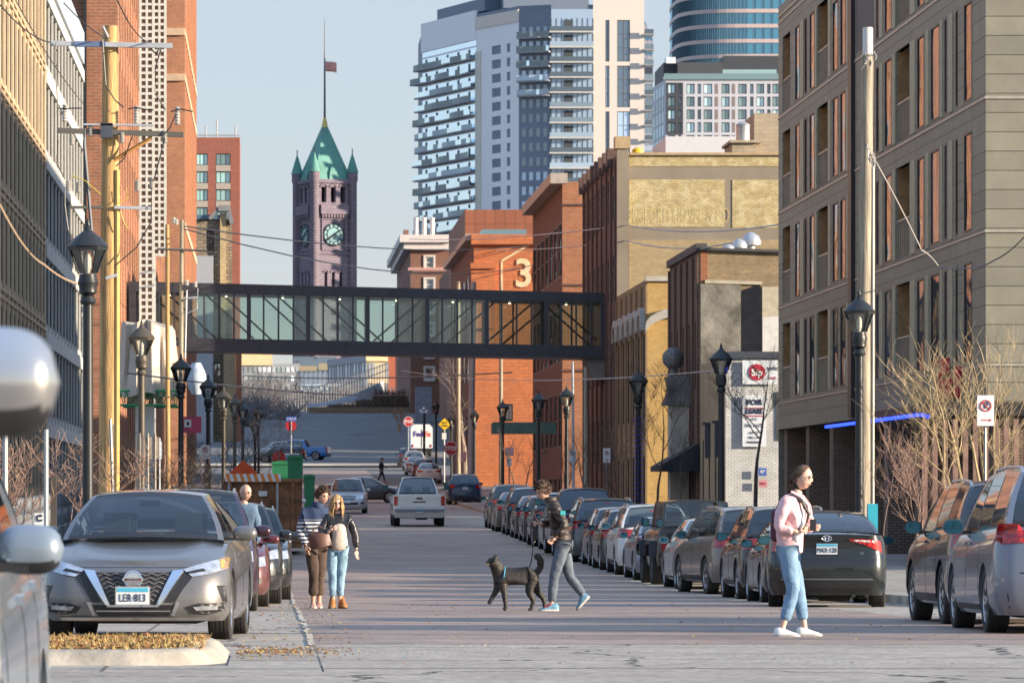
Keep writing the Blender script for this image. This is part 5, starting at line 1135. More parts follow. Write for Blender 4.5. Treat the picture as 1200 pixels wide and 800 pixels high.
def brick_block(name, label, X, Y0, Y1, ztop, m, bays, floors, fh, z0, frac=.55, wm=None, gm=None, depthx=30, pier=None, cornice=None, zlo=.7, zhi=2.4, front=None, limit=90, nx=1, nz=2, side='R', arch=False, fw=.07):
    """warehouse on the right (facade faces -x) or left (faces +x); the end towards the camera is a wall too"""
    root = building(name, X, Y0, label); Z = lambda v: CZ+v
    s = 1 if side == 'R' else -1
    f = Facade(root, X, Y1 if side == 'R' else Y0, -pi/2 if side == 'R' else pi/2); L_ = Y1-Y0
    b = L_/bays; rects = [(b*(i+.5-frac/2), Z(z0+fh*k+zlo), b*(i+.5+frac/2), Z(z0+fh*k+zhi)) for k in range(floors) for i in range(bays)]
    if side == 'R': rects = sorted(rects, key=lambda r: -r[0])
    zb = -3.2
    mb = MB(); f.wall(mb, 0, L_, Z(zb), Z(ztop), rects, .2); x0, x1 = sorted((X, X+s*depthx)); part('wall', mb, m, root)
    mb = MB(); mb.quad((x0,Y0,Z(zb)), (x1,Y0,Z(zb)), (x1,Y0,Z(ztop)), (x0,Y0,Z(ztop))); fr = part('end_wall', mb, front or m, root)
    mb = MB(); mb.quad((x0,Y0,Z(ztop)-.3), (x1,Y0,Z(ztop)-.3), (x1,Y1,Z(ztop)-.3), (x0,Y1,Z(ztop)-.3)); mb.quad((x0,Y1,Z(zb)), (x1,Y1,Z(zb)), (x1,Y1,Z(ztop)), (x0,Y1,Z(ztop))); xx = X+s*depthx; mb.quad((xx,Y0,Z(zb)), (xx,Y1,Z(zb)), (xx,Y1,Z(ztop)), (xx,Y0,Z(ztop))); part('roof', mb, mat('roof_felt', (.08,.08,.08), .9), root)
    windows(f, rects, wm or mat('window_frame_black', (.02,.02,.022), .4), gm or winmat('old_glass', (.02,.022,.022), .18), nx, nz, fw, .01, limit=limit)
    if pier:
        for i in range(bays+1):
            mb = MB(); f.box(mb, max(0, b*i-pier[0]/2), min(L_, b*i+pier[0]/2), Z(zb), Z(ztop-.25), -pier[1], 0); part('pilaster', mb, pier[2] if len(pier) > 2 else m, root)
    if cornice:
        mb = MB(); f.box(mb, -.1, L_+.1, Z(ztop-.1), Z(ztop+cornice[0]), -cornice[1], .3); part('cornice', mb, cornice[2], root)
    return root, f, fr
def right_side():
    # painted brick bar with the banner
    WB = brick('white_painted_brick', (.60,.61,.60), (.50,.51,.51), (.36,.36,.36), ms=.015, stain=.3); YB = brick('buff_brick', (.42,.30,.16), (.33,.23,.12), (.25,.2,.14), stain=.3)
    root, f, fr = brick_block('brick_building', 'low white painted brick building carrying the For Lease banner', 17.1, 176.4, 186.8, 5.35, YB, 4, 1, 3, -.6, .22, zlo=.4, zhi=3.0, front=WB, depthx=26)
    CAP = mat('cap_metal', (.05,.06,.08), .5)
    mb = MB(); mb.box(17.0, 176.25, CZ+5.3, 43, 176.55, CZ+5.55); part('parapet_cap', mb, CAP, root)
    BANW = mat('banner_white', (.62,.66,.70), .7, var=.04); REDP = mat('banner_red', (.42,.02,.05), .6)
    def ban(x0, y0, x1, y1, label):
        Y = 176.3; mb = MB(); mb.box(XP(x0,Y), Y-.05, ZP(y1,Y), XP(x1,Y), Y-.02, ZP(y0,Y)); return solo('banner', mb, BANW, label, 'banner')
    Y = 176.24; o = ban(870, 422, 911, 450, 'white wall banner with a round red logo above the tall one'); 
    def onb(o, t, s, px, py, m, **k): return lettering(t, s, m, o, Vector((XP(px,Y), Y-.01, ZP(py,Y)))-o.location, 0, **k)
    mb = MB(); mb.lathe([(.01,0),(.31,0),(.31,.02),(.01,.02)], 28, Matrix.Translation((XP(887,Y), Y-.02, ZP(436,Y))), axis='y'); part('logo_disc', mb, REDP, o)
    onb(o, 'Sip', .36, 887, 436.5, mat('banner_letter', (.8,.8,.8), .6), bold=.01).location.y -= .03; onb(o, 'WINE', .17, 906, 432, INK); onb(o, 'BAR', .15, 906, 443, REDP)
    o = ban(870, 463, 898, 523, 'tall white For Lease banner on the painted brick wall')
    onb(o, 'FOR', .27, 884, 471.5, INK, bold=.012, sx=1.15); onb(o, 'LEASE', .25, 884, 482, INK, bold=.012, sx=.98)
    mb = MB(); mb.box(XP(872,Y), Y-.02, ZP(478.2,Y), XP(896,Y), Y, ZP(477.4,Y)); mb.box(XP(872,Y), Y-.02, ZP(487.5,Y), XP(896,Y), Y, ZP(486.5,Y)); part('underline', mb, REDP, o)
    onb(o, '612', .15, 884, 491, INK); onb(o, '341-1672', .19, 884, 498.5, INK); onb(o, 'OFF ST', .13, 884, 507, INK); onb(o, 'MILL ST', .13, 884, 512.5, INK); onb(o, 'PARKING', .13, 884, 518, INK)
    mb = MB(); mb.box(XP(888.5,Y), Y-.06, ZP(557,Y), XP(898,Y), Y-.04, ZP(548,Y)); o = solo('wall_sign', mb, mat('sign_blue', (.05,.12,.4), .5), 'small blue and white square sign on the white brick wall', 'sign'); onb(o, '4P', .2, 893, 552.5, PLT).location.y -= .06
    mb = MB(); mb.box(XP(889,Y), Y-.06, ZP(571,Y), XP(899,Y), Y-.04, ZP(562,Y)); o = solo('wall_sign', mb, mat('sign_pink', (.5,.25,.28), .5), 'small red and white square sign below the blue one', 'sign'); onb(o, 'NO', .14, 894, 566.5, REDP).location.y -= .06
    mb = MB(); mb.box(XP(910,Y), 176.36, ZP(516,Y), XP(960,Y), 176.39, ZP(459,Y)); part('window', mb, winmat('shop_glass', (.012,.013,.015), .25), root)
    # wall lanterns on the buff flank
    for k, yy in enumerate((178.6, 182.6)):
        mb = MB(); mb.box(16.9, yy-.12, CZ+1.6, 17.08, yy+.12, CZ+2.9); mb.box(16.8, yy-.18, CZ+2.9, 17.08, yy+.18, CZ+3.0); solo('wall_lantern', mb, CAP, 'black wall lantern on the buff brick side wall, %s of two' % ('nearer', 'farther')[k], 'lantern', group='black wall lanterns on the buff brick wall')
    mb = MB(); zt = CZ+(585-518)/30; mb.prism([(17.05, zt), (15.5, zt-.9), (15.5, zt-1.1), (17.05, zt-1.1)], 186.9, 191.5); solo('awning', mb, mat('awning_black', (.015,.018,.03), .8), 'black sloping awning over the doorway beyond the buff brick wall', 'awning')
    # building with the stucco end wall
    RB = brick('dark_red_brick', (.17,.075,.05), (.12,.055,.04), (.10,.08,.06), stain=.3); BE = brick('beige_common_brick', (.36,.26,.14), (.27,.19,.10), (.2,.16,.11), stain=.5, sc=.6)
    root, f, fr = brick_block('brick_building', 'dark red brick building with patched grey stucco end wall and roof vents', 17.1, 187.2, 201, 10, RB, 5, 2, 5, -1.4, .4, zlo=.8, zhi=3.6, front=BE, depthx=26, pier=(.9,.09), cornice=(.2,.14,mat('dark_coping', (.06,.06,.065), .7)))
    ST = mat('grey_stucco', (.20,.185,.155), .95, var=.55, scale=1.1, bump=.9); TAR = mat('tar_patch', (.022,.024,.03), .9, var=.25, spec=.05); CRM = mat('cream_plaster', (.45,.40,.30), .9, var=.2)
    Y = 187.2
    def pz(px, py): return (XP(px, Y), ZP(py, Y))
    def onwall(name, pts, m, d=.05):
        mb = MB(); mb.prism([pz(*p) for p in pts], Y-d, Y+.01); part(name, mb, m, root)
    onwall('stucco', [(821,332),(868,334),(868,470),(821,470)], ST, .06); onwall('tar_patch', [(868,341),(891,333),(893,420),(868,420)], TAR, .05); onwall('plaster', [(893.2,336),(912,336),(930,420),(893.2,420)], CRM, .04); onwall('plaster', [(893.4,372),(930,368),(930,470),(893.4,470)], mat('white_plaster', (.6,.59,.56), .9), .045)
    onwall('brick_corner', [(821,293),(829,293),(829,331.5),(821,331.5)], brick('orange_brick', (.40,.13,.05), (.30,.10,.045), (.2,.12,.08), stain=.2), .03); onwall('coping', [(820,290),(940,294),(940,297),(820,293)], mat('dark_coping', (.06,.06,.065), .7), .2); onwall('mortar_edge', [(826,328),(893,330),(893,333.6),(826,332)], CRM, .1)
    GALV = mat('galvanised', (.5,.5,.5), .4, .6)
    for k, (px, h, w) in enumerate(((853, .6, .25), (866, .85, .30), (880, 1.15, .37))):
        Y_ = 190+k; x = XP(px, Y_); zb = CZ+9.7; mb = MB(); mb.lathe([(w*.5,0),(w*.5,h*.55),(w*.52,h*.6),(w*1.1,h*.6),(w*1.15,h*.72),(w*.9,h*.92),(w*.3,h*1.05),(.01,h*1.07)], 18, Matrix.Translation((x, Y_, zb))); solo('roof_vent', mb, GALV, '%s galvanised roof vent with a mushroom cap' % ('smallest', 'middle', 'tallest')[k], 'roof vent', 'mushroom vents on the brick roof', smooth=40)
    # yellow brick with arched windows
    YE = brick('yellow_brick', (.55,.34,.10), (.45,.27,.08), (.35,.25,.12), stain=.15); YD = brick('tan_brick', (.30,.20,.10), (.24,.16,.08), (.2,.15,.1), stain=.2)
    root, f, fr = brick_block('brick_building', 'yellow brick building with stone arches over its tall windows', 17.1, 213, 231.7, 10, YD, 6, 2, 5.6, -2.8, .5, zlo=.8, zhi=4.8, front=YE, depthx=26, pier=(.7,.08))
    LM = mat('limestone', (.40,.37,.32), .85, var=.2)
    b = 18.7/6
    for i in range(6):
        mb = MB(); uc = b*(i+.5); zc = CZ+7.7
        for k in range(10):
            a0, a1 = pi*k/10, pi*(k+1)/10; r0, r1 = b*.30, b*.42
            q = [f.p(uc+r*cos(a), zc+r*.8*sin(a), w) for w in (-.3,-.02) for r, a in ((r0,a0),(r1,a0),(r1,a1),(r0,a1))]; mb.add(q, [(0,1,2,3),(4,7,6,5),(0,4,5,1),(1,5,6,2),(2,6,7,3),(3,7,4,0)])
        part('arch', mb, LM, root)
    mb = MB(); n = 14; Y = 212.9; x0, x1 = 17.1, 21.3; zc = CZ+7.5
    for k in range(n):
        a0, a1 = pi*k/n, pi*(k+1)/n; q = [(19.2+r*cos(a), y, zc+(r-1.3)*.9+ .55*sin(a)) for y in (Y-.25, Y+.05) for r, a in ((2.0,a0),(2.35,a0),(2.35,a1),(2.0,a1))]
        q = [(19.3-2.3*cos(a)*(1), y, zc+.9*sin(a)+d) for y in (Y-.25, Y+.05) for d, a in ((0,a0),(.4,a0),(.4,a1),(0,a1))]; mb.add(q, [(0,1,2,3),(4,7,6,5),(0,4,5,1),(1,5,6,2),(2,6,7,3),(3,7,4,0)])
    part('arch', mb, LM, root)
    mb = MB(); mb.box(17, 212.85, CZ+9.9, 43, 213.2, CZ+10.12); part('parapet_cap', mb, LM, root)
    # globe and hopper on a plinth
    PL = mat('weathered_zinc', (.16,.16,.16), .6, .3, var=.4, scale=2, bump=.5)
    r = thing('globe_sculpture', (15.8, 190.5, G(190.5)+.15), 'grey weathered globe on a hopper shaped base above the entrance', 'sculpture'); Y = 190.5; s_ = F/Y
    mb = MB(); c = Vector((XP(789,Y), Y, ZP(420,Y))); rr = .44; rows = [[c+Vector((rr*sin(p)*cos(t), rr*sin(p)*sin(t), rr*cos(p)))*(1+.06*((i+j) % 2)) for j, t in enumerate([2*pi*k/12 for k in range(13)])] for i, p in enumerate([pi*k/8 for k in range(9)])]; mb.grid(rows); part('globe', mb, PL, r)
    mb = MB(); mb.lathe([(.12,0),(.16,.2),(.12,.5)], 12, Matrix.Translation((c.x,c.y,c.z-.85))); mb.prism([(XP(776,Y),ZP(475,Y)),(XP(812,Y),ZP(475,Y)),(XP(808,Y),ZP(458,Y)),(XP(811,Y),ZP(445,Y)),(XP(797,Y),ZP(440,Y)),(XP(780,Y),ZP(442,Y)),(XP(783,Y),ZP(458,Y))], Y-.6, Y+.6); part('hopper', mb, PL, r)
    mb = MB(); mb.box(XP(784,Y), Y-.5, G(Y), XP(806,Y), Y+.5, ZP(475,Y)); part('plinth', mb, LM, r)
    # big warehouse
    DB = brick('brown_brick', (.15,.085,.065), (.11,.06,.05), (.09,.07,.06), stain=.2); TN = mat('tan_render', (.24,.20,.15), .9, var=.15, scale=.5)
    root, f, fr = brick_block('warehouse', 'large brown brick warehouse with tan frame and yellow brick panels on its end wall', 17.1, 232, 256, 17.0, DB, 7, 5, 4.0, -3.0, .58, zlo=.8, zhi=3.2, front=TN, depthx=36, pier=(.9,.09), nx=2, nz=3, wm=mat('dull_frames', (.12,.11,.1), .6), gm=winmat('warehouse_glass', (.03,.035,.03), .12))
    YM = brick('mottled_yellow_brick', (.56,.43,.18), (.40,.30,.13), (.30,.25,.15), bw=.3, rh=.1, ms=.02, stain=.8, stc=(.62,.55,.36), sc=2.2); BM = brick('plain_buff_brick', (.40,.30,.16), (.33,.25,.13), (.25,.2,.13), bw=.3, rh=.1, stain=.2)
    Y = 232
    for nm, x0, y0, x1, y1, m in (('brick_panel',737,182,1010,195,YM),('brick_panel',737,210.5,849,266,YM),('brick_panel',858,211,1010,267,YM),('brick_panel',737,281,1010,420,BM)):
        mb = MB(); mb.box(XP(x0,Y), Y-.03, ZP(y1,Y), XP(x1,Y), Y+.01, ZP(y0,Y)); p = part(nm, mb, m, root)
    lettering('ONSFORD HOVEL & CO', 1.05, mat('ghost_lettering', (.46,.37,.18), .9, var=.5, scale=3), root, Vector((XP(793,Y), Y-.035, ZP(253,Y)))-root.location, sx=.46, name='painted_lettering', ext=.002)
    mb = MB(); mb.box(17.1, 231.6, CZ-3, XP(736,Y), 232, CZ+17.3); part('corner_pier', mb, TN, root); mb = MB(); mb.box(17.0, 231.5, CZ+17.3, XP(738,Y), 232.6, CZ+17.9); mb.box(XP(738,Y), 231.8, CZ+17.0, 53, 232.4, CZ+17.12); part('coping', mb, mat('sandstone', (.42,.30,.17), .8), root)
    for k in range(8): mb = MB(); f.box(mb, 3.0*k, 3.0*k+.8, CZ+16.6, CZ+17.5, -.3, .2); part('parapet_block', mb, DB, root)
    # penthouse and tank on that roof
    BG = brick('beige_block', (.42,.34,.24), (.36,.29,.2), (.3,.25,.2), bw=.5, rh=.2); Y = 238
    mb = MB(); mb.box(XP(858,Y), Y, CZ+16.8, XP(886,Y), Y+4, ZP(166,Y)); mb.box(XP(886.3,Y), Y+1, CZ+16.8, XP(980,Y), Y+6, ZP(131,Y)); mb.box(XP(855,Y), Y-.2, ZP(167.5,Y), XP(892,Y), Y+4.2, ZP(164.5,Y)); solo('rooftop_room', mb, BG, 'beige block stair room on the warehouse roof', 'rooftop room')
    mb = MB(); mb.lathe([(.35,0),(.35,.8),(.37,.85),(.1,1.0)], 18, Matrix.Translation((XP(873,Y), Y+1, ZP(164,Y)))); solo('roof_tank', mb, GALV, 'short pale cylinder standing on the beige rooftop room', 'tank', smooth=40)
    mb = MB(); mb.lathe([(.2,0),(.28,.1),(.28,.35),(.1,.45)], 10, Matrix.Translation((XP(748,232.6), 233, CZ+17.0))); solo('roof_cover', mb, mat('yellow_plastic', (.7,.5,.02), .5), 'small yellow cover on the warehouse parapet', 'cover')
    # white tent wall behind (low white shed roof)
    mb = MB(); mb.box(XP(780,285), 285, CZ+18.21, XP(863,285), 295, ZP(160,285)); w = solo('white_shed', mb, mat('white_corrugated', (.55,.57,.6), .6, var=.05), 'white corrugated plant room behind the warehouse roof', 'building')
    # orange brick pier building
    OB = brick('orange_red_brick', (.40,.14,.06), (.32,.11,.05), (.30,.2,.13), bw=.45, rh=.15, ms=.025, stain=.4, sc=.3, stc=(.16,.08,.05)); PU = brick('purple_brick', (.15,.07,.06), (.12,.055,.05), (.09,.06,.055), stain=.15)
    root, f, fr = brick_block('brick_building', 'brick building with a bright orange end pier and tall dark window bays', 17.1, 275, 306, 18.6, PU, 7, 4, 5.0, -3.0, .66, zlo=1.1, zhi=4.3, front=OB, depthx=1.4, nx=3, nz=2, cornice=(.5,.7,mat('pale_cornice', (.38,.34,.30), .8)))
    mb = MB(); mb.box(18.5, 275.4, CZ-3, 50, 306, CZ+18.2); part('rear_wing', mb, PU, root)
    for zz in (7.5, 12.5, 17.2): mb = MB(); mb.box(17.05, 274.9, CZ+zz, 18.55, 275, CZ+zz+.12); part('string_course', mb, PU, root)
    # mural building with the 3
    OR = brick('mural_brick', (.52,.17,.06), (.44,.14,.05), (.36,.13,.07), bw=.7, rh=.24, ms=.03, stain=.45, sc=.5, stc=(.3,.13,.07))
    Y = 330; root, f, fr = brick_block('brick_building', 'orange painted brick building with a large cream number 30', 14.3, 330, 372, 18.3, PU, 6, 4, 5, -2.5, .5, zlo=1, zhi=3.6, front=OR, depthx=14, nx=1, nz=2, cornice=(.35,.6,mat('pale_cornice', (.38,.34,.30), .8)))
    CRE = mat('mural_cream', (.70,.55,.34), .8)
    mb = MB(); p = [(588,420),(588,305.5),(626,283.5),(640,276)]; P = [Vector((XP(a,Y), Y-.04, ZP(b_,Y))) for a, b_ in p]
    for a, b_ in zip(P, P[1:]):
        d = (b_-a).normalized(); n = Vector((-d.z,0,d.x))*.07; mb.add([a-n, a+n, b_+n, b_-n, a-n+Vector((0,.03,0)), a+n+Vector((0,.03,0)), b_+n+Vector((0,.03,0)), b_-n+Vector((0,.03,0))], [(0,1,2,3),(0,4,5,1),(1,5,6,2),(2,6,7,3),(3,7,4,0)])
    part('painted_line', mb, CRE, root)
    for k, m in enumerate((mat('mural_shadow', (.22,.08,.035), .85), CRE)):
        lettering('30', 2.75, m, root, Vector((XP(625-(1-k)*1.6,Y), Y-.03-.02*k, ZP(321.5+(1-k)*1.2,Y)))-root.location, name='painted_number', bold=.05, ext=.01, sx=.98)
    mb = MB(); mb.box(14.1, 329.6, CZ+17.9, 28.3, 330, CZ+18.6); mb.box(14.05, 329.5, CZ+16.2, XP(581,Y), 330, CZ+16.6); mb.box(14.1, 329.7, CZ+12, XP(580,Y), 330, CZ+16.2); part('cornice', mb, OR, root)
    mb = MB(); mb.box(XP(565,334), 334, CZ+18.3, XP(617,334), 340, CZ+19.2); part('roof_glazing', mb, winmat('teal_glass', (.05,.12,.13), .4), root)
    # plain red box
    RM = mat('rust_panel', (.30,.10,.05), .7, var=.1, scale=.3); nt = RM.node_tree; b = nt.nodes['Principled BSDF']; tc, v = wallvec(nt); br = N(nt, 'ShaderNodeTexBrick', i_Scale=1.0, i_Brick_Width=.9, i_Row_Height=1.8, i_Mortar_Size=.06, offset=0.0); br.inputs['Color1'].default_value = (.30,.10,.05,1); br.inputs['Color2'].default_value = (.25,.085,.045,1); br.inputs['Mortar'].default_value = (.2,.07,.04,1); nt.links.new(v.outputs[0], br.inputs[0]); nt.links.new(br.outputs[0], b.inputs['Base Color'])
    root = building('office_block', 17.4, 420, 'plain rust red panelled block behind the orange mural building'); box_shell(root, 17.4, 420, 32, 458, CZ-1, CZ+25.9, RM)
    # corner brick building with cornice
    CB = brick('corner_brick', (.26,.11,.07), (.20,.09,.06), (.18,.12,.09), stain=.15); WT = mat('white_stone', (.62,.56,.52), .8, var=.08)
    Y = 560; root = building('brick_building', 16.7, 560, 'square brick building with a pale overhanging cornice and small white framed windows'); s_ = F/Y
    f = Facade(root, XP(481,Y), Y, 0); wd = XP(530,Y)-XP(481,Y); r1 = []
    for py in (301, 327, 353, 379, 405, 431): r1 += [(XP(498.5,Y)-f.o.x, ZP(py+13,Y), XP(508,Y)-f.o.x, ZP(py,Y))]
    mb = MB(); f.wall(mb, 0, wd, CZ+5, CZ+31, r1, .2)
    f2 = Facade(root, XP(481,Y), Y+60, -pi/2); r2 = [(4+9*i, CZ+7+k*4.4, 6+9*i, CZ+9.4+k*4.4) for i in range(6) for k in range(5)]; f2.wall(mb, 0, 60, CZ+5, CZ+31, r2, .2); part('wall', mb, CB, root)
    windows(f, r1, WT, winmat('old_glass', (.02,.022,.022), .18), 1, 2, .14, .05); windows(f2, r2, WT, winmat('old_glass', (.02,.022,.022), .18), 1, 2, .14, .05)
    for a in r1:
        mb = MB(); g = .22; f.box(mb, a[0]-g, a[0], a[1]-g, a[3]+g, -.12, 0); f.box(mb, a[2], a[2]+g, a[1]-g, a[3]+g, -.12, 0); f.box(mb, a[0], a[2], a[3], a[3]+g, -.12, 0); f.box(mb, a[0], a[2], a[1]-g*1.3, a[1], -.18, 0); part('window_surround', mb, WT, root)
    mb = MB(); x0 = XP(481,Y); mb.box(x0-1.3, Y-1.3, CZ+30.6, XP(530,Y), Y+61, CZ+31.5); mb.box(x0-.8, Y-.8, CZ+29.8, XP(530,Y), Y+60.5, CZ+30.6); part('cornice', mb, WT, root)
    mb = MB(); mb.box(x0-.3, Y-.3, ZP(317,Y), XP(530,Y), Y, ZP(313.5,Y)); 
    for i in range(16): mb.box(x0+.2+i*.3, Y-.22, ZP(319,Y), x0+.36+i*.3, Y, ZP(317,Y))
    part('string_course', mb, mat('pink_stone', (.5,.28,.24), .8), root)
    for k, px in enumerate((487.5, 497, 506.5)): mb = MB(); mb.lathe([(.28,0),(.28,2.2),(.34,2.25),(.34,2.4)], 12, Matrix.Translation((XP(px,565), 565, CZ+31.5))); solo('chimney_flue', mb, WT, 'white cylindrical flue on the cornice roof, %s of three' % ('left', 'middle', 'right')[k], 'chimney', 'white flues on the corner building')
    mb = MB(); mb.box(XP(473,575), 575, CZ+31.2, XP(479,575), 577, CZ+33); solo('chimney', mb, CB, 'small brick chimney at the left of the white flues', 'chimney')
def skyway():
    Y0, Y1 = 239, 242.6; A = (XP(152,Y0), XP(710,Y0)); root = building('skyway', 5, Y0, 'dark steel and glass pedestrian bridge across the street', 'footbridge')
    ST = mat('skyway_steel', (.045,.05,.062), .45, .2, var=.15); nt = ST.node_tree
    def Zt(x, top=True): t = (x-A[0])/(A[1]-A[0]); return CZ+(lerp(11.1, 10.5, t) if top else lerp(7.62, 7.17, t))
    def beam(x0, x1, ta, tb, ya, yb, nm='beam', m=ST, mb=None):
        """slab between x0 and x1 from height fraction ta to tb of the tube"""
        own = mb is None; mb = mb or MB(); h = lambda x, t: lerp(Zt(x, False), Zt(x), t)
        v = [(x0,ya,h(x0,ta)),(x1,ya,h(x1,ta)),(x1,yb,h(x1,ta)),(x0,yb,h(x0,ta)),(x0,ya,h(x0,tb)),(x1,ya,h(x1,tb)),(x1,yb,h(x1,tb)),(x0,yb,h(x0,tb))]
        mb.add(v, [(0,3,2,1),(4,5,6,7),(0,1,5,4),(1,2,6,5),(2,3,7,6),(3,0,4,7)]); return part(nm, mb, m, root) if own else None
    beam(A[0], A[1], .85, 1, Y0-.12, Y1+.12, 'roof_beam'); beam(A[0]+2.6, A[1], 0, .19, Y0-.12, Y1+.12, 'floor_beam'); beam(A[0], A[0]+2.6, .10, .19, Y0-.1, Y1+.1, 'floor_beam')
    beam(A[0], A[0]+.32, .19, .85, Y0-.1, Y1+.1, 'end_frame'); beam(A[1]-.28, A[1], .19, .85, Y0-.1, Y1+.1, 'end_frame')
    mb = MB()
    for i in range(1, 11): x = A[0]+(A[1]-A[0])*i/11; beam(x-.012, x+.012, .86, .995, Y0-.13, Y0-.12, mb=mb); beam(x-.012, x+.012, .01, .18, Y0-.13, Y0-.12, mb=mb) if x > A[0]+2.7 else None
    part('panel_joints', mb, BLK, root)
    SG = glassy('skyway_glass', (.82,.88,.86), .02, .03)
    for yy in (Y0, Y1): beam(A[0]+.32, A[1]-.28, .19, .85, yy-.01, yy+.01, 'glazing', SG)
    n = 16
    for yy in (Y0, Y1):
        for i in range(1, n*2):
            x = A[0]+(A[1]-A[0])*i/(n*2); w = .045 if i % 4 else .10
            if i % 2 == 0 or yy == Y0: beam(x-w, x+w, .19, .85, yy-.09, yy-.02, 'mullion')
    DG = mat('truss_steel', (.03,.03,.035), .5)
    for yy in (Y0+.35, Y1-.35):
        for i in range(8):
            x0 = A[0]+1.0+(A[1]-A[0]-1.4)*i/8; x1 = x0+(A[1]-A[0]-1.4)/8*.86; up = i >= 4; h = lambda x, t: lerp(Zt(x, False), Zt(x), t)
            a, b = (.20, .84) if (up and i < 7) else (.84, .20); mb = MB(); dx = .95 if yy > Y0+1 else 0; mb.tube([(x0+dx, yy, h(x0, a)), (x1+dx, yy, h(x1, b))], .055, 6); part('truss_brace', mb, DG, root)
    mb = MB()
    for i in range(8): x = A[0]+2+i*2.9; mb.lathe([(.03,0),(.06,-.02),(.06,-.04),(.01,-.05)], 10, Matrix.Translation((x, Y0+1.2, lerp(Zt(x,False), Zt(x), .83))))
    part('ceiling_lamps', mb, emit('warm_downlight', (1,.85,.6), 3), root)
    mb = MB(); mb.prism([(A[1]-1.0, Zt(A[1],False)), (A[1], Zt(A[1],False)), (A[1], Zt(A[1],False)-1.0), (A[1]-.7, Zt(A[1],False)-1.0)], Y0+.2, Y1-.2); part('bearing', mb, mat('skyway_bracket', (.2,.19,.18), .7), root)
def left_side():
    X = -7.2; FR = mat('bronze_frame', (.05,.045,.04), .4); GLB = winmat('left_glass', (.02,.025,.035), .3)
    # near tan building
    TP = mat('tan_precast', (.46,.35,.23), .8, var=.15, scale=.8, bump=.2); Z = lambda v: CZ+v
    root = building('office_building', X, 124, 'tan office block with close vertical piers at the left edge'); f = Facade(root, X, 124, pi/2)
    zb = [-3, -.1, 2.63, 5.36, 8.05, 10.8, 13.6, 16.4, 19.2]; rects = []
    for k in range(1, len(zb)-1):
        for i in range(12): u = .25+i*2.07; rects.append((u+.45, Z(zb[k]+.45), u+1.85, Z(zb[k+1]-.15)))
    mb = MB(); f.wall(mb, 0, 25, Z(-3), Z(19.4), rects, .35); mb.quad((X-20,124,Z(-3)), (X,124,Z(-3)), (X,124,Z(19.4)), (X-20,124,Z(19.4))); mb.quad((X-20,149,Z(-3)), (X,149,Z(-3)), (X,149,Z(19.4)), (X-20,149,Z(19.4))); mb.quad((X-20,124,Z(19.4)), (X,124,Z(19.4)), (X,149,Z(19.4)), (X-20,149,Z(19.4))); part('wall', mb, TP, root)
    rects = sorted(rects, key=lambda r: r[1] > Z(14)); windows(f, rects, FR, GLB, 2, 1, .06, .0, limit=70)
    for i in range(13): mb = MB(); u = i*2.07+.0; f.box(mb, u+.02, u+.42, Z(-2.9), Z(19.2), -.06, 0); part('pier', mb, TP, root)
    for k in range(1, len(zb)): mb = MB(); f.box(mb, 0, 25, Z(zb[k]-.02), Z(zb[k]+.06), -.075, 0); f.box(mb, 0, 25, Z(zb[k]+.2), Z(zb[k]+.26), -.07, 0); part('spandrel_rail', mb, TP, root)
    # grey framed building
    GP_ = mat('pale_grey_precast', (.46,.45,.42), .7, var=.1, scale=.8); DW = mat('dark_window_wall', (.035,.04,.045), .4)
    root = building('office_building', X, 149.3, 'pale grey framed office block with dense vertical fins beyond the tan one'); f = Facade(root, X, 149.3, pi/2)
    zb = [-3,-.6,2.2,5.1,7.9,10.7,13.45,16.1]; rects = []
    for k in range(len(zb)-1):
        for i in range(12): u = .3+i*2.45; rects.append((u, Z(zb[k]+.5), u+2.15, Z(zb[k+1]-.15)))
    mb = MB(); f.wall(mb, 0, 29.8, Z(-3), Z(17.6), rects, .3); mb.quad((X-20,149.3,Z(-3)), (X,149.3,Z(-3)), (X,149.3,Z(17.6)), (X-20,149.3,Z(17.6))); mb.quad((X-20,179.1,Z(-3)), (X,179.1,Z(-3)), (X,179.1,Z(17.6)), (X-20,179.1,Z(17.6))); mb.quad((X-20,149.3,Z(17.6)), (X,149.3,Z(17.6)), (X,179.1,Z(17.6)), (X-20,179.1,Z(17.6))); part('wall', mb, GP_, root)
    windows(f, rects, FR, GLB, 2, 1, .06, .0, limit=80)
    for i in range(13): mb = MB(); u = i*2.45; f.box(mb, u, u+.2, Z(-2.9), Z(16.1), -.055, 0); part('fin', mb, GP_, root)
    for zz in zb[1:]: mb = MB(); f.box(mb, -.05, 29.9, Z(zz-.2), Z(zz+.25), -.10, 0); part('spandrel', mb, GP_, root)
    mb = MB(); f.box(mb, -.05, 30, Z(16.6), Z(17.8), -.09, 0); part('cornice_panel', mb, mat('pale_blue_panel', (.34,.40,.47), .5), root)
    # scaffold hoist with gold netting at its back corner
    # brick towers
    RB = brick('terracotta_brick', (.34,.12,.06), (.27,.10,.05), (.30,.2,.14), bw=.5, rh=.16, ms=.025, stain=.4, sc=.25, stc=(.16,.09,.06)); RB2 = brick('terracotta_brick_light', (.42,.16,.07), (.35,.13,.06), (.34,.22,.15), bw=.5, rh=.16, ms=.025, stain=.35, sc=.25, stc=(.2,.1,.06))
    BAND = mat('limestone_band', (.50,.36,.24), .8)
    root = building('brick_tower', -7.4, 226, 'tall terracotta brick tower with vertical piers behind the wooden utility pole'); f = Facade(root, -7.4, 226, pi/2)
    rects = [(1+4.3*i+1.2, Z(12+3.6*k), 1+4.3*i+2.9, Z(14.2+3.6*k)) for i in range(22) for k in range(9)]
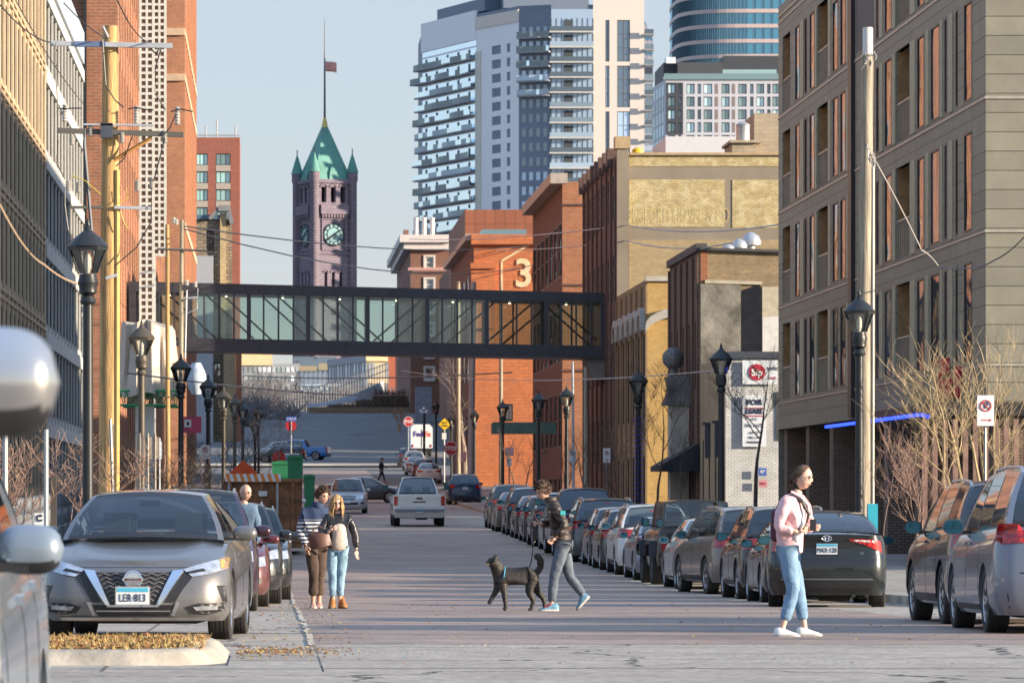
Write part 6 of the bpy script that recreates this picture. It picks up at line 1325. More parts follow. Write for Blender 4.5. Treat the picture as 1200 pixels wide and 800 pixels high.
    mb = MB(); f.wall(mb, 0, 97, Z(-3), Z(46), rects, .3); mb.quad((-30,226,Z(-3)), (-7.4,226,Z(-3)), (-7.4,226,Z(46)), (-30,226,Z(46))); part('wall', mb, RB, root)
    windows(f, rects, FR, GLB, 1, 2, .08, .0, limit=60)
    for i in range(24): mb = MB(); u = i*4.3*.985; f.box(mb, u, u+1.1, Z(-3), Z(45.5), -.06, 0); part('pier', mb, RB2, root)
    mb = MB(); mb.box(-9.0, 225.7, Z(-3), -8.85, 226, Z(46)); part('downpipe', mb, BLK, root)
    root = building('brick_tower', -6.05, 330, 'farther terracotta brick tower with pale diagonal looking bands beside the sky'); X2 = XP(216, 330); f = Facade(root, X2, 330, pi/2)
    rects = [(1.6+4.2*i, Z(6+3.3*k), 3.4+4.2*i, Z(8.2+3.3*k)) for i in range(12) for k in range(11)]
    mb = MB(); f.wall(mb, 0, 52, Z(-3), Z(45), rects, .3); mb.quad((-20,330,Z(-3)), (X2,330,Z(-3)), (X2,330,Z(45)), (-20,330,Z(45))); mb.quad((-20,382,Z(-3)), (X2,382,Z(-3)), (X2,382,Z(45)), (-20,382,Z(45))); part('wall', mb, RB2, root)
    windows(f, rects, FR, GLB, 1, 2, .08, .0, limit=60)
    for zz in (19.0, 29.4, 32.6): mb = MB(); f.box(mb, -.1, 52, Z(zz), Z(zz+.5), -.08, 0); (mb.box(XP(193,330), 329.8, Z(zz), X2, 330, Z(zz+.5)) if zz > 20 else None); part('band', mb, BAND, root)
    for i in range(13): mb = MB(); u = i*4.2; f.box(mb, u, u+1.0, Z(-3), Z(45), -.05, 0); part('pier', mb, RB2, root)
    # white lattice hoist masts
    WL = mat('mast_paint', (.62,.58,.50), .5, var=.15)
    for k, (p0, p1, Y, zt, zb_, nc) in enumerate(((164.5, 179.5, 205, 26, ZP(377,205)-CZ, 2), (180, 193.5, 214, 27, ZP(300,214)-CZ, 2))):
        a, c = XP(p0, Y), XP(p1, Y); mb = MB(); n = int((zt-zb_)/.30)
        for yy in (Y, Y+(c-a)):
            for i in range(nc+1): x = lerp(a, c, i/nc); mb.box(x-.05, yy-.04, CZ+zb_, x+.05, yy+.04, CZ+zt)
            for i in range(n+1): zz = zb_+.30*i; mb.box(a, yy-.036, CZ+zz, c, yy+.036, CZ+zz+.11)
        if k == 1: mb.box(a, Y, G(Y), a+.1, Y+.1, CZ+zb_)
        mb.m = 1; mb.box(a+.04, Y+.05, CZ+zb_, c-.04, Y+.07, CZ+zt); mb.m = 0; solo('hoist_mast', mb, [WL, mat('mast_shade_panel', (.24,.13,.09), .8)], ('white lattice hoist mast rising from the tarpaulin, in front of the skyway', 'shorter white lattice hoist mast hung beside the terracotta tower')[k], 'hoist mast', 'lattice hoist masts')
    # tarpaulin wrapped platform
    r = thing('work_platform', (XP(175,203), 203, G(203)), 'tarpaulin wrapped work platform on green trusses beside the hoist', 'work platform'); Y = 200; rnd = random.Random(5); TA = mat('tarpaulin', (.50,.43,.35), .75, var=.15, scale=1, bump=.5)
    mb = MB(); rows = []
    for i in range(15):
        t = i/14; row = []
        for j in range(37):
            q = j/36; ang = 2*pi*q; px = lerp(171, 171, t)+ (cos(ang))*(lerp(31, 38, t)+1.5*sin(9*ang+3*t)+1.2*sin(17*ang)); yy = Y+3+2.2*sin(ang)+.25*sin(11*ang+2*t); row.append((XP(px, Y), yy, CZ+(585-lerp(376, 462, t)-(3*sin(5*ang)+6*max(0,cos(ang))*(1-t)))/F*Y*1+ (0)))
        rows.append(row)
    mb.grid(rows); o = len(mb.v); mb.f.append([i for i in range(36)]); mb.mi.append(0); part('tarpaulin', mb, TA, r, smooth=50)
    mb = MB(); GR = mat('truss_green', (.04,.24,.09), .5)
    for yy in (Y+1, Y+5):
        for py in (457, 474): mb.tube([(XP(140,Y), yy, ZP(py,Y)), (XP(207,Y), yy, ZP(py,Y))], .055, 5)
        for i in range(9): a = 140+i*7.4; mb.tube([(XP(a,Y), yy, ZP(457,Y)), (XP(a+3.7,Y), yy, ZP(474,Y)), (XP(a+7.4,Y), yy, ZP(457,Y))], .035, 4)
    part('truss', mb, GR, r); mb = MB(); mb.box(XP(168,Y)-.4, Y+2, G(Y), XP(168,Y)+.4, Y+3, ZP(474,Y)); part('mast_base', mb, mat('mast_paint', (.62,.58,.50), .5), r)
    mb = MB(); rows = [[Vector((XP(230,210)+.28*cos(t)*(.7+.9*sin(pi*k/8)), 210+.4*sin(t)*(.7+.6*sin(pi*k/8)), ZP(lerp(425,462,k/8),210))) for t in [2*pi*j/14 for j in range(15)]] for k in range(9)]; mb.grid(rows); solo('bagged_bundle', mb, mat('pale_wrap', (.42,.48,.55), .7), 'pale blue wrapped bundle hanging right of the tarpaulin', 'bundle', smooth=50)
    # distant brick slab with green glass
    Y = 833; SB = brick('slab_brick', (.30,.10,.07), (.26,.09,.06), (.22,.11,.08), bw=1.2, rh=.4, stain=.05)
    root = building('apartment_building', XP(250,Y), Y, 'distant red brick apartment slab with green tinted windows at the left'); f = Facade(root, XP(226,Y), Y, 0); rects = []
    for py in range(180, 500, 21): rects += [(XP(a,Y)-f.o.x, ZP(py+13.5,Y), XP(b_,Y)-f.o.x, ZP(py,Y)) for a, b_ in ((230,243.5),(253,270))]
    mb = MB(); f.wall(mb, 0, XP(281,Y)-f.o.x, CZ, ZP(161,Y), rects, .5); mb.box(XP(226,Y), Y+.6, CZ, XP(281,Y), Y+20, ZP(161,Y)); part('wall', mb, SB, root); windows(f, rects, mat('window_frame_black', (.02,.02,.022), .4), winmat('green_glass', (.10,.17,.15), .25), 3, 1, .12, .3)
    for r_ in rects: mb = MB(); f.box(mb, r_[0], r_[2], r_[1]-1.1, r_[1]-.02, -.05, .2); part('spandrel', mb, mat('beige_spandrel', (.38,.33,.28), .8), root)
    mb = MB()
    for px in (241, 254, 276): mb.tube([(XP(px,Y), Y+2, ZP(161,Y)), (XP(px,Y), Y+2, ZP(139 if px == 254 else 146,Y))], .12, 4)
    mb.tube([(XP(230,Y), Y+2, ZP(157.5,Y)), (XP(280,Y), Y+2, ZP(157.5,Y))], .1, 4); part('roof_railing', mb, mat('mast_grey', (.3,.3,.3), .5), root)
    # tan stone mill with pier tower
    Y = 500; MS = brick('rubble_stone', (.36,.27,.16), (.22,.17,.12), (.14,.12,.1), bw=.7, rh=.35, ms=.05, stain=.5, sc=.7)
    root = building('stone_mill', XP(250,Y), Y, 'old tan stone mill with a corner pier under a metal hood'); f = Facade(root, XP(226,Y), Y, 0); rects = [(XP(a,Y)-f.o.x, ZP(b_+h,Y), XP(a+w,Y)-f.o.x, ZP(b_,Y)) for a, b_, w, h in ((242,270,9,24),(234,425,8,18),(250,425,9,16),(250,448,9,16),(266,430,8,22),(234,450,8,16),(268,460,8,20))]
    mb = MB(); f.wall(mb, 0, XP(272,Y)-f.o.x, CZ, ZP(257,Y), rects, .4); part('wall', mb, MS, root); windows(f, rects, FR, GLB, 2, 2, .1, .3)
    mb = MB(); mb.box(XP(229,Y)-.3, Y-.4, ZP(257,Y), XP(259,Y), Y+4, ZP(252,Y)); part('roof_edge', mb, mat('blue_flashing', (.08,.14,.2), .5), root)
    mb = MB(); mb.box(XP(258,Y), Y-.5, ZP(412,Y), XP(265,Y), Y+.0, ZP(250,Y)); part('corner_pier', mb, brick('pale_stone', (.5,.38,.2), (.42,.3,.16), (.3,.22,.14), bw=.6, rh=.3), root)
    mb = MB(); mb.box(XP(256,Y), Y-.9, ZP(248,Y), XP(270,Y), Y+1.5, ZP(241,Y)); mb.prism([(XP(244,Y),ZP(256,Y)),(XP(256,Y),ZP(243,Y)),(XP(258,Y),ZP(245,Y)),(XP(247,Y),ZP(258,Y))], Y-.8, Y+1.4); mb.prism([(XP(270,Y),ZP(243,Y)),(XP(274,Y),ZP(262,Y)),(XP(270,Y),ZP(264,Y)),(XP(266,Y),ZP(248,Y))], Y-.8, Y+1.4); part('hood', mb, mat('dull_zinc', (.2,.2,.2), .6), root)
    mb = MB(); mb.box(XP(226,Y), Y-2.0, CZ+2, XP(250,Y), Y-.6, ZP(301,Y)); part('lean_to', mb, mat('grey_shed', (.35,.36,.38), .7, var=.1), root)
    mb = MB(); mb.box(XP(262,Y), Y-1.1, CZ, XP(276,Y), Y-.6, ZP(412,Y)); part('lower_wing', mb, brick('buff_wing', (.45,.33,.18), (.38,.28,.15), (.3,.22,.14)), root)
    mb = MB(); mb.box(XP(276.5,Y), Y-1.3, CZ, XP(283,Y), Y+3, ZP(412,Y)); part('orange_pier', mb, brick('orange_brick', (.40,.13,.05), (.30,.10,.045), (.2,.12,.08), stain=.2), root)
# ================================================================== downtown
def skyline():
    # --- clock tower: square plan turned about 20 degrees
    Y = 1030; s = F/Y; cx, cy = XP(381, Y), Y+8; PS = mat('purple_granite', (.25,.185,.20), .85, var=.15, scale=.4, bump=.4)
    nt = PS.node_tree; b = nt.nodes['Principled BSDF']; tc, v = wallvec(nt); br = N(nt, 'ShaderNodeTexBrick', i_Scale=1.0, i_Brick_Width=1.6, i_Row_Height=.6, i_Mortar_Size=.07); br.inputs['Color1'].default_value = (.22,.18,.225,1); br.inputs['Color2'].default_value = (.17,.14,.18,1); br.inputs['Mortar'].default_value = (.13,.10,.11,1); nt.links.new(v.outputs[0], br.inputs[0]); nt.links.new(br.outputs[0], b.inputs['Base Color'])
    CU = mat('copper_green', (.09,.25,.21), .6, var=.22, scale=.25); DK = mat('belfry_dark', (.03,.03,.04), .8)
    root = building('clock_tower', cx, cy, 'granite clock tower with green copper pyramid roof and flagpole', 'clock tower'); th = R(24); hw = 4.6
    f = Facade(root, cx-hw*cos(-th)-(-0)*0, cy, -th); 
    def corner(i, j): c, s_ = cos(th), sin(th); x, y = i*hw, j*hw; return (cx+x*c-y*s_, cy+x*s_+y*c)
    fr = Facade(root, *corner(-1,-1), th); lf = Facade(root, *corner(-1,1), th-pi/2); rt = Facade(root, *corner(1,-1), th+pi/2); bk = Facade(root, *corner(1,1), th+pi)
    Zp = lambda py: ZP(py, Y); mb = MB(); W2 = hw*2
    ar = [(W2*.5+k*2.3-.6, Zp(236), W2*.5+k*2.3+.6, Zp(218)) for k in (-1,0,1)]; sl = [(W2*.5+k*1.8-.35, Zp(335), W2*.5+k*1.8+.35, Zp(318)) for k in (-1,0,1)]
    for q in (fr, lf, rt, bk): q.wall(mb, 0, W2, CZ, Zp(209), ar+sl, 1.2)
    part('shaft', mb, PS, root)
    for q in (fr, lf, rt, bk):
        for r_ in ar+sl:
            mb = MB(); q.box(mb, r_[0], r_[2], r_[3]-.55, r_[3]+.35, -.15, .3) if False else None
            mb = MB(); uc = (r_[0]+r_[2])/2; w = (r_[2]-r_[0])/2+.25; mb.tube([q.p(uc+w*cos(t), r_[3]-.1+w*.9*sin(t), -.05) for t in [pi*k/8 for k in range(9)]], .22, 5); part('arch_moulding', mb, PS, root)
            if r_ in sl: mb = MB(); q.box(mb, r_[0], r_[2], r_[1], r_[3], .8, .85); part('window', mb, DK, root)
        mb = MB(); q.box(mb, 1.2, W2-1.2, Zp(250), Zp(239), -1.0, 0); part('balcony', mb, PS, root); mb = MB()
        for k in range(9): q.box(mb, 1.6+k*(W2-3.6)/8, 2.0+k*(W2-3.6)/8, Zp(254), Zp(250), -.8, 0)
        part('corbels', mb, PS, root)
        mb = MB(); q.box(mb, .3, W2-.3, Zp(213), Zp(209), -.45, 0); part('cornice', mb, PS, root)
        # clock
        c = q.p(W2*.5, Zp(274), -.1); ck = bpy.data.objects.new('clock_face', None)
        M = Matrix.Translation(c) @ Matrix.Rotation(q.a, 4, 'Z')
        mb = MB(); mb.lathe([(.01,0),(2.45,0),(2.45,.12),(.01,.12)], 40, M @ Matrix.Translation((0,-.12,0)), axis='y'); o = part('clock_face', mb, mat('clock_glass', (.17,.31,.33), .3), root)
        mb = MB()
        for r0, w in ((2.42,.13),(1.6,.07)): mb.tube([M @ Vector((r0*cos(t), -.2, r0*sin(t))) for t in [2*pi*k/36 for k in range(37)]], w, 4)
        for k in range(12):
            t = 2*pi*k/12; mb.tube([M @ Vector((1.7*cos(t),-.2,1.7*sin(t))), M @ Vector((2.4*cos(t),-.2,2.4*sin(t)))], .11, 4)
        part('numerals', mb, DK, o)
        mb = MB(); mb.tube([M @ Vector((1.9*cos(R(35)), -.34, 1.9*sin(R(35)))), M @ Vector((-2.3*cos(R(35)), -.34, -2.3*sin(R(35))))], [.14,.2], 4); part('clock_hands', mb, DK, o)
        mb = MB()
        for a, b_, c_, d in ((W2*.5-2.9, W2*.5+2.9, Zp(256.5), Zp(255)),(W2*.5-2.9, W2*.5+2.9, Zp(292.5), Zp(291)),(W2*.5-2.9, W2*.5-2.65, Zp(291), Zp(256.5)),(W2*.5+2.65, W2*.5+2.9, Zp(291), Zp(256.5))): q.box(mb, a, b_, c_, d, -.3, 0)
        part('clock_surround', mb, PS, root)
        mb = MB(); q.box(mb, .0, W2, Zp(297), Zp(295), -.3, 0); part('string_course', mb, PS, root)
    zr = Zp(209); za = Zp(137)
    mb = MB(); C = [Vector((*corner(i*.98, j*.98), zr)) for i, j in ((-1,-1),(1,-1),(1,1),(-1,1))]; mb.add(C+[Vector((cx, cy, za))], [(0,1,4),(1,2,4),(2,3,4),(3,0,4)]); part('roof', mb, CU, root)
    mb = MB(); mb.lathe([(.7,0),(.5,1.2),(.15,2.6)], 10, Matrix.Translation((cx, cy, Zp(146)))); part('gilt_finial', mb, mat('gilt', (.55,.42,.12), .4, .5), root)
    for i, j in ((-1,-1),(1,-1),(1,1),(-1,1)):
        x, y = corner(i, j); mb = MB(); mb.lathe([(1.0,CZ+2-0),(1.0,Zp(212)),(1.2,Zp(210)),(1.2,Zp(200)),(1.0,Zp(199))], 14, Matrix.Translation((x, y, 0))); part('corner_turret', mb, PS, root, smooth=40)
        mb = MB(); mb.lathe([(1.35,Zp(200.5)),(1.05,Zp(195)),(.4,Zp(183)),(.04,Zp(177))], 12, Matrix.Translation((x, y, 0))); part('turret_roof', mb, CU, root); mb = MB(); mb.tube([(x,y,Zp(178)),(x,y,Zp(172))], .12, 5); part('turret_finial', mb, DK, root)
    for q in (fr, lf, rt, bk): mb = MB(); c = q.p(W2*.5, Zp(209), .8); mb.lathe([(1.5,0),(1.1,1.6),(.05,3.4)], 4, Matrix.Translation(c) @ Matrix.Rotation(q.a+pi/4, 4, 'Z')); part('dormer', mb, CU, root)
    mb = MB(); mb.tube([(cx,cy,Zp(140)),(cx,cy,Zp(70)),(cx,cy,Zp(18))], [.3,.2,.07], 6); part('flagpole', mb, mat('pole_dark', (.08,.08,.09), .5), root)
    mb = MB(); rows = [[Vector((cx+.2+2.4*a/8, cy+.3*sin(a*.9), Zp(74)+1.1*b_-.05*a*(a*.1))) for b_ in (-1,-.5,0,.5,1)] for a in range(9)]; mb.grid(rows); fo = solo('flag', mb, mat('flag_red_white', (.60,.28,.24), .8, var=.5, scale=2), 'small red and white flag flying on the clock tower pole', 'flag', smooth=60); fo.modifiers.new('t', 'SOLIDIFY').thickness = .05
    # --- high rise with curved balconies
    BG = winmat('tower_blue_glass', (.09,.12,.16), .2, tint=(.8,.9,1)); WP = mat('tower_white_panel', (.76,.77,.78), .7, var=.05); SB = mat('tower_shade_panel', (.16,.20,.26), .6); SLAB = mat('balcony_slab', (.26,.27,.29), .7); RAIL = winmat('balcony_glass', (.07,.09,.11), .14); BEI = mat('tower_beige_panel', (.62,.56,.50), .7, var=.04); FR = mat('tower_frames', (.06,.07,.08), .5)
    root = building('residential_tower', XP(600,1035), 1035, 'tall pale residential tower with stacked curved glass balconies', 'tower block')
    def P2(px, Y): return Vector((XP(px, Y), Y, 0))
    fh = 3.12; zb = CZ; 
    def face(a, b_, ztop, m, rects=(), d=.3, zl=None):
        L_ = (b_-a).length; q = Facade(root, a.x, a.y, atan2((b_-a).y, (b_-a).x)); mb = MB(); q.wall(mb, 0, L_, zl or zb+4, ztop, list(rects), d); part('wall', mb, m, root); return q, L_
    A, B, C, D = P2(495,1068), P2(558,1038), P2(608,1021), P2(646,1018); E_, F_, H = P2(695,1018), P2(755,1018), P2(757,1040)
    zt = ZP(30,1068); q, L_ = face(A, B, zt, BG); mb = MB(); q.box(mb, -.2, L_, zt-6.2, zt+.3, -.3, .3); part('parapet', mb, WP, root)
    mb = MB(); q.box(mb, 4, L_, zt+.3, zt+3.2, 2, 8); mb.box(XP(590,1030), 1030, zt, XP(690,1030), 1045, zt+12); part('penthouse', mb, SB, root)
    n = int((zt-60)/fh)+14
    for k in range(n):
        z = zt-7.2-3.35-fh*k*1.0
        if z < 40: break
        off = 1.35+.35*sin(k*2.1); mb = MB(); pts = []
        def bal(q, u0, u1, z, out, nn=12, wave=.5, mb=None):
            r0, r1 = [], []
            for i in range(nn+1):
                u = lerp(u0, u1, i/nn); w = out*(1+wave*.35*sin(i*2*pi/nn*2+k)); r0.append((u, w))
            for i in range(nn):
                (ua, wa), (ub, wb) = r0[i], r0[i+1]
                v = [q.p(ua,z,0), q.p(ub,z,0), q.p(ub,z,-wb), q.p(ua,z,-wa), q.p(ua,z+.35,0), q.p(ub,z+.35,0), q.p(ub,z+.35,-wb), q.p(ua,z+.35,-wa)]
                mb.m = 0; mb.add(v, [(0,1,2,3),(4,7,6,5),(2,6,7,3)]+([(0,3,7,4)] if i == 0 else [])+([(1,5,6,2)] if i == nn-1 else []))
                mb.m = 1; mb.add([q.p(ua,z+.36,-wa+.06), q.p(ub,z+.36,-wb+.06), q.p(ub,z+1.5,-wb+.06), q.p(ua,z+1.5,-wa+.06)], [(0,1,2,3)])
        bal(q, -2.4-.7*sin(k*1.7), L_-.5, z, off, mb=mb)
        part('balcony', mb, [SLAB, RAIL], root)
        mb = MB()
        for i in range(5): q.box(mb, 2+i*L_/5, 2.9+i*L_/5, z+.4, z+2.5, -.08, .02)
        part('balcony_doors', mb, FR, root)
        mb = MB(); q.box(mb, 0, L_, z+2.75, z+3.1, -.1, 0); part('floor_edge', mb, WP, root)
    rects = []; L2 = (C-B).length
    zt2 = ZP(20,1021)
    for k in range(26): z = zt2-7.3-3.1*k; rects += [(L2*.37, z, L2*.58, z+1.9), (L2*.72, z, L2*.80, z+1.9)]
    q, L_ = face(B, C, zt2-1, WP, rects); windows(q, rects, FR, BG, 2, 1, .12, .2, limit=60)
    mb = MB(); q.box(mb, -.1, L_*.12, 40, zt2-6, -.25, 0); part('corner_strip', mb, mat('cream_strip', (.6,.58,.5), .6), root); mb = MB(); q.box(mb, -.1, L_, zt2-1.0, zt2+1.6, -.2, .3); part('parapet', mb, BEI, root)
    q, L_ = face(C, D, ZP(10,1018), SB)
    for k in range(24):
        z = ZP(46,1020)-3.15*k; mb = MB()
        if k < 5: bal(q, 0, L_, z, 1.5, 10, .5, mb); part('balcony', mb, [SLAB, RAIL], root)
    rects = [(L_*(.12+.2*i), ZP(52,1020)-3.15*k, L_*(.12+.2*i)+.8, ZP(52,1020)-3.15*k+1.7) for k in range(5, 24) for i in range(4)]
    for k in range(0, 24): mb = MB(); [q.box(mb, L_*(.1+.22*i), L_*(.1+.22*i)+.9, ZP(46,1020)-3.15*k+.8, ZP(46,1020)-3.15*k+2.6, -.06, 0) for i in range(4)]; part('window_row', mb, BG, root)
    q, L_ = face(D, E_, ZP(11,1018), BG)
    for k in range(26):
        z = ZP(39,1018)-3.28*k
        if z < 45: break
        mb = MB(); q.box(mb, -.5, L_, z, z+.32, -1.6, 0); mb.m = 1; q.box(mb, -.4, L_, z+.33, z+1.35, -1.55, -1.5); part('balcony', mb, [mat('slab_pale', (.5,.48,.45), .7), RAIL], root)
        mb = MB()
        for i in range(9): q.box(mb, i*L_/8-.06, i*L_/8+.06, z+.33, z+3.2, -.08, 0)
        q.box(mb, L_*.30, L_*.52, z+.4, z+2.9, -.12, -.05); part('mullions', mb, FR, root)
    rects = []; L3 = (F_-E_).length
    for k in range(11): z = ZP(40,1018)-9.9*k/1.0; rects += [(L3*.24, z-6.0, L3*.32, z+3.0), (L3*.47, z-6.0, L3*.72, z+3.0)]
    rects = [r_ for r_ in rects if r_[1] > 30]
    q, L_ = face(E_, F_, ZP(-30,1018), BEI, rects); windows(q, rects, FR, BG, 2, 3, .15, .2)
    q2, L_ = face(F_, P2(765,1060), ZP(24,1018), BG)
    for k in range(18):
        z = ZP(42,1018)-3.28*k; mb = MB(); q.box(mb, L3-.3, L3+2.0-.3*(k>4), z, z+.3, -1.2, 3); mb.m = 1; q.box(mb, L3, L3+1.95-.3*(k>4), z+.31, z+1.3, -1.15, -1.1); part('balcony', mb, [SLAB, RAIL], root)
    mb = MB(); mb.prism([(A.x+.3,A.y+.3),(B.x,B.y+.4),(C.x,C.y+.4),(D.x,D.y+.4),(F_.x-.4,F_.y+.4),(F_.x-.3,F_.y+40),(A.x+.3,A.y+40)], CZ+4, zt-.5, axis='z'); part('core', mb, SB, root)
    # --- grey framed mid rise
    Y = 1145; GF = mat('grey_grid_panel', (.48,.48,.52), .6, var=.04); MG = winmat('mint_glass', (.14,.22,.20), .25); CHAR = mat('charcoal_panel', (.05,.055,.065), .6)
    root = building('apartment_building', XP(780,Y), Y, 'grey grid framed apartment block with dark penthouse below the glass tower', 'tower block')
    q = Facade(root, XP(780,Y), Y, 0); u = lambda px: XP(px,Y)-q.o.x; rects, dark = [], []
    for k in range(5):
        y0 = 98.5+15*k
        for i, (a, w) in enumerate(((782.5,9),(795,3.5),(804.5,9.5),(817.5,4),(824.5,10),(845.5,9.5),(865,10),(879,4),(886.5,9),(899,4),(905,10))): rects.append((u(a), ZP(y0+11.5,Y), u(a+w), ZP(y0,Y)))
        dark += [(u(838), ZP(y0+11.5,Y), u(841.5), ZP(y0,Y)), (u(858), ZP(y0+11.5,Y), u(861.5), ZP(y0,Y))]
    mb = MB(); q.wall(mb, 0, u(1000), CZ+20, ZP(93,Y), rects, .4); mb.quad(q.p(0,CZ+20), q.p(0,ZP(93,Y)), q.p(0,ZP(93,Y))+Vector((-XP(780,Y)+XP(755,Y+40),40,0)), q.p(0,CZ+20)+Vector((-XP(780,Y)+XP(755,Y+40),40,0))); part('wall', mb, GF, root); windows(q, rects, FR, MG, 2, 1, .2, .3)
    for r_ in dark: mb = MB(); q.box(mb, r_[0], r_[2], r_[1], r_[3], -.05, 0); part('louvre_panel', mb, mat('brown_louvre', (.22,.17,.15), .6), root)
    mb = MB(); q.box(mb, u(780.5), u(800.5), ZP(158,Y), ZP(97,Y), -.12, .0)
    q.wall(mb2 := MB(), u(780.5), u(800.5), ZP(158,Y), ZP(97,Y), [r_ for r_ in rects if r_[0] < u(800)], 0, w=-.12); part('dark_bay', mb2, CHAR, root)
    q2 = Facade(root, XP(755,Y+40), Y+40, atan2(-40, XP(780,Y)-XP(755,Y+40))); L_ = Vector((XP(780,Y)-XP(755,Y+40), -40)).length
    for k in range(7): mb = MB(); [q2.box(mb, L_*(.08+.13*i), L_*(.14+.13*i), ZP(111+15.5*k,Y), ZP(99+15.5*k,Y), -.1, 0) for i in range(7)]; part('window_row', mb, MG, root)
    mb = MB(); q.box(mb, -.5, u(1000), ZP(93.5,Y), ZP(90,Y), -.5, 1); q.box(mb, -.4, u(1000), ZP(90,Y), ZP(86.5,Y), -.4, -.3); part('roof_terrace', mb, MG, root)
    mb = MB(); q.box(mb, u(779), u(1000), ZP(92,Y), ZP(72,Y), 4, 30); q2.box(mb, L_*.3, L_, ZP(92,Y), ZP(73,Y), 3, 14); part('penthouse', mb, CHAR, root)
    for a, b_ in ((803,834),(845,912)): mb = MB(); q.box(mb, u(a), u(b_), ZP(92,Y), ZP(80,Y), 3.8, 4); part('penthouse_glass', mb, MG, root)
    mb = MB(); q.box(mb, u(782), u(793), ZP(73,Y), ZP(66,Y), 3, 8); part('roof_plant', mb, WP, root); mb = MB(); q.box(mb, u(852), u(1000), ZP(74,Y), ZP(62,Y), 8, 30); part('roof_plant', mb, CHAR, root)
    # --- rounded glass tower
    Y = 1420; TG = winmat('teal_tower_glass', (.02,.14,.22), .35, tint=(.55,.85,1)); PB = mat('pink_band', (.50,.40,.38), .5)
    root = building('office_tower', XP(870,Y), Y+40, 'rounded teal glass office tower with pale horizontal bands', 'tower block')
    cx, cy = XP(905,Y), Y+30; out = []
    for i in range(65):
        t = 2*pi*i/64; c, s_ = cos(t), sin(t); e = .55; out.append((cx+(XP(905,Y)-XP(798,Y))*abs(c)**e*(1 if c > 0 else -1), cy+30*abs(s_)**e*(1 if s_ > 0 else -1)))
    zt = ZP(-60,Y); mb = MB(); mb.grid([[Vector((x, y, z)) for x, y in out] for z in (CZ+10, zt)]); part('glazing', mb, TG, root)
    for k in range(26):
        z = ZP(-20,Y)-k*4.55; mb = MB(); ex = [(cx+(x-cx)*1.006, cy+(y-cy)*1.015) for x, y in out]; mb.grid([[Vector((x,y,zz)) for x, y in ex] for zz in (z, z+1.15)]); mb.grid([[Vector((x,y,z)) for x, y in p] for p in (out, ex)]); part('band', mb, PB, root)
    for i in range(0, 64, 1):
        x, y = out[i]
        if y < cy+2: mb = MB(); [mb.box(lerp(x,out[i+1][0],k/3)-.12, lerp(y,out[i+1][1],k/3)-.25, CZ+60, lerp(x,out[i+1][0],k/3)+.12, lerp(y,out[i+1][1],k/3)+.1, zt) for k in range(3)]; part('mullions', mb, mat('teal_mullion', (.03,.08,.11), .4), root)
    # --- modern block seen under the skyway
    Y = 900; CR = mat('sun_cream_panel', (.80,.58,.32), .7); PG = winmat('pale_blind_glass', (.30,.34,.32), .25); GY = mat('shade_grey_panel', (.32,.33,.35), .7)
    root = building('modern_building', XP(420,Y), Y, 'low modern block with cream bands and ribbon windows far below the skyway'); 
    q = Facade(root, XP(385,Y+30), Y+30, atan2(-30, XP(430,Y)-XP(385,Y+30))); L_ = Vector((XP(430,Y)-XP(385,Y+30), 30)).length
    def tier(q, L_, y0, y1, m): mb = MB(); q.box(mb, 0, L_, ZP(y1,Y), ZP(y0,Y), -.3, .3); part('band', mb, m, root)
    mb = MB(); q.box(mb, 0, L_, CZ+10, ZP(418,Y), 0, 6); part('glazing', mb, PG, root)
    for i in range(14): mb = MB(); q.box(mb, L_*i/14, L_*i/14+.35*(1+(i%3)), CZ+10, ZP(420,Y), -.15, 0); part('mullion', mb, GY, root)
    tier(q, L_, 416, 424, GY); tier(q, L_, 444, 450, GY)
    q3 = Facade(root, XP(430,Y), Y, R(4)); L3 = XP(456,Y)-XP(430,Y); mb = MB(); q3.box(mb, 0, L3, CZ+10, ZP(418,Y), 0, 6); part('glazing', mb, mat('blind_cream', (.50,.44,.30), .7), root)
    for i in range(3): mb = MB(); q3.box(mb, (.3,.95,3.7)[i], (.8,1.5,4.1)[i], ZP(470,Y), ZP(425,Y), -.1, 0); part('mullion', mb, GY, root)
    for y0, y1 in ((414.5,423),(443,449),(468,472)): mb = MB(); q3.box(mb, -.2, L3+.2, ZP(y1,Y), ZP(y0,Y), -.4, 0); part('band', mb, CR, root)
    q4 = Facade(root, XP(350,Y+60), Y+45, R(-14)); mb = MB(); L4 = 8.6; q4.box(mb, 0, L4, CZ+10, ZP(422,Y), 0, 6); part('glazing', mb, PG, root)
    for y0, y1, a, b_ in ((421,427,0,L4*.42),(418,426,L4*.48,L4),(445,451,L4*.48,L4)): mb = MB(); q4.box(mb, a, b_, ZP(y1,Y), ZP(y0,Y), -.4, 0); part('band', mb, CR, root)
    for i in range(9): mb = MB(); q4.box(mb, L4*i/9, L4*i/9+.25, CZ+12, ZP(424,Y), -.15, 0); part('mullion', mb, GY, root)
    Y = 960; root = building('office_building', XP(300,Y), Y, 'cream topped low building at the far left below the skyway'); mb = MB(); mb.box(XP(283,Y), Y, CZ+8, XP(352,Y), Y+20, ZP(426,Y)); part('wall', mb, GY, root); [part('window_row', MB().box(XP(286+i*5.5,Y), Y-.1, ZP(y_+6,Y), XP(290+i*5.5,Y), Y-.01, ZP(y_,Y)), PG, root) for i in range(12) for y_ in (430, 440, 450, 460)]
    mb = MB(); mb.box(XP(283,Y), Y-.4, ZP(428,Y), XP(319,Y), Y-.05, ZP(411,Y)); part('parapet', mb, CR, root); mb = MB(); mb.box(XP(345,Y), Y+21, CZ+8, XP(396,Y), Y+30, ZP(414,Y)); part('blue_glazing', mb, winmat('tower_blue_glass', (.05,.08,.11), .35), root)
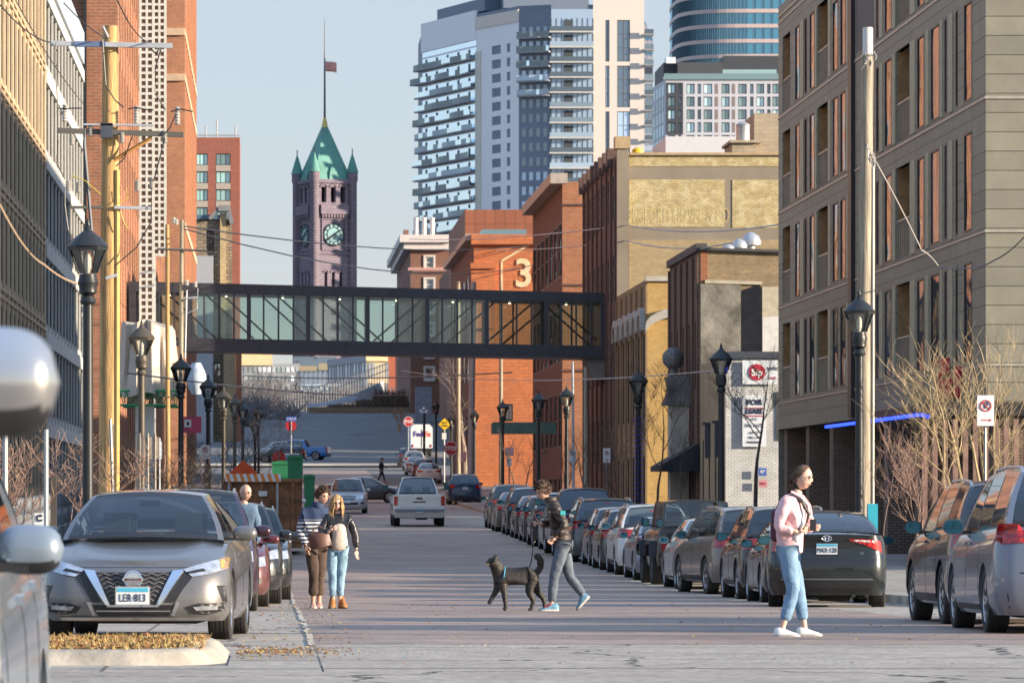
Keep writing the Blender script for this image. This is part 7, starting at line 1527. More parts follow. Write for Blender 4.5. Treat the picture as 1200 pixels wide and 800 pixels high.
    Y = 700; mb = MB(); mb.box(XP(455,Y), Y, CZ+8, XP(463,Y), Y+1.0, ZP(400,Y)); solo('brick_chimney', mb, mat('chimney_orange', (.42,.12,.06), .8), 'slender orange brick pier beside the modern block', 'chimney')
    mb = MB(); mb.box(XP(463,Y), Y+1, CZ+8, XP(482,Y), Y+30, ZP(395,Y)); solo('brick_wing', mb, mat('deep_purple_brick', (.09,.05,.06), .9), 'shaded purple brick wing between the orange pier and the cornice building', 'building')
    mb = MB(); mb.box(XP(487,540), 540, CZ+6, XP(506,540), 541, ZP(453,540)); solo('pale_shed', mb, mat('pale_shed', (.24,.26,.3), .7), 'small pale blue shed before the cornice brick building', 'shed')
# ================================================================== far end of the street
def far_end():
    GYC = mat('ramp_concrete', (.30,.31,.33), .85, var=.15, scale=.3); BRS = mat('dry_brush', (.10,.065,.045), .9, var=.6, scale=2)
    # retaining kerb wall, ramp
    Y = 560; mb = MB(); mb.box(XP(362,Y), Y, G(Y)-.3, XP(480,Y), Y+.6, ZP(477,Y)); solo('retaining_wall', mb, mat('low_wall_stone', (.22,.15,.10), .9, var=.3), 'low brownish retaining wall at the top of the rising road', 'wall')
    mb = MB(); Y = 600; rows = []
    for i in range(17):
        t = i/16; px = lerp(360, 455, t); rows.append([Vector((XP(px, Y), Y+20*t, ZP(lerp(478, 462, t), Y))), Vector((XP(px, Y), Y+20*t+2, ZP(lerp(473, 440, t**1.6), Y))), Vector((XP(px,Y)+.3, Y+20*t+14, ZP(lerp(470, 437, t**1.6), Y)))])
    mb.grid(rows); solo('concrete_ramp', mb, GYC, 'curving pale concrete ramp wall behind the retaining wall', 'ramp', smooth=60)
    # railings on the ramp
    mb = MB(); 
    for i in range(40): t = i/39; px = lerp(330, 455, t); Yy = 640; z = ZP(lerp(462, 425, t**1.3), Yy); mb.tube([(XP(px,Yy), Yy, z-3.0), (XP(px,Yy), Yy, z)], .07, 4)
    for dz in (0, -.9): mb.tube([(XP(lerp(330,455,i/9),640), 640, ZP(lerp(462,425,(i/9)**1.3),640)+dz) for i in range(10)], .07, 4)
    solo('railing', mb, mat('dull_rail', (.12,.13,.15), .6), 'long dull metal railing climbing beside the ramp', 'railing')
    # pale truss footbridge
    Y = 760; r = thing('truss_footbridge', (XP(390,Y), Y, G(Y)), 'pale blue truss footbridge crossing before the modern block', 'footbridge'); TB = mat('truss_pale', (.30,.36,.40), .6)
    mb = MB(); mb.box(XP(352,Y), Y+1.5, ZP(468,Y), XP(428,Y), Y+1.7, ZP(453,Y)); part('deck_panel', mb, mat('truss_backing', (.5,.54,.58), .7), r)
    mb = MB()
    for py in (452, 470): mb.tube([(XP(350,Y), Y, ZP(py,Y)), (XP(430,Y), Y, ZP(py,Y))], .3, 4)
    part('chord', mb, TB, r)
    for i in range(5): a = 352+15.5*i; mb = MB(); mb.tube([(XP(a,Y),Y,ZP(470,Y)),(XP(a+7.7,Y),Y,ZP(452,Y)),(XP(a+15.5,Y),Y,ZP(470,Y))], .22, 4); mb.tube([(XP(a,Y),Y,ZP(470,Y)),(XP(a,Y),Y,ZP(452,Y))], .22, 4); part('truss_bay', mb, TB, r)
    mb = MB(); mb.box(XP(428,Y), Y-1, G(Y), XP(431,Y), Y+2, ZP(440,Y)); mb.box(XP(349,Y), Y-1, G(Y), XP(352,Y), Y+2, ZP(468,Y)); part('pylon', mb, TB, r)
    # dark hedge / brush along the wall
    rnd = random.Random(8); mb = MB()
    for i in range(2600):
        px = rnd.uniform(388, 478); Y = rnd.uniform(562, 590); top = 477-(10 if px > 420 else 4)*rnd.random()-(14*rnd.random() if px > 440 else 0); p = Vector((XP(px,Y), Y, ZP(482,Y))); q = Vector((XP(px+rnd.uniform(-5,5),Y), Y, ZP(top,Y))); mb.tube([p, (p+q)/2+Vector((rnd.uniform(-.3,.3),0,0)), q], [.05,.04,.015], 3, False)
    tag(put('undergrowth', mb.mesh('undergrowth', BRS)), kind='stuff')
    mb = MB()
    for i in range(16):
        px, py = rnd.uniform(395, 470), rnd.uniform(472, 480)
    # low far wood
    rnd = random.Random(9); mb = MB(); TW = mat('far_twigs', (.16,.145,.145), .9, var=.5, scale=.5)
    def scrub(px, Y, ybot, ytop, n, sp, mb):
        bx = Vector((XP(px,Y), Y, ZP(ybot,Y))); Hh = ZP(ytop,Y)-bx.z
        for k in range(n):
            a = rnd.uniform(-1,1); L_ = Hh*rnd.uniform(.55,1.0); p1 = bx+Vector((a*sp*.25, rnd.uniform(-1,1), L_*.4)); p2 = bx+Vector((a*sp*.7+rnd.uniform(-.5,.5), rnd.uniform(-2,2), L_*.75)); p3 = bx+Vector((a*sp+rnd.uniform(-.9,.9), rnd.uniform(-2,2), L_))
            mb.tube([bx, p1, p2, p3], [.12,.09,.05,.02], 3, False)
            for j in range(5): c = p1.lerp(p3, rnd.random()); mb.tube([c, c+Vector((rnd.uniform(-1.3,1.3), 0, rnd.uniform(.3,1.8)))], [.045,.012], 3, False)
    for i in range(34): scrub(rnd.uniform(275, 350), rnd.uniform(640, 740), rnd.uniform(486, 492), rnd.uniform(432, 466), 12, 2.4, mb)
    for i in range(18): scrub(rnd.uniform(350, 400), rnd.uniform(640, 740), rnd.uniform(484, 490), rnd.uniform(458, 474), 12, 2.2, mb)
    for i in range(16): scrub(rnd.uniform(272, 352), rnd.uniform(530, 575), rnd.uniform(490, 512), rnd.uniform(462, 492), 16, 2.0, mb)
    for i in range(16): scrub(rnd.uniform(400, 480), rnd.uniform(660, 720), rnd.uniform(474, 484), rnd.uniform(446, 462), 12, 2.2, mb)
    tag(put('far_wood', mb.mesh('far_wood', TW)), kind='stuff')
# ================================================================== trees
def bare_tree(px, Y, ybase, ytop, spread, m, label, group, seed, r0=.09, lvl=4, fork=.28, stems=1, cat='bare tree', name='tree'):
    rnd = random.Random(seed); zb = G(Y)+.14; x = XP(px, Y); H = ZP(ytop, Y)-zb; r = thing(name, (x, Y, zb), label, cat, group)
    tr, cr = MB(), MB()
    def grow(p, d, L_, rad, k, mb):
        pts = [p]; rs = [rad]; n = 4
        for i in range(n):
            d = (d+Vector((rnd.uniform(-1,1), rnd.uniform(-1,1), rnd.uniform(-.3,.7)))*.16).normalized(); p = p+d*L_/n; pts.append(p); rs.append(rad*(1-.5*(i+1)/n))
        mb.tube(pts, rs, 5 if k > 1 else 3, False)
        if k <= 0: return
        nb = 3 if k > 2 else 4
        for j in range(nb if k > 1 else 5):
            t = rnd.uniform(.25, 1); i = min(n-1, int(t*n)); q = pts[i].lerp(pts[i+1], t*n-i); a = rnd.uniform(0, 2*pi); sd = Vector((cos(a), sin(a)*.6, rnd.uniform(.1,.9)))
            grow(q, (d*.55+sd*.75).normalized(), L_*rnd.uniform(.4,.8), max(.005, rs[i]*.5), k-1, cr)
        grow(pts[-1], d, L_*.6, rs[-1]*.9, k-1, cr)
    for s_ in range(stems):
        a = rnd.uniform(0, 6.28); d = Vector((cos(a)*.22, sin(a)*.15, 1)).normalized() if stems > 1 else Vector((rnd.uniform(-.05,.05),0,1)).normalized()
        base_ = Vector((x+(rnd.uniform(-.35,.35) if stems > 1 else 0)*spread*.3, Y, zb-.1)); h = H*(fork if stems == 1 else .3)
        pts = [base_, base_+d*h*.5, base_+d*h]; tr.tube(pts, [r0, r0*.9, r0*.8], 7, False)
        grow(pts[-1], d, H*(1-(fork if stems == 1 else .3))*.48, r0*.75, lvl, cr)
    for mb in (tr, cr):                                            # fit into the height and the spread
        for i, v in enumerate(mb.v):
            z = v[2]-zb
            mb.v[i] = (x+(v[0]-x)*spread, Y+(v[1]-Y)*spread, v[2])
    zmax = max(v[2] for v in cr.v)-zb; k = H/zmax
    for mb in (tr, cr): mb.v = [(v[0], v[1], zb+(v[2]-zb)*k) for v in mb.v]
    part('trunk', tr, m, r); part('crown', cr, m, r)
    return r
def hidden_block():  # out of view, added only to keep the sun off the rising road
    root = building('shade_block', 20, 475, 'unseen plain block added beyond the rust red one to shade the top of the road'); box_shell(root, 20, 476, 60, 556, CZ, CZ+26, mat('shade_block_brick', (.25,.12,.08), .9))
def trees():
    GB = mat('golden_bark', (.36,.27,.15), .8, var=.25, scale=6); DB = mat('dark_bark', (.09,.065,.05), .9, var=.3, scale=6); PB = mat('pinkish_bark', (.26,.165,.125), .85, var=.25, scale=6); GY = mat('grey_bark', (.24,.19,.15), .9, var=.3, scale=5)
    g = 'bare street trees on the right'
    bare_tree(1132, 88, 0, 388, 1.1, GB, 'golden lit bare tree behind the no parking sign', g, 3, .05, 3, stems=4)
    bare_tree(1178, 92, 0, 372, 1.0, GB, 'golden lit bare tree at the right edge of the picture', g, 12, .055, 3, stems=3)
    bare_tree(1034, 90, 0, 474, .7, PB, 'thin upright pinkish sapling right of the tall wooden pole', g, 5, .02, 3, stems=1)
    bare_tree(1066, 88, 0, 500, .9, PB, 'pinkish bare sapling left of the dark parked suv', g, 6, .02, 3, stems=2); bare_tree(1092, 86, 0, 492, .9, PB, 'pinkish bare sapling just left of the golden tree', g, 7, .02, 3, stems=2)
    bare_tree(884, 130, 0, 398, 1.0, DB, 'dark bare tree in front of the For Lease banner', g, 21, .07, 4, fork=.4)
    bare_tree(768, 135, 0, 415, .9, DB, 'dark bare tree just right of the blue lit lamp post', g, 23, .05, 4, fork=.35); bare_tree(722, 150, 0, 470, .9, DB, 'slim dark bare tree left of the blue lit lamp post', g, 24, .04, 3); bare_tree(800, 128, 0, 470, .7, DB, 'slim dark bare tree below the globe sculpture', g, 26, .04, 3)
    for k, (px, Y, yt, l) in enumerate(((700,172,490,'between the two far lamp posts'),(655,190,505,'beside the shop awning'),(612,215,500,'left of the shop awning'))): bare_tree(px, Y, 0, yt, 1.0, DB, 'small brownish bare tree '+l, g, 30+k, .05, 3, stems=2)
    bare_tree(545, 330, 0, 405, 1.1, GY, 'pale twisted bare tree by the far utility poles', g, 41, .2, 4, fork=.3); bare_tree(572, 345, 0, 400, 1.0, GY, 'second pale bare tree right of the leaning grey pole', g, 42, .18, 4, fork=.4)
    bare_tree(468, 520, 0, 475, 1.0, mat('rust_bush', (.40,.20,.11), .9), 'rust coloured bare bush left of the delivery truck', None, 44, .1, 3, stems=4, cat='bush', name='bush')
    g = 'bare shrubs along the left kerb'
    for k, (px, Y, yt, m, l) in enumerate(((40,62,500,PB,'reddish bare shrub behind the foreground mirror'),(85,70,485,PB,'reddish bare shrub left of the near lamp post'),(190,112,515,DB,'dark bare bush below the three sign backs'),(150,120,500,DB,'dark bare bush right of the wooden utility pole'),(218,128,500,DB,'dark leafless bush between two lamp posts'),(262,150,500,DB,'leafless bush left of the dumpster'),(300,210,480,GY,'pale leafless bush beyond the dumpster'))):
        bare_tree(px, Y, 0, yt, 1.2, m, l, g, 50+k, .014, 3, stems=3, cat='shrub', name='shrub')
    # evergreen shrub by the right kerb
    rnd = random.Random(4); mb = MB(); Y = 128; c = Vector((XP(772,Y), Y, G(Y)+.15)); 
    for i in range(1400):
        t, p = rnd.uniform(0, 6.3), rnd.uniform(0, 1.5); rr = rnd.uniform(.4, .8); q = c+Vector((rr*cos(t)*cos(p), rr*sin(t)*cos(p), .35+rr*1.15*sin(p))); s_ = .05
        mb.add([q+Vector((rnd.uniform(-s_,s_), rnd.uniform(-s_,s_), rnd.uniform(-s_,s_))) for _ in range(3)], [(0,1,2)])
    solo('evergreen_shrub', mb, mat('evergreen', (.035,.07,.03), .8, var=.4), 'small dark evergreen shrub between the lamp posts on the right kerb', 'shrub')
# ================================================================== poles, lamps, signs, wires
IRON = None
def street_lamp(x, Y, H, label, group, m=None, k=1.0, wrap=False):
    z = G(Y)+.14; r = thing('street_lamp', (x, Y, z), label, 'street lamp', group); m = m or IRON; T = lambda dz: Matrix.Translation((x, Y, z+dz)); hl = .95*k; Hp = H-hl
    mb = MB(); mb.lathe([(.22,0),(.22,.12),(.17,.2),(.16,.55),(.12,.68),(.10,.8)], 12, T(0)); mb.lathe([(.085,.7),(.07,Hp)], 12, T(0))
    mb.lathe([(.10,Hp-.12),(.12,Hp-.08),(.09,Hp)], 12, T(0)); part('post', mb, m, r, smooth=40)
    mb = MB(); mb.lathe([(.07,0),(.12*k,.06),(.115*k,.12),(.135*k,.20),(.12*k,.26),(.11*k,.32)], 12, T(Hp)); part('fitter', mb, m, r, smooth=30)
    n = 6; cage = MB(); z0, z1, r0, r1 = z+Hp+.30*k, z+Hp+.62*k, .12*k, .24*k
    for i in range(n): t = 2*pi*i/n; cage.tube([(x+r0*cos(t), Y+r0*sin(t), z0), (x+r1*cos(t), Y+r1*sin(t), z1)], .013*k, 4)
    cage.lathe([(r1+.02,.60*k),(r1+.03,.65*k),(r1,.66*k),(r1-.03,.62*k)], 6, T(Hp)); part('lantern_frame', cage, m, r)
    g = MB(); g.lathe([(r0-.005,.30*k),(r1-.012,.615*k)], 6, T(Hp)); part('lantern_glass', g, glassy('lantern_glass', (.8,.82,.8), .1, .12), r)
    b = MB(); b.lathe([(.02,.3*k),(.05,.38*k),(.05,.5*k),(.02,.56*k)], 8, T(Hp)); part('bulb', b, mat('lamp_core', (.7,.7,.66), .4), r)
    cap = MB(); cap.lathe([(r1+.035,.65*k),(r1*.75,.76*k),(.06,.86*k),(.05,.89*k),(.03,.91*k),(.035,.94*k),(.008,1.02*k)], 12, T(Hp)); part('lantern_cap', cap, m, r, smooth=30)
    if wrap:
        w = MB(); n = 260; w.tube([(x+.11*cos(i*.6), Y+.11*sin(i*.6), z+.5+(Hp-.8)*i/n) for i in range(n)], .006, 3); part('light_wire', w, BLK, r)
        d = MB(); [d.lathe([(.001,-.018),(.018,0),(.001,.018)], 5, Matrix.Translation((x+.115*cos(i*.9), Y+.115*sin(i*.9), z+.5+(Hp-.8)*i/150))) for i in range(150)]; part('fairy_lights', d, emit('blue_led_soft', (.05,.04,.7), .12), r)
    return r
def sign_post(name, px, Y, ytop, shape, w, h, label, cat='road sign', group=None, colour=None, txt=(), back=False, pole=None, lean=0, base_y=None, below=.25, thick=.012):
    x = XP(px, Y); z0 = G(Y)+.12; zt = ZP(ytop, Y); r = thing(name, (x, Y, z0), label, cat, group); dz = (zt-z0)
    mb = MB(); L = lambda z: lean*(z-z0)
    mb.tube([(x, Y+(.05 if not back else -.05), z0), (x+L(zt+(0 if not back else .1)), Y+(.05 if not back else -.05), zt+(-.02 if not back else .08))], .032 if Y > 130 else .024, 6); part('post', mb, pole or GALVP, r)
    zc = zt-h/2; xx = x+L(zc); mb = MB()
    if shape == 'rect': mb.box(xx-w/2, Y-thick, zc-h/2, xx+w/2, Y, zc+h/2)
    elif shape == 'oct': mb.prism([(xx+w/2/cos(pi/8)*cos(pi/8+k*pi/4), zc+w/2/cos(pi/8)*sin(pi/8+k*pi/4)) for k in range(8)], Y-thick, Y)
    elif shape == 'diamond': mb.prism([(xx,zc-w*.7),(xx+w*.7,zc),(xx,zc+w*.7),(xx-w*.7,zc)], Y-thick, Y)
    p = part('sign_panel', mb, colour or SIGNW, r)
    for t in txt:
        kind = t[0]
        if kind == 'T': lettering(t[1], t[2], t[5], p, Vector((xx+t[3], Y-thick-.006, zc+t[4]))-r.location, bold=t[6] if len(t) > 6 else .002, sx=t[7] if len(t) > 7 else 1)
        if kind == 'rim':
            m2 = MB(); k = 8 if shape == 'oct' else 4; q = w*.46/cos(pi/k) if shape == 'oct' else w*.62
            m2.tube([(xx+q*cos(pi/8*(shape=='oct')+i*2*pi/k), Y-thick-.004, zc+q*sin(pi/8*(shape=='oct')+i*2*pi/k)) for i in range(k+1)], t[2], 4); part('sign_border', m2, t[1], p)
        if kind == 'np':   # no parking symbol
            m2 = MB(); q = t[1]; c = Vector((xx, Y-thick-.004, zc+t[2])); m2.tube([c+Vector((q*cos(a), 0, q*sin(a))) for a in [2*pi*i/24 for i in range(25)]], q*.13, 4); m2.tube([c+Vector((-q*.7,0,q*.7)), c+Vector((q*.7,0,-q*.7))], q*.11, 4); part('prohibition_ring', m2, SREDM, p)
            lettering('P', q*1.75, INK, p, Vector((xx+.0, Y-thick-.003, zc+t[2]))-r.location, bold=.004)
            m3 = MB(); a_ = t[3]; m3.box(xx-w*.28, Y-thick-.006, zc-h*.33, xx+w*.25, Y-thick-.001, zc-h*.30); m3.prism([(xx+w*.22, zc-h*.36),(xx+w*.36, zc-h*.315),(xx+w*.22, zc-h*.27)], Y-thick-.006, Y-thick-.001); part('arrow', m3, SREDM, p)
    return r
def wire(pts, sag, rad, label, group='overhead wires', m=None, n=14):
    mb = MB()
    for a, b_ in zip(pts, pts[1:]):
        a, b_ = Vector(a), Vector(b_); mb.tube([a.lerp(b_, i/n)-Vector((0,0,sag*4*(i/n)*(1-i/n))) for i in range(n+1)], rad, 4)
    return solo('overhead_wire', mb, m or BLK, label, 'wire', group)
def furniture():
    global IRON, GALVP, SIGNW, SREDM
    IRON = mat('lamp_iron', (.022,.024,.025), .4, .2, var=.2); GALVP = mat('sign_post_steel', (.22,.23,.24), .5, .5); SIGNW = mat('sign_white', (.7,.7,.68), .5, var=.03); SREDM = mat('sign_red_paint', (.45,.02,.03), .45, var=.05)
    OLV = mat('lamp_bronze', (.08,.065,.045), .5, .2)
    WD = streak(mat('pole_wood_golden', (.44,.27,.11), .85, var=.5, scale=1.6, bump=.7)); WG = streak(mat('pole_wood_grey', (.32,.27,.20), .85, var=.5, scale=1.6, bump=.7))
    gl, gr = 'lantern street lamps on the left kerb', 'lantern street lamps on the right kerb'
    L = lambda px, s, yt: (XP(px, F/s), F/s, ZP(yt, F/s)-G(F/s)-.14)
    for i, (px, s, yt, lab, m) in enumerate(((103,80,262,'largest lantern lamp beside the big wooden pole',IRON),(166,52,378,'lantern lamp before the tarpaulin',OLV),(212,42,417,'lantern lamp right of the weathered pole',None),(244,35,441,'black lantern lamp left of the dumpster',None),(262,31,455,'bronze lantern lamp above the barricade',OLV),(275,27.5,463,'thin bronze lantern lamp behind the orange work sign',OLV),(284.5,25,471,'black lantern lamp seen just above the dumpster',None),(303,19,478,'tiny far lantern lamp right of the dumpster edge',None),(299,21,491,'tiny lantern lamp in front of the far parked cars',None))):
        x, Y, H = L(px, s, yt); street_lamp(x, Y, H, lab, gl, m, k=1.12 if i else 1.12)
    for i, (px, s, yt, lab, w) in enumerate(((1007,62.5,344,'lantern lamp standing against the tall right hand wooden pole',0),(845,46.5,405,'lantern lamp left of the For Lease banner',0),(748,39,433,'lantern lamp wrapped in blue fairy lights',1),(664,31.5,453,'lantern lamp before the brown warehouse flank',0),(631,28.5,459,'lantern lamp at the end of the shop awning',0),(589,24.7,469,'lantern lamp near the two yellow newspaper boxes',0),(556,20,480,'lantern lamp against the leaning grey pole',0),(511,15.5,470,'far lantern lamp right of the delivery truck',0),(529,17,485,'far lantern lamp right of the yellow warning sign',0))):
        x, Y, H = L(px, s, yt); street_lamp(x, Y, H, lab, gr, None, 1.1, w)
    # off-frame lamp and pole that throw the long shadows over the crossing
    street_lamp(13.6, 57.0, 5.4, 'lantern lamp just outside the right edge throwing a long shadow', gr, None, 1.1)
    # --- big wooden pole, left
    s = 66; Y = F/s; x = XP(127, Y); z0 = G(Y); r = thing('utility_pole', (x, Y, z0), 'thick golden wooden utility pole with crossarms and cut outs at the left', 'utility pole', 'wooden utility poles')
    mb = MB(); zt = ZP(31, Y); mb.tube([(x-.02*0, Y, z0-.2), (x+.02, Y, lerp(z0, zt, .5)), (x+.04, Y, zt)], [.19,.175,.14], 14); part('shaft', mb, WD, r, smooth=50)
    mb = MB(); mb.tube([(x+.15, Y-.12, z0), (x+.16, Y-.12, ZP(200, Y))], .05, 8); part('conduit', mb, mat('conduit_yellow', (.48,.32,.10), .6), r)
    CG = mat('crossarm_grey', (.42,.44,.47), .6, .2); CB = mat('crossarm_dark', (.10,.095,.085), .7); POR = mat('porcelain', (.42,.40,.36), .3); 
    pt = lambda px, py, dy=0: Vector((XP(px, Y+dy), Y+dy, ZP(py, Y+dy)))
    def arm(p0, y0, p1, y1, h, m, dy=-.17): mb = MB(); a, b_ = pt(p0, y0, dy), pt(p1, y1, dy); d = h/2; mb.add([a+Vector((0,q,w)) for q in (-.05,.05) for w in (-d,d)]+[b_+Vector((0,q,w)) for q in (-.05,.05) for w in (-d,d)], [(0,1,3,2),(4,6,7,5),(0,4,5,1),(2,3,7,6),(0,2,6,4),(1,5,7,3)]); part('crossarm', mb, m, r)
    arm(60, 51, 202, 54, .085, CG); arm(87, 52, 124, 52, .09, mat('crossarm_blue', (.12,.17,.30), .5), -.19); arm(68, 153, 215, 158, .09, CB); arm(98, 146, 180, 147, .03, CG, -.24); arm(82, 243, 120, 243, .05, CB); arm(134, 243, 178, 244, .05, CG); arm(124, 326, 138, 322, .05, CG, -.25)
    mb = MB(); mb.tube([pt(133, 188, -.22), pt(177, 162, -.22)], .035, 4); part('brace', mb, mat('brace_timber', (.38,.18,.05), .8), r)
    mb = MB(); mb.cbox(pt(125, 153, -.24), (.22,.1,.26)); mb.tube([pt(100, 146, -.2), pt(99, 170, -.2), pt(110, 300, -.2)], [.02,.035,.03], 6); part('mounting_plate', mb, mat('dark_bracket', (.06,.07,.09), .5), r)
    for q, (px, py) in enumerate(((76,130),(160,132),(208,133),(80,216),(92,218),(178,214),(161,216),(143,160),(193,160),(84,162),(106,152))):
        mb = MB(); h = .2 if q < 3 else .12; c = pt(px, py, -.2); prof_ = []
        for k in range(6): prof_ += [(.03, h*k/6*1.6), (.055, h*(k+.5)/6*1.6)]
        mb.lathe(prof_+[(.02, h*1.6)], 10, Matrix.Translation(c-Vector((0,0,h)))); part('insulator', mb, POR, r)
    for q, pts in enumerate((((76,126),(70,128),(84,127),(96,127)),((150,128),(160,126),(172,129),(180,129)),((200,131),(212,128),(226,131)),((120,45),(124,100),(135,118),(145,126)),((189,56),(182,80),(182,110),(194,129)),((66,50),(66,90),(68,128)),((68,165),(66,190),(76,210)),((193,162),(186,190),(180,212)),((155,160),(146,185),(136,195)),((76,222),(76,240),(80,270),(98,300),(116,315)),((178,220),(177,260),(160,290),(134,312)),((206,134),(199,150),(192,158)),((84,206),(100,212),(118,228)),((141,248),(146,262),(150,268)),((148,220),(150,232),(136,240)))):
        mb = MB(); mb.tube([pt(a, b_, -.25) for a, b_ in pts], .012 if q < 12 else .009, 5); part('jumper_cable', mb, BLK if q < 12 else mat('cable_yellow', (.5,.4,.05), .5), r)
    mb = MB(); mb.tube([pt(121,31,-.1), pt(127,44,-.15)], .02, 4); part('top_pin', mb, CG, r)
    # --- right wooden pole
    s = 60.5; Y = F/s; x = XP(1013, Y); z0 = G(Y); r = thing('utility_pole', (x, Y, z0), 'tall weathered wooden pole with pale antenna cap on the right', 'utility pole', 'wooden utility poles'); zt = ZP(66, Y)
    mb = MB(); mb.tube([(x-.02, Y, z0-.2), (x, Y, lerp(z0, zt, .5)), (x+.06, Y, zt)], [.15,.13,.115], 14); part('shaft', mb, WG, r, smooth=50)
    mb = MB(); mb.lathe([(.095,0),(.1,.05),(.1,.5),(.09,.53)], 16, Matrix.Translation((x+.065, Y, ZP(64.5, Y)))); part('antenna_cap', mb, mat('antenna_shell', (.60,.57,.52), .4), r, smooth=40)
    mb = MB(); mb.tube([(x+.155, Y-.06, z0), (x+.16, Y-.06, ZP(185, Y))], .03, 8); part('conduit', mb, mat('conduit_pale', (.5,.47,.4), .5), r)
    mb = MB(); rnd = random.Random(2)
    for k in range(16): c = pt = Vector((XP(1018+rnd.uniform(-7,7), Y), Y-.15+rnd.uniform(-.1,.1), ZP(rnd.choice((70,74,172,180,186))+rnd.uniform(-5,5), Y))); d = Vector((rnd.uniform(-.07,.07), rnd.uniform(-.05,.05), rnd.uniform(-.12,.12))); mb.tube([c-d, c+Vector((rnd.uniform(-.05,.05),-.03,0)), c+d], .013, 4)
    part('cable_bundle', mb, mat('cable_pale', (.45,.42,.4), .5), r)
    # --- the other poles
    def pole(px0, px1, yt, s, rad, m, lab, arms=()):
        Y = F/s; z0 = G(Y); zt = ZP(yt, Y); r = thing('utility_pole', (XP(px0,Y), Y, z0), lab, 'utility pole', 'wooden utility poles'); mb = MB(); mb.tube([(XP(px0,Y), Y, z0-.2), (XP(px1,Y), Y, zt)], [rad, rad*.75], 12); part('shaft', mb, m, r, smooth=50)
        for a, ya, b_, yb in arms: mb = MB(); mb.tube([(XP(a,Y), Y-.15, ZP(ya,Y)), (XP(b_,Y), Y-.15, ZP(yb,Y))], .045, 4); part('crossarm', mb, CB, r)
        return r
    pole(197, 196, 263, 30, .10, WD, 'slim golden wooden pole left of the weathered grey one'); r = pole(211, 213, 258, 31, .10, WG, 'weathered grey pole with crossarms before the skyway', ((184,292,243,294),))
    Y = F/31; mb = MB()
    for px, py in ((204,262),(207,264),(219,335),(229,337)): mb.lathe([(.05,0),(.09,.05),(.05,.1),(.09,.15),(.03,.22)], 8, Matrix.Translation((XP(px,Y), Y-.2, ZP(py,Y))))
    part('insulator', mb, POR, r); mb = MB(); mb.tube([(XP(216,Y),Y-.2,ZP(350,Y)),(XP(232,Y),Y-.2,ZP(349,Y))], .04, 4); mb.tube([(XP(232,Y),Y-.2,ZP(338,Y)),(XP(231,Y),Y-.2,ZP(362,Y)),(XP(218,Y),Y-.2,ZP(368,Y))], .015, 4); mb.tube([(XP(219,Y),Y-.2,ZP(340,Y)),(XP(217,Y),Y-.2,ZP(420,Y))], .03, 4); part('bracket', mb, CG, r)
    pole(537, 537, 330, 17, .17, WG, 'sunlit wooden pole nearest the delivery truck'); pole(551, 555, 330, 19, .22, mat('pole_blue_grey', (.30,.33,.37), .7), 'thick leaning blue grey pole with a pale top'); pole(587, 587, 330, 20, .13, WG, 'pale wooden pole behind a lantern lamp')
    pole(672.5, 671, 424, 30, .06, mat('pole_blue_grey', (.30,.33,.37), .7), 'slim pale pole before the brown warehouse'); pole(687, 686, 430, 28, .10, WG, 'mottled wooden pole before the brown warehouse')
    # --- wires
    Yp = F/66; q = lambda px, py, Y: W(px, py, Y)
    wire([q(0,6,60), q(60,50,Yp)], .1, .012, 'wire from the left edge to the pole top arm'); wire([q(75,4,70), q(124,45,Yp)], .05, .012, 'wire dropping from the upper left to the pole top'); wire([q(135,-5,75), q(175,50,Yp), q(188,54,Yp)], .15, .012, 'wire curving down to the right end of the top arm')
    wire([q(0,240,60), q(52,310,75), q(114,333,Yp)], .12, .018, 'thick pale cable sagging across the office blocks', m=mat('cable_tan', (.42,.30,.20), .6)); wire([q(18,0,70), q(98,122,Yp)], .1, .008, 'thin guy wire over the tan block')
    wire([q(215,265,F/31), q(700,272,400)], 1.2, .028, 'upper long wire crossing toward downtown'); wire([q(215,268,F/31), q(690,288,380)], 2.0, .028, 'lower long wire crossing toward downtown')
    wire([q(480,280,400), q(735,264,230), q(920,262,170)], .3, .03, 'wire crossing the yellow brick panels', m=mat('cable_pale', (.45,.42,.4), .5)); wire([q(520,292,400), q(735,282,230), q(860,284,186)], .3, .03, 'second wire below the first on the brick panels', m=mat('cable_pale', (.45,.42,.4), .5))
    wire([q(1021,180,F/60.5), q(1080,293,100), q(1100,312,106)], -.05, .014, 'pale wire falling from the right pole', m=mat('cable_pale', (.45,.42,.4), .5)); wire([q(1100,312,106), q(1135,314,90), q(1165,305,80), q(1200,278,70)], .04, .014, 'wire rising to the right edge')
    wire([q(470,434,300), q(860,432,150)], .5, .018, 'low pale wire under the skyway', m=mat('cable_pale', (.45,.42,.4), .5)); wire([q(285,440,400), q(600,436,300)], .3, .05, 'long low wire across the far buildings')
    wire([q(150,437,150), q(480,462,330)], .3, .03, 'low wire behind the left lamps')
    # --- signs
    sign_post('no_parking_sign', 1155, F/65, 463, 'rect', .305, .57-.02, 'white no parking sign with red circle at the right', txt=(('np', .095, .085, 0),))
    sign_post('stop_sign', 528.5, 262, 517, 'oct', .78, .78, 'large stop sign facing the street at the far corner', colour=SREDM, txt=(('T','STOP',.34,0,-.01,SIGNW,.012,.82),('rim',SIGNW,.016)))
    sign_post('stop_sign', 478.5, 400, 488, 'oct', .84, .84, 'stop sign beside the delivery truck', colour=SREDM, txt=(('T','STOP',.36,0,-.01,SIGNW,.012,.82),('rim',SIGNW,.018)))
    sign_post('stop_sign', 341, 400, 492.5, 'oct', .9, .9, 'red sign seen from behind under a blue street name sign', colour=SREDM, back=True); sign_post('stop_sign', 326.5, 290, 528, 'oct', .8, .8, 'dark red sign seen from behind above the green bins', colour=mat('sign_dark_red', (.30,.015,.02), .5), back=True)
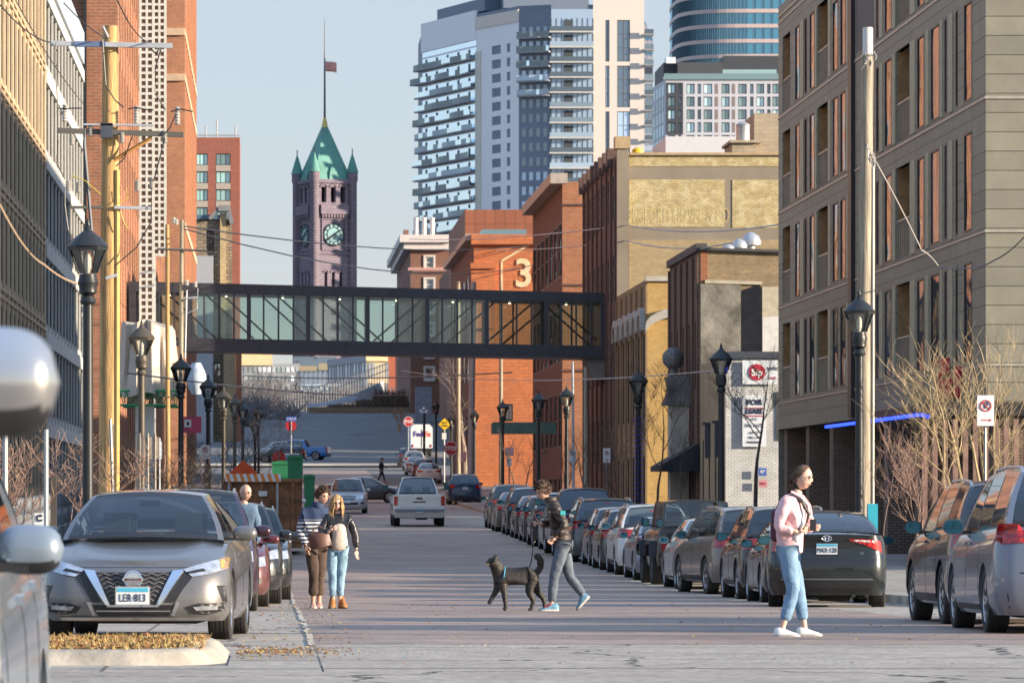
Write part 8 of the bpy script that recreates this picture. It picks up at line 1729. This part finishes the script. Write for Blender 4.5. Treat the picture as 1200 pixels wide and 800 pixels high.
    sign_post('street_name_sign', 341.5, 399, 488, 'rect', .85, .38, 'blue street name sign on top of a post', colour=mat('sign_blue', (.05,.12,.4), .5), txt=(('T','N 3RD ST',.2,0,0,SIGNW),))
    sign_post('warning_sign', 521, 330, 490, 'diamond', .62, .84, 'yellow diamond warning sign left of the grey pole', colour=mat('sign_yellow', (.75,.48,.01), .5), txt=(('T','NOT',.17,0,.1,INK,.004),('T','THRU',.17,0,-.1,INK,.004)))
    sign_post('parking_sign', 520.5, 328, 507, 'rect', .3, .45, 'small white sign below the yellow diamond', colour=SIGNW)
    sign_post('parking_sign', 240.5, F/36, 521, 'rect', .29, .46, 'white no parking sign on the left kerb before the pink banner', txt=(('np', .09, .06, 0),)); sign_post('parking_sign', 671, F/27, 527, 'rect', .3, .52, 'white and red parking sign left of the near pair', txt=(('np', .08, .07, 0),)); sign_post('parking_sign', 711, F/28, 525, 'rect', .3, .6, 'white and red parking sign right of the mottled pole', txt=(('np', .08, .1, 0),))
    sign_post('parking_sign', 543, 290, 529, 'rect', .36, .62, 'reddish white sign between the two far poles', colour=mat('sign_faded', (.55,.35,.38), .6)); sign_post('parking_sign', 597, 270, 524, 'rect', .5, .5, 'faded pink sign before the awning', colour=mat('sign_faded', (.55,.35,.38), .6)); sign_post('parking_sign', 596.5, 268, 536, 'rect', .3, .5, 'small white sign under the faded pink one')
    BRZ = mat('sign_back', (.30,.25,.19), .6, .1)
    for k, (px, lean) in enumerate(((164,0),(173.5,0),(182,0))): sign_post('parking_sign', px, 96+k*2.5, 512, 'rect', .15, .46, 'parking sign seen from behind, %s of three in a row' % ('left', 'middle', 'right')[k], colour=BRZ, back=True, pole=BRZ, thick=.05)
    sign_post('parking_sign', 187, 106, 517, 'rect', .11, .40, 'pale blue grey sign edge right of the three sign backs', colour=mat('pale_sign_back', (.4,.45,.5), .5), back=True); sign_post('parking_sign', 136, 70, 497, 'rect', .09, .33, 'leaning sign seen from its edge right of the wooden pole', colour=BRZ, back=True, lean=-.03)
    for k, (px, Y, yt, lab) in enumerate(((54,60,503,'bare steel post left of the big lamp post'),(6,52,500,'bare steel post at the left edge'))): mb = MB(); mb.tube([(XP(px,Y),Y,G(Y)),(XP(px,Y),Y,ZP(yt,Y))], .03, 8); solo('steel_post', mb, mat('post_pale', (.35,.37,.37), .5), lab, 'post')
    mb = MB(); Y = 62; mb.box(XP(59,Y), Y, G(Y), XP(66,Y), Y+.1, ZP(558,Y)); solo('dark_bollard', mb, mat('bollard_brown', (.06,.05,.04), .6), 'square dark bollard behind the foreground car', 'bollard'); mb = MB(); mb.box(XP(41,Y), Y-.1, ZP(626,Y), XP(52,Y), Y-.05, ZP(601,Y)); o = solo('parking_meter_sign', mb, SIGNW, 'white parking pay sign low behind the foreground mirror', 'sign'); lettering('C', .12, INK, o, Vector((XP(46.5,Y), Y-.11, ZP(607,Y)))-o.location, bold=.006)
    # street globes far
    Y = 440; r = thing('globe_lamp', (XP(497,Y), Y, G(Y)), 'far street lamp with a cluster of white globes above the truck', 'street lamp'); mb = MB(); mb.tube([(XP(497,Y),Y,G(Y)),(XP(497,Y),Y,ZP(484,Y))], .12, 8); part('post', mb, IRON, r)
    for dx, dy in ((0,478.5),(-3.6,481.5),(3.6,481.5),(-2,483),(2,483)): mb = MB(); mb.lathe([(.14*sin(pi*k/8)+.001,-.14*cos(pi*k/8)) for k in range(9)], 12, Matrix.Translation((XP(497+dx,Y),Y,ZP(dy,Y)))); part('globe', mb, mat('globe_white', (.75,.77,.78), .3), r, smooth=80)
    for k, (px, py, pb) in enumerate(((401.5,485,478.5),(397.5,477,471))): 
        Y = 600; mb = MB(); mb.tube([(XP(px,Y),Y,G(Y)),(XP(px,Y),Y,ZP(pb+8,Y))], .1, 6); mb.cbox((XP(px,Y), Y-.2, ZP(pb+5,Y)), (.5,.3,.7)); solo('lamp_box', mb, mat('lamp_box_yellow', (.55,.45,.22), .6), ('yellowish lamp on a slim post before the ramp','second yellowish lamp higher and left of the first')[k], 'lamp')
    # road work things
    OR = mat('work_orange', (.75,.10,.02), .6); Y = 142; x = XP(285, Y); r = thing('road_work_sign', (x, Y, G(Y)), 'orange red roll up road work sign behind the barricade', 'road sign'); mb = MB(); z = ZP(555,Y); mb.prism([(x-.45,z),(x,z+.42),(x+.5,z-.02),(x+.42,z-.2),(x-.4,z-.2)], Y-.02, Y+.02); part('sign_panel', mb, OR, r); mb = MB(); mb.tube([(x,Y+.05,G(Y)),(x,Y+.05,z+.3)], .03, 6); part('stand', mb, BLK, r)
    Y = 133; r = thing('barricade', (XP(296,Y), Y, G(Y)), 'orange and white striped barricade in front of the rusty dumpster', 'barricade'); a, b_ = XP(264,Y), XP(329,Y); z0 = ZP(564,Y); z1 = ZP(555,Y); mb = MB(); mb.box(a, Y, z0, b_, Y+.04, z1); p = part('board', mb, SIGNW, r)
    for i in range(8): xa = lerp(a, b_, i/8); w = (b_-a)/16; mb = MB(); mb.prism([(xa,z1),(xa+w,z1),(min(b_,xa+w*1.7),z0),(xa+w*.7,z0)], Y-.006, Y); part('stripe', mb, mat('barricade_orange', (.75,.22,.03), .5), p)
    for px in (268, 325): mb = MB(); mb.box(XP(px,Y)-.03, Y+.05, G(Y), XP(px,Y)+.03, Y+.1, z1); part('leg', mb, mat('post_pale', (.35,.37,.37), .5), r)
    RU = mat('rusty_steel', (.24,.11,.05), .85, var=.6, scale=3, bump=.5); Y = 136; r = thing('dumpster', (XP(308,Y), Y, G(Y)), 'large rust stained brown dumpster in the left parking lane', 'dumpster'); a, b_ = XP(262,Y), XP(354,Y); zt = ZP(564,Y); zb = G(Y)+.2; D_ = 4.6
    mb = MB(); t = .06; mb.box(a, Y, zb, b_, Y+t, zt); mb.box(a, Y+D_, zb, b_, Y+D_+t, zt); mb.box(a, Y+t, zb, a+t, Y+D_, zt); mb.box(b_-t, Y+t, zb, b_, Y+D_, zt); mb.box(a, Y+t, zb, b_, Y+D_, zb+.08); part('bin', mb, RU, r)
    mb = MB(); 
    for i in range(5): xa = lerp(a, b_, (i+.3)/5); mb.box(xa, Y-.08, zb, xa+.1, Y, zt)
    mb.box(a-.03, Y-.1, zt-.02, b_+.03, Y+.08, zt+.08); mb.box(b_, Y+.2, zb+.2, b_+.08, Y+D_-.2, zb+.3); part('ribs', mb, RU, r); mb = MB(); mb.box(XP(303,Y), Y-.1, ZP(581,Y), XP(313,Y), Y-.085, ZP(575,Y)); part('label_plate', mb, SIGNW, r)
    GN = mat('bin_green', (.02,.17,.07), .5); 
    for k, (x0, x1, y0, y1, Y, l) in enumerate(((319,341,540,578,215,'green wheeled bin left with a folded lid'),(337,355,533,580,212,'taller green bin in the middle of the group'),(356,369,556,600,200,'dark green bin at the kerb right of the dumpster'))):
        r = thing('waste_bin', (XP((x0+x1)/2,Y), Y, G(Y)), l, 'waste bin', 'green waste bins'); a, b_ = XP(x0,Y), XP(x1,Y); zt, zb = ZP(y0+4,Y), G(Y)+.12; mb = MB(); v = []
        i_ = (b_-a)*.08; mb.add([(a+i_,Y,zb),(b_-i_,Y,zb),(b_-i_,Y+.7,zb),(a+i_,Y+.7,zb),(a,Y-.05,zt),(b_,Y-.05,zt),(b_,Y+.8,zt),(a,Y+.8,zt)], [(0,3,2,1),(4,5,6,7),(0,1,5,4),(1,2,6,5),(2,3,7,6),(3,0,4,7)]); part('bin_body', mb, GN, r)
        mb = MB(); mb.prism([(a-.03,zt),(b_+.03,zt),(b_,zt+.12),((a+b_)/2,zt+.18),(a,zt+.12)], Y-.1, Y+.85); part('lid', mb, GN, r); mb = MB()
        for xx in (a+i_, b_-i_): mb.lathe([(.1,-.04),(.1,.04)], 12, Matrix.Translation((xx, Y+.6, G(Y)+.1)), axis='x')
        part('wheels', mb, BLK, r)
    # pink banner, newspaper boxes, awnings, utility cabinet
    Y = 158; mb = MB(); mb.box(XP(213,Y), Y, ZP(507,Y), XP(236,Y), Y+.03, ZP(488,Y)); o = solo('fence_banner', mb, mat('banner_pink', (.55,.08,.14), .7), 'deep pink banner with a white square mark behind the left lamps', 'banner'); mb = MB(); mb.box(XP(216,Y), Y-.02, ZP(500.5,Y), XP(224,Y), Y-.002, ZP(491.5,Y)); p = part('white_square', mb, SIGNW, o); mb = MB(); mb.box(XP(218.7,Y), Y-.03, ZP(498,Y), XP(221.7,Y), Y-.021, ZP(494,Y)); part('mark', mb, INK, o)
    r = thing('wire_fence', (XP(200,125), 110, G(110)), 'dark mesh fence along the left sidewalk behind the bushes', 'fence'); mb = MB(); FN = mat('fence_wire', (.12,.13,.15), .5, .4)
    for i in range(19): y = 70+i*4; mb.tube([(-5.6,y,G(y)+.14),(-5.6,y,G(y)+1.9)], .03, 5)
    part('posts', mb, FN, r); mb = MB()
    for h in (.25, 1.0, 1.88): mb.tube([(-5.6,y,G(y)+h) for y in range(70, 143, 4)], .02, 4)
    for i in range(240): y = 70+i*.3; mb.tube([(-5.6,y,G(y)+.25),(-5.6,y+.55,G(y)+1.88)], .006, 3, False); mb.tube([(-5.6,y+.55,G(y)+.25),(-5.6,y,G(y)+1.88)], .006, 3, False)
    part('mesh', mb, FN, r)
    Y = 350
    for k, (px, c, l) in enumerate(((570,(.75,.42,.02),'yellow newspaper box by the far corner'),(559.5,(.7,.7,.68),'white and red newspaper box left of the yellow one'))):
        mb = MB(); x = XP(px, Y); z = ZP(541,Y); mb.box(x-.3,Y,z+.6,x+.3,Y+.5,z+1.65); mb.box(x-.33,Y-.03,z+1.65,x+.33,Y+.53,z+1.8); mb.box(x-.18,Y+.1,z-.3,x+.18,Y+.4,z+.6); r = solo('newspaper_box', mb, mat('news_%d' % k, c, .5), l, 'newspaper box', 'newspaper boxes'); m2 = MB(); m2.box(x-.22,Y-.02,z+1.05,x+.22,Y-.005,z+1.5); part('window', m2, mat('news_window', (.5,.15,.05) if k else (.5,.2,.02), .4), r)
    Y = 240; mb = MB(); mb.box(XP(577,Y), Y, ZP(508,Y), XP(652,Y), Y+1.5, ZP(496,Y)); mb.box(XP(578,Y), Y+.1, ZP(496,Y), XP(651,Y), Y+1.4, ZP(494.5,Y)); solo('shop_canopy', mb, mat('canopy_green', (.08,.15,.12), .5, var=.2), 'flat grey green canopy over the sidewalk at the far right', 'canopy')
    Y = 300; mb = MB(); mb.box(XP(592,Y), Y, ZP(493,Y), XP(601,Y), Y+.3, ZP(473,Y)); o = solo('hanging_sign', mb, mat('teal_sign', (.03,.22,.18), .5), 'teal hanging sign with a white border above the canopy', 'sign'); m2 = MB(); m2.box(XP(593.5,Y), Y-.03, ZP(491,Y), XP(596,Y), Y-.01, ZP(475,Y)); m2.box(XP(597,Y), Y-.03, ZP(491,Y), XP(599.5,Y), Y-.01, ZP(475,Y)); part('stripes', m2, SIGNW, o)
    Y = 60; x = XP(1023,Y+20); 
    mb = MB(); Y = 86; x = XP(1023,Y); mb.box(x-.09, Y, G(Y), x+.09, Y+.15, ZP(590,Y)); solo('bollard', mb, mat('teal_post', (.03,.35,.45), .5), 'small teal post behind the black sedan', 'post')
# ================================================================== parked and moving vehicles
def vehicles():
    pg = paint
    GR, BLKP, SIL, WHT = pg('sedan_grey', (.15,.148,.15), .5, .3, .16), pg('black', (.008,.009,.012), .1, .2, .05), pg('silver', (.48,.49,.50), .3, .3, .1), pg('white', (.62,.62,.60), 0, .3, .08)
    RED_, BLU, DG, CH, BRZ, MAR = pg('red', (.25,.01,.015), .3, .25), pg('dark_blue', (.012,.05,.12), .3, .25), pg('dark_green_grey', (.018,.024,.026), .5, .22, .04), pg('charcoal', (.04,.045,.055), .3, .28, .1), pg('taupe', (.19,.165,.15), .6, .3, .14), pg('maroon', (.03,.006,.018), .3, .25, .06)
    LB, BB = pg('light_blue_grey', (.20,.25,.33), .5, .3, .08), pg('bright_blue', (.01,.16,.45), .3, .3)
    g1, g2 = 'cars parked along the left kerb', 'cars parked along the right kerb'
    car('hero_front', -1.19, 44.7+2.32, 177, GR, 'grey sedan facing the camera with licence plate LER 813', 'car', g1)
    car('van', -1.16, 67.0, 180, MAR, 'maroon minivan parked behind the grey sedan', 'minivan', g1)
    car('hatch', -.88, 72.7+.4, 180, pg('dark_red', (.09,.006,.01), .2, .25), 'dark red hatchback wedged behind the maroon minivan', 'car', g1); car('suv', -.74, 78.4, 180, BLKP, 'glossy black suv facing the camera next to the couple', 'suv', g1)
    car('suv', -.55, 85.5, 180, DG, 'dark suv with its blue mirror showing behind the glossy black one', 'suv', g1)
    car('hatch', -.6, 93, 180, SIL, 'silver hatchback in the left row before the dumpster', 'car', g1); car('sedan', -.6, 99.5, 180, CH, 'charcoal sedan in the left row before the dumpster', 'car', g1)
    car('suv', .2, 172, 180, WHT, 'white suv seen above the dumpster rim', 'suv', g1)
    # foreground
    def shift(r, dx, dz):
        for o in r.children:
            if o.name.startswith('wing_mirror'): o.location += Vector((dx if min(v.co.x for v in o.data.vertices) > 0 else -dx, 0, dz))
    shift(car('pickup', -1.72, 9.6, 180, WHT, 'white pickup truck whose large blurred mirror fills the left edge', 'pickup truck'), .24, .21)
    car('suv', -1.76, 15.7, 180, pg('pale_steel', (.20,.25,.31), .3, .3, .04), 'pale blue grey suv blurred in the left foreground', 'suv')
    # right row, near to far
    car('van', 8.45, 48.0+2.2, -2.0, pg('minivan_grey', (.15,.18,.24), .35, .28, .12), 'blue grey minivan cut by the right edge of the picture', 'minivan', g2)
    car('suv', 8.72, 55.8, -.5, pg('dark_grey_suv', (.03,.033,.04), .4, .22, .06), 'dark grey suv with roof rails just beyond the blue grey minivan', 'suv', g2)
    car('hero_rear', 8.62, 70.5+2.3, -6.5, DG, 'dark sedan seen squarely from behind beside the woman in pink', 'car', g2)
    car('sedan', 9.15, 80.2, -1, pg('wet_black', (.012,.014,.02), .2, .15, .05), 'black sedan hidden behind the woman in pink', 'car', g2); car('suv', 9.33, 86.0, 0, BLKP, 'black suv between the black sedan and the taupe suv', 'suv', g2)
    car('suv', 9.16, 91.9, 6, BRZ, 'taupe suv showing its left side and red tail lamps', 'suv', g2)
    row = [('sedan',97.6,SIL,'silver sedan just beyond the taupe suv','car'),('jeep',103.2,BLKP,'boxy black off roader with a tall flat roof','off-roader'),('sedan',108.6,LB,'light blue grey sedan with a round tail lamp','car'),('suv',113.8,WHT,'white suv with a dark rear window','suv'),('hatch',118.8,CH,'small charcoal hatchback beyond the white suv','car'),
        ('hatch',123.6,GR,'small grey hatchback fourth before the man','car'),('van',129.0,pg('gunmetal', (.10,.11,.12), .5),'gunmetal minivan with tall red lamps','minivan'),('pickup',136.0,BLU,'dark blue pickup truck behind the man with the dog','pickup truck'),('hatch',142.2,WHT,'narrow white car seen beside the man','car'),('suv',148.2,pg('slate', (.05,.065,.08), .4),'slate suv just left of the man','suv'),
        ('hatch',154.4,CH,'charcoal compact car left of the slate suv','car'),('sedan',160.4,pg('wine_grey', (.10,.075,.08), .4),'wine grey sedan far along the right kerb','car'),('suv',166.6,pg('ink', (.02,.025,.03), .3),'tall ink coloured suv far along the right kerb','suv'),('sedan',173.4,BRZ,'taupe sedan at the end of the right row','car'),('suv',180,pg('bronze', (.10,.07,.04), .4),'bronze suv last in the near right row','suv')]
    for k, y, p, l, c in row: car(k, 9.13+random.uniform(-.08,.08), y, 0, p, l, c, g2)
    # moving
    car('pickup', XP(491.5, 183)+.0, 183+2.9, 0, WHT, 'white pickup truck driving away up the street', 'pickup truck'); car('suv', XP(408.5, 225), 227, 178, SIL, 'silver grey suv driving toward the camera at the junction', 'suv')
    car('sedan', XP(427, 266), 266, -88, CH, 'dark sedan turning across the street behind the silver suv', 'car'); car('suv', XP(545, 258), 260, 0, BLU, 'dark blue suv at the end of the right kerb', 'suv')
    # far right column toward the truck
    for k, (px, Y, kd, p, l) in enumerate(((502,345,'sedan',WHT,'white car nearest behind the crossing on the far street'),(496,362,'hatch',RED_,'reddish hatchback in the far column of cars'),(487.5,378,'sedan',SIL,'silver sedan in the far column of cars'),(485,398,'suv',WHT,'white suv parked right behind the delivery truck'),(478,415,'suv',CH,'dark suv in the far column beside the truck'))): car(kd, XP(px,Y), Y, 0, p, l, 'car', 'cars on the far street')
    for k, (px, Y, kd, a, p, l) in enumerate(((325,455,'suv',100,SIL,'silver suv parked highest at the far left corner'),(352,450,'pickup',75,BB,'bright blue pickup at the far left corner'),(330,432,'suv',80,DG,'dark suv parked below the bright blue pickup'),(341.5,380,'suv',180,SIL,'silver suv waiting by the far stop sign'),(338,350,'sedan',180,SIL,'small silver sedan behind the green bins'))): car(kd, XP(px,Y), Y, a, p, l, 'car', 'cars at the far left corner')
    # delivery truck
    Y = 466; s = F/Y; cx = XP(495, Y); r = thing('delivery_truck', (cx, Y, G(Y)), 'white delivery box truck seen from behind at the far end', 'delivery truck'); WB = mat('truck_white', (.82,.83,.84), .4, var=.04); z = G(Y); a, b_ = XP(481.5,Y), XP(507,Y); zt = ZP(497,Y)
    mb = MB(); mb.prism([(a,z+.9),(b_,z+.9),(b_,zt-.35),(b_-.3,zt),(a+.3,zt),(a,zt-.35)], Y, Y+5.5); part('cargo_box', mb, WB, r); mb = MB(); mb.box(a+.15, Y+5.5, z+.6, b_-.15, Y+7.6, zt-.4); part('cab', mb, WB, r)
    mb = MB(); mb.box(a+.1, Y-.15, z+.55, b_-.1, Y-.02, z+.8); part('bumper', mb, BLK, r); mb = MB(); mb.box((a+b_)/2-.02, Y-.03, z+1.0, (a+b_)/2+.02, Y-.005, zt-.5); part('door_gap', mb, DARK, r)
    for xx in (a+.25, b_-.25):
        for yy in (Y+1.2, Y+6.3): t, rm = wheel_meshes(.42, .3, 'b', RIMM); o = put('wheel', t, r, (xx-cx, yy-Y, .42)); put('rim', rm, o)
    for xx in (a+.18, b_-.18): mb = MB(); mb.box(xx-.08, Y-.04, z+1.0, xx+.08, Y-.01, z+1.25); part('tail_light', mb, TAILL, r)
    lettering('Fed', .72, mat('letter_purple', (.06,.03,.22), .5), r, (-.42, -.03, ZP(508.5,Y)-z), bold=.02, sx=.92); lettering('Ex', .72, mat('letter_orange', (.75,.10,.03), .5), r, (.52, -.03, ZP(508.5,Y)-z), bold=.02, sx=.92)
    flush_paint()
    for o in list(bpy.data.objects):
        lb = o.parent.get('label', '') if o.parent and o.name.startswith('wing_mirror') else ''
        if 'blurred' not in lb: continue
        o.data = o.data.copy(); o.data.materials[0] = pg('mirror_silver', (.62,.60,.57), .85, .16, .0) if 'mirror fills' in lb else o.data.materials[0]
        o.data.materials.append(BLK); zs = [v.co.z for v in o.data.vertices]; zm = lerp(min(zs), max(zs), .27)
        for f in o.data.polygons: f.material_index = 1 if f.center.z < zm else 0
# ================================================================== light, sky, camera
def light_and_camera():
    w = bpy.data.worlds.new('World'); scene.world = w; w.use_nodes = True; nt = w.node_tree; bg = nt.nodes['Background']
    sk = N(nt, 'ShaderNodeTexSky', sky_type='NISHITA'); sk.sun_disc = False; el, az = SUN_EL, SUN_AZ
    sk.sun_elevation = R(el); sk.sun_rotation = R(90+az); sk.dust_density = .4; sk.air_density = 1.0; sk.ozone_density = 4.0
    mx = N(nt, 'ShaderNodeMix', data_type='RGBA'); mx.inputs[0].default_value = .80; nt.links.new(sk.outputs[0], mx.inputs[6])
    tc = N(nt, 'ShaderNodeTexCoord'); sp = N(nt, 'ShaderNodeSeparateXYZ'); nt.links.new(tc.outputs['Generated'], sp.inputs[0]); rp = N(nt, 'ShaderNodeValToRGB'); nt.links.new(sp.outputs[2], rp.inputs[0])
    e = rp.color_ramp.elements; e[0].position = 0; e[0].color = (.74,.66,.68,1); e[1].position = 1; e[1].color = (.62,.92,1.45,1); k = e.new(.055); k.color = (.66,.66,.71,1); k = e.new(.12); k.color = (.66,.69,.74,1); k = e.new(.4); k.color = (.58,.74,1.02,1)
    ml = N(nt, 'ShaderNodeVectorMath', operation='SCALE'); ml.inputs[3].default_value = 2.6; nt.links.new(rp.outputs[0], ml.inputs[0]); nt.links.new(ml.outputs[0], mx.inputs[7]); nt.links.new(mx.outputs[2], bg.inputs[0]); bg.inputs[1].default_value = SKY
    l = bpy.data.lights.new('sun', 'SUN'); l.energy = SUN; l.angle = R(.6); l.color = (1,.84,.64); o = bpy.data.objects.new('sun', l); COL.objects.link(o)
    d = Vector((cos(R(az))*cos(R(el)), -sin(R(az))*cos(R(el)), sin(R(el)))); o.rotation_euler = d.to_track_quat('Z', 'Y').to_euler(); o.location = (60, -20, 40)
    c = bpy.data.cameras.new('camera'); co = bpy.data.objects.new('camera', c); COL.objects.link(co); co.location = (0,0,CZ); co.rotation_euler = (pi/2,0,0)
    c.lens = 165; c.sensor_width = 36; c.shift_x = (600-317)/1200; c.shift_y = (585-400)/1200; c.clip_start = .5; c.clip_end = 8000
    c.dof.use_dof = True; c.dof.focus_distance = 62; c.dof.aperture_fstop = 11
    scene.camera = co
    v = scene.view_settings; v.view_transform = 'Standard'; v.look = 'None'; v.gamma = 1; v.exposure = EXPO; v.use_curve_mapping = False
    scene.render.engine = 'CYCLES'; scene.cycles.max_bounces = 8; scene.cycles.transparent_max_bounces = 24; scene.cycles.use_denoising = True; scene.cycles.sample_clamp_indirect = 4
    scene.render.resolution_x = 1024; scene.render.resolution_y = 682
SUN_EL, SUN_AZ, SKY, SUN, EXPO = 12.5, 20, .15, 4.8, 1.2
setting(); right_apartment(); right_side(); skyway(); left_side(); skyline(); far_end(); hidden_block(); trees(); furniture(); vehicles(); people(); light_and_camera()
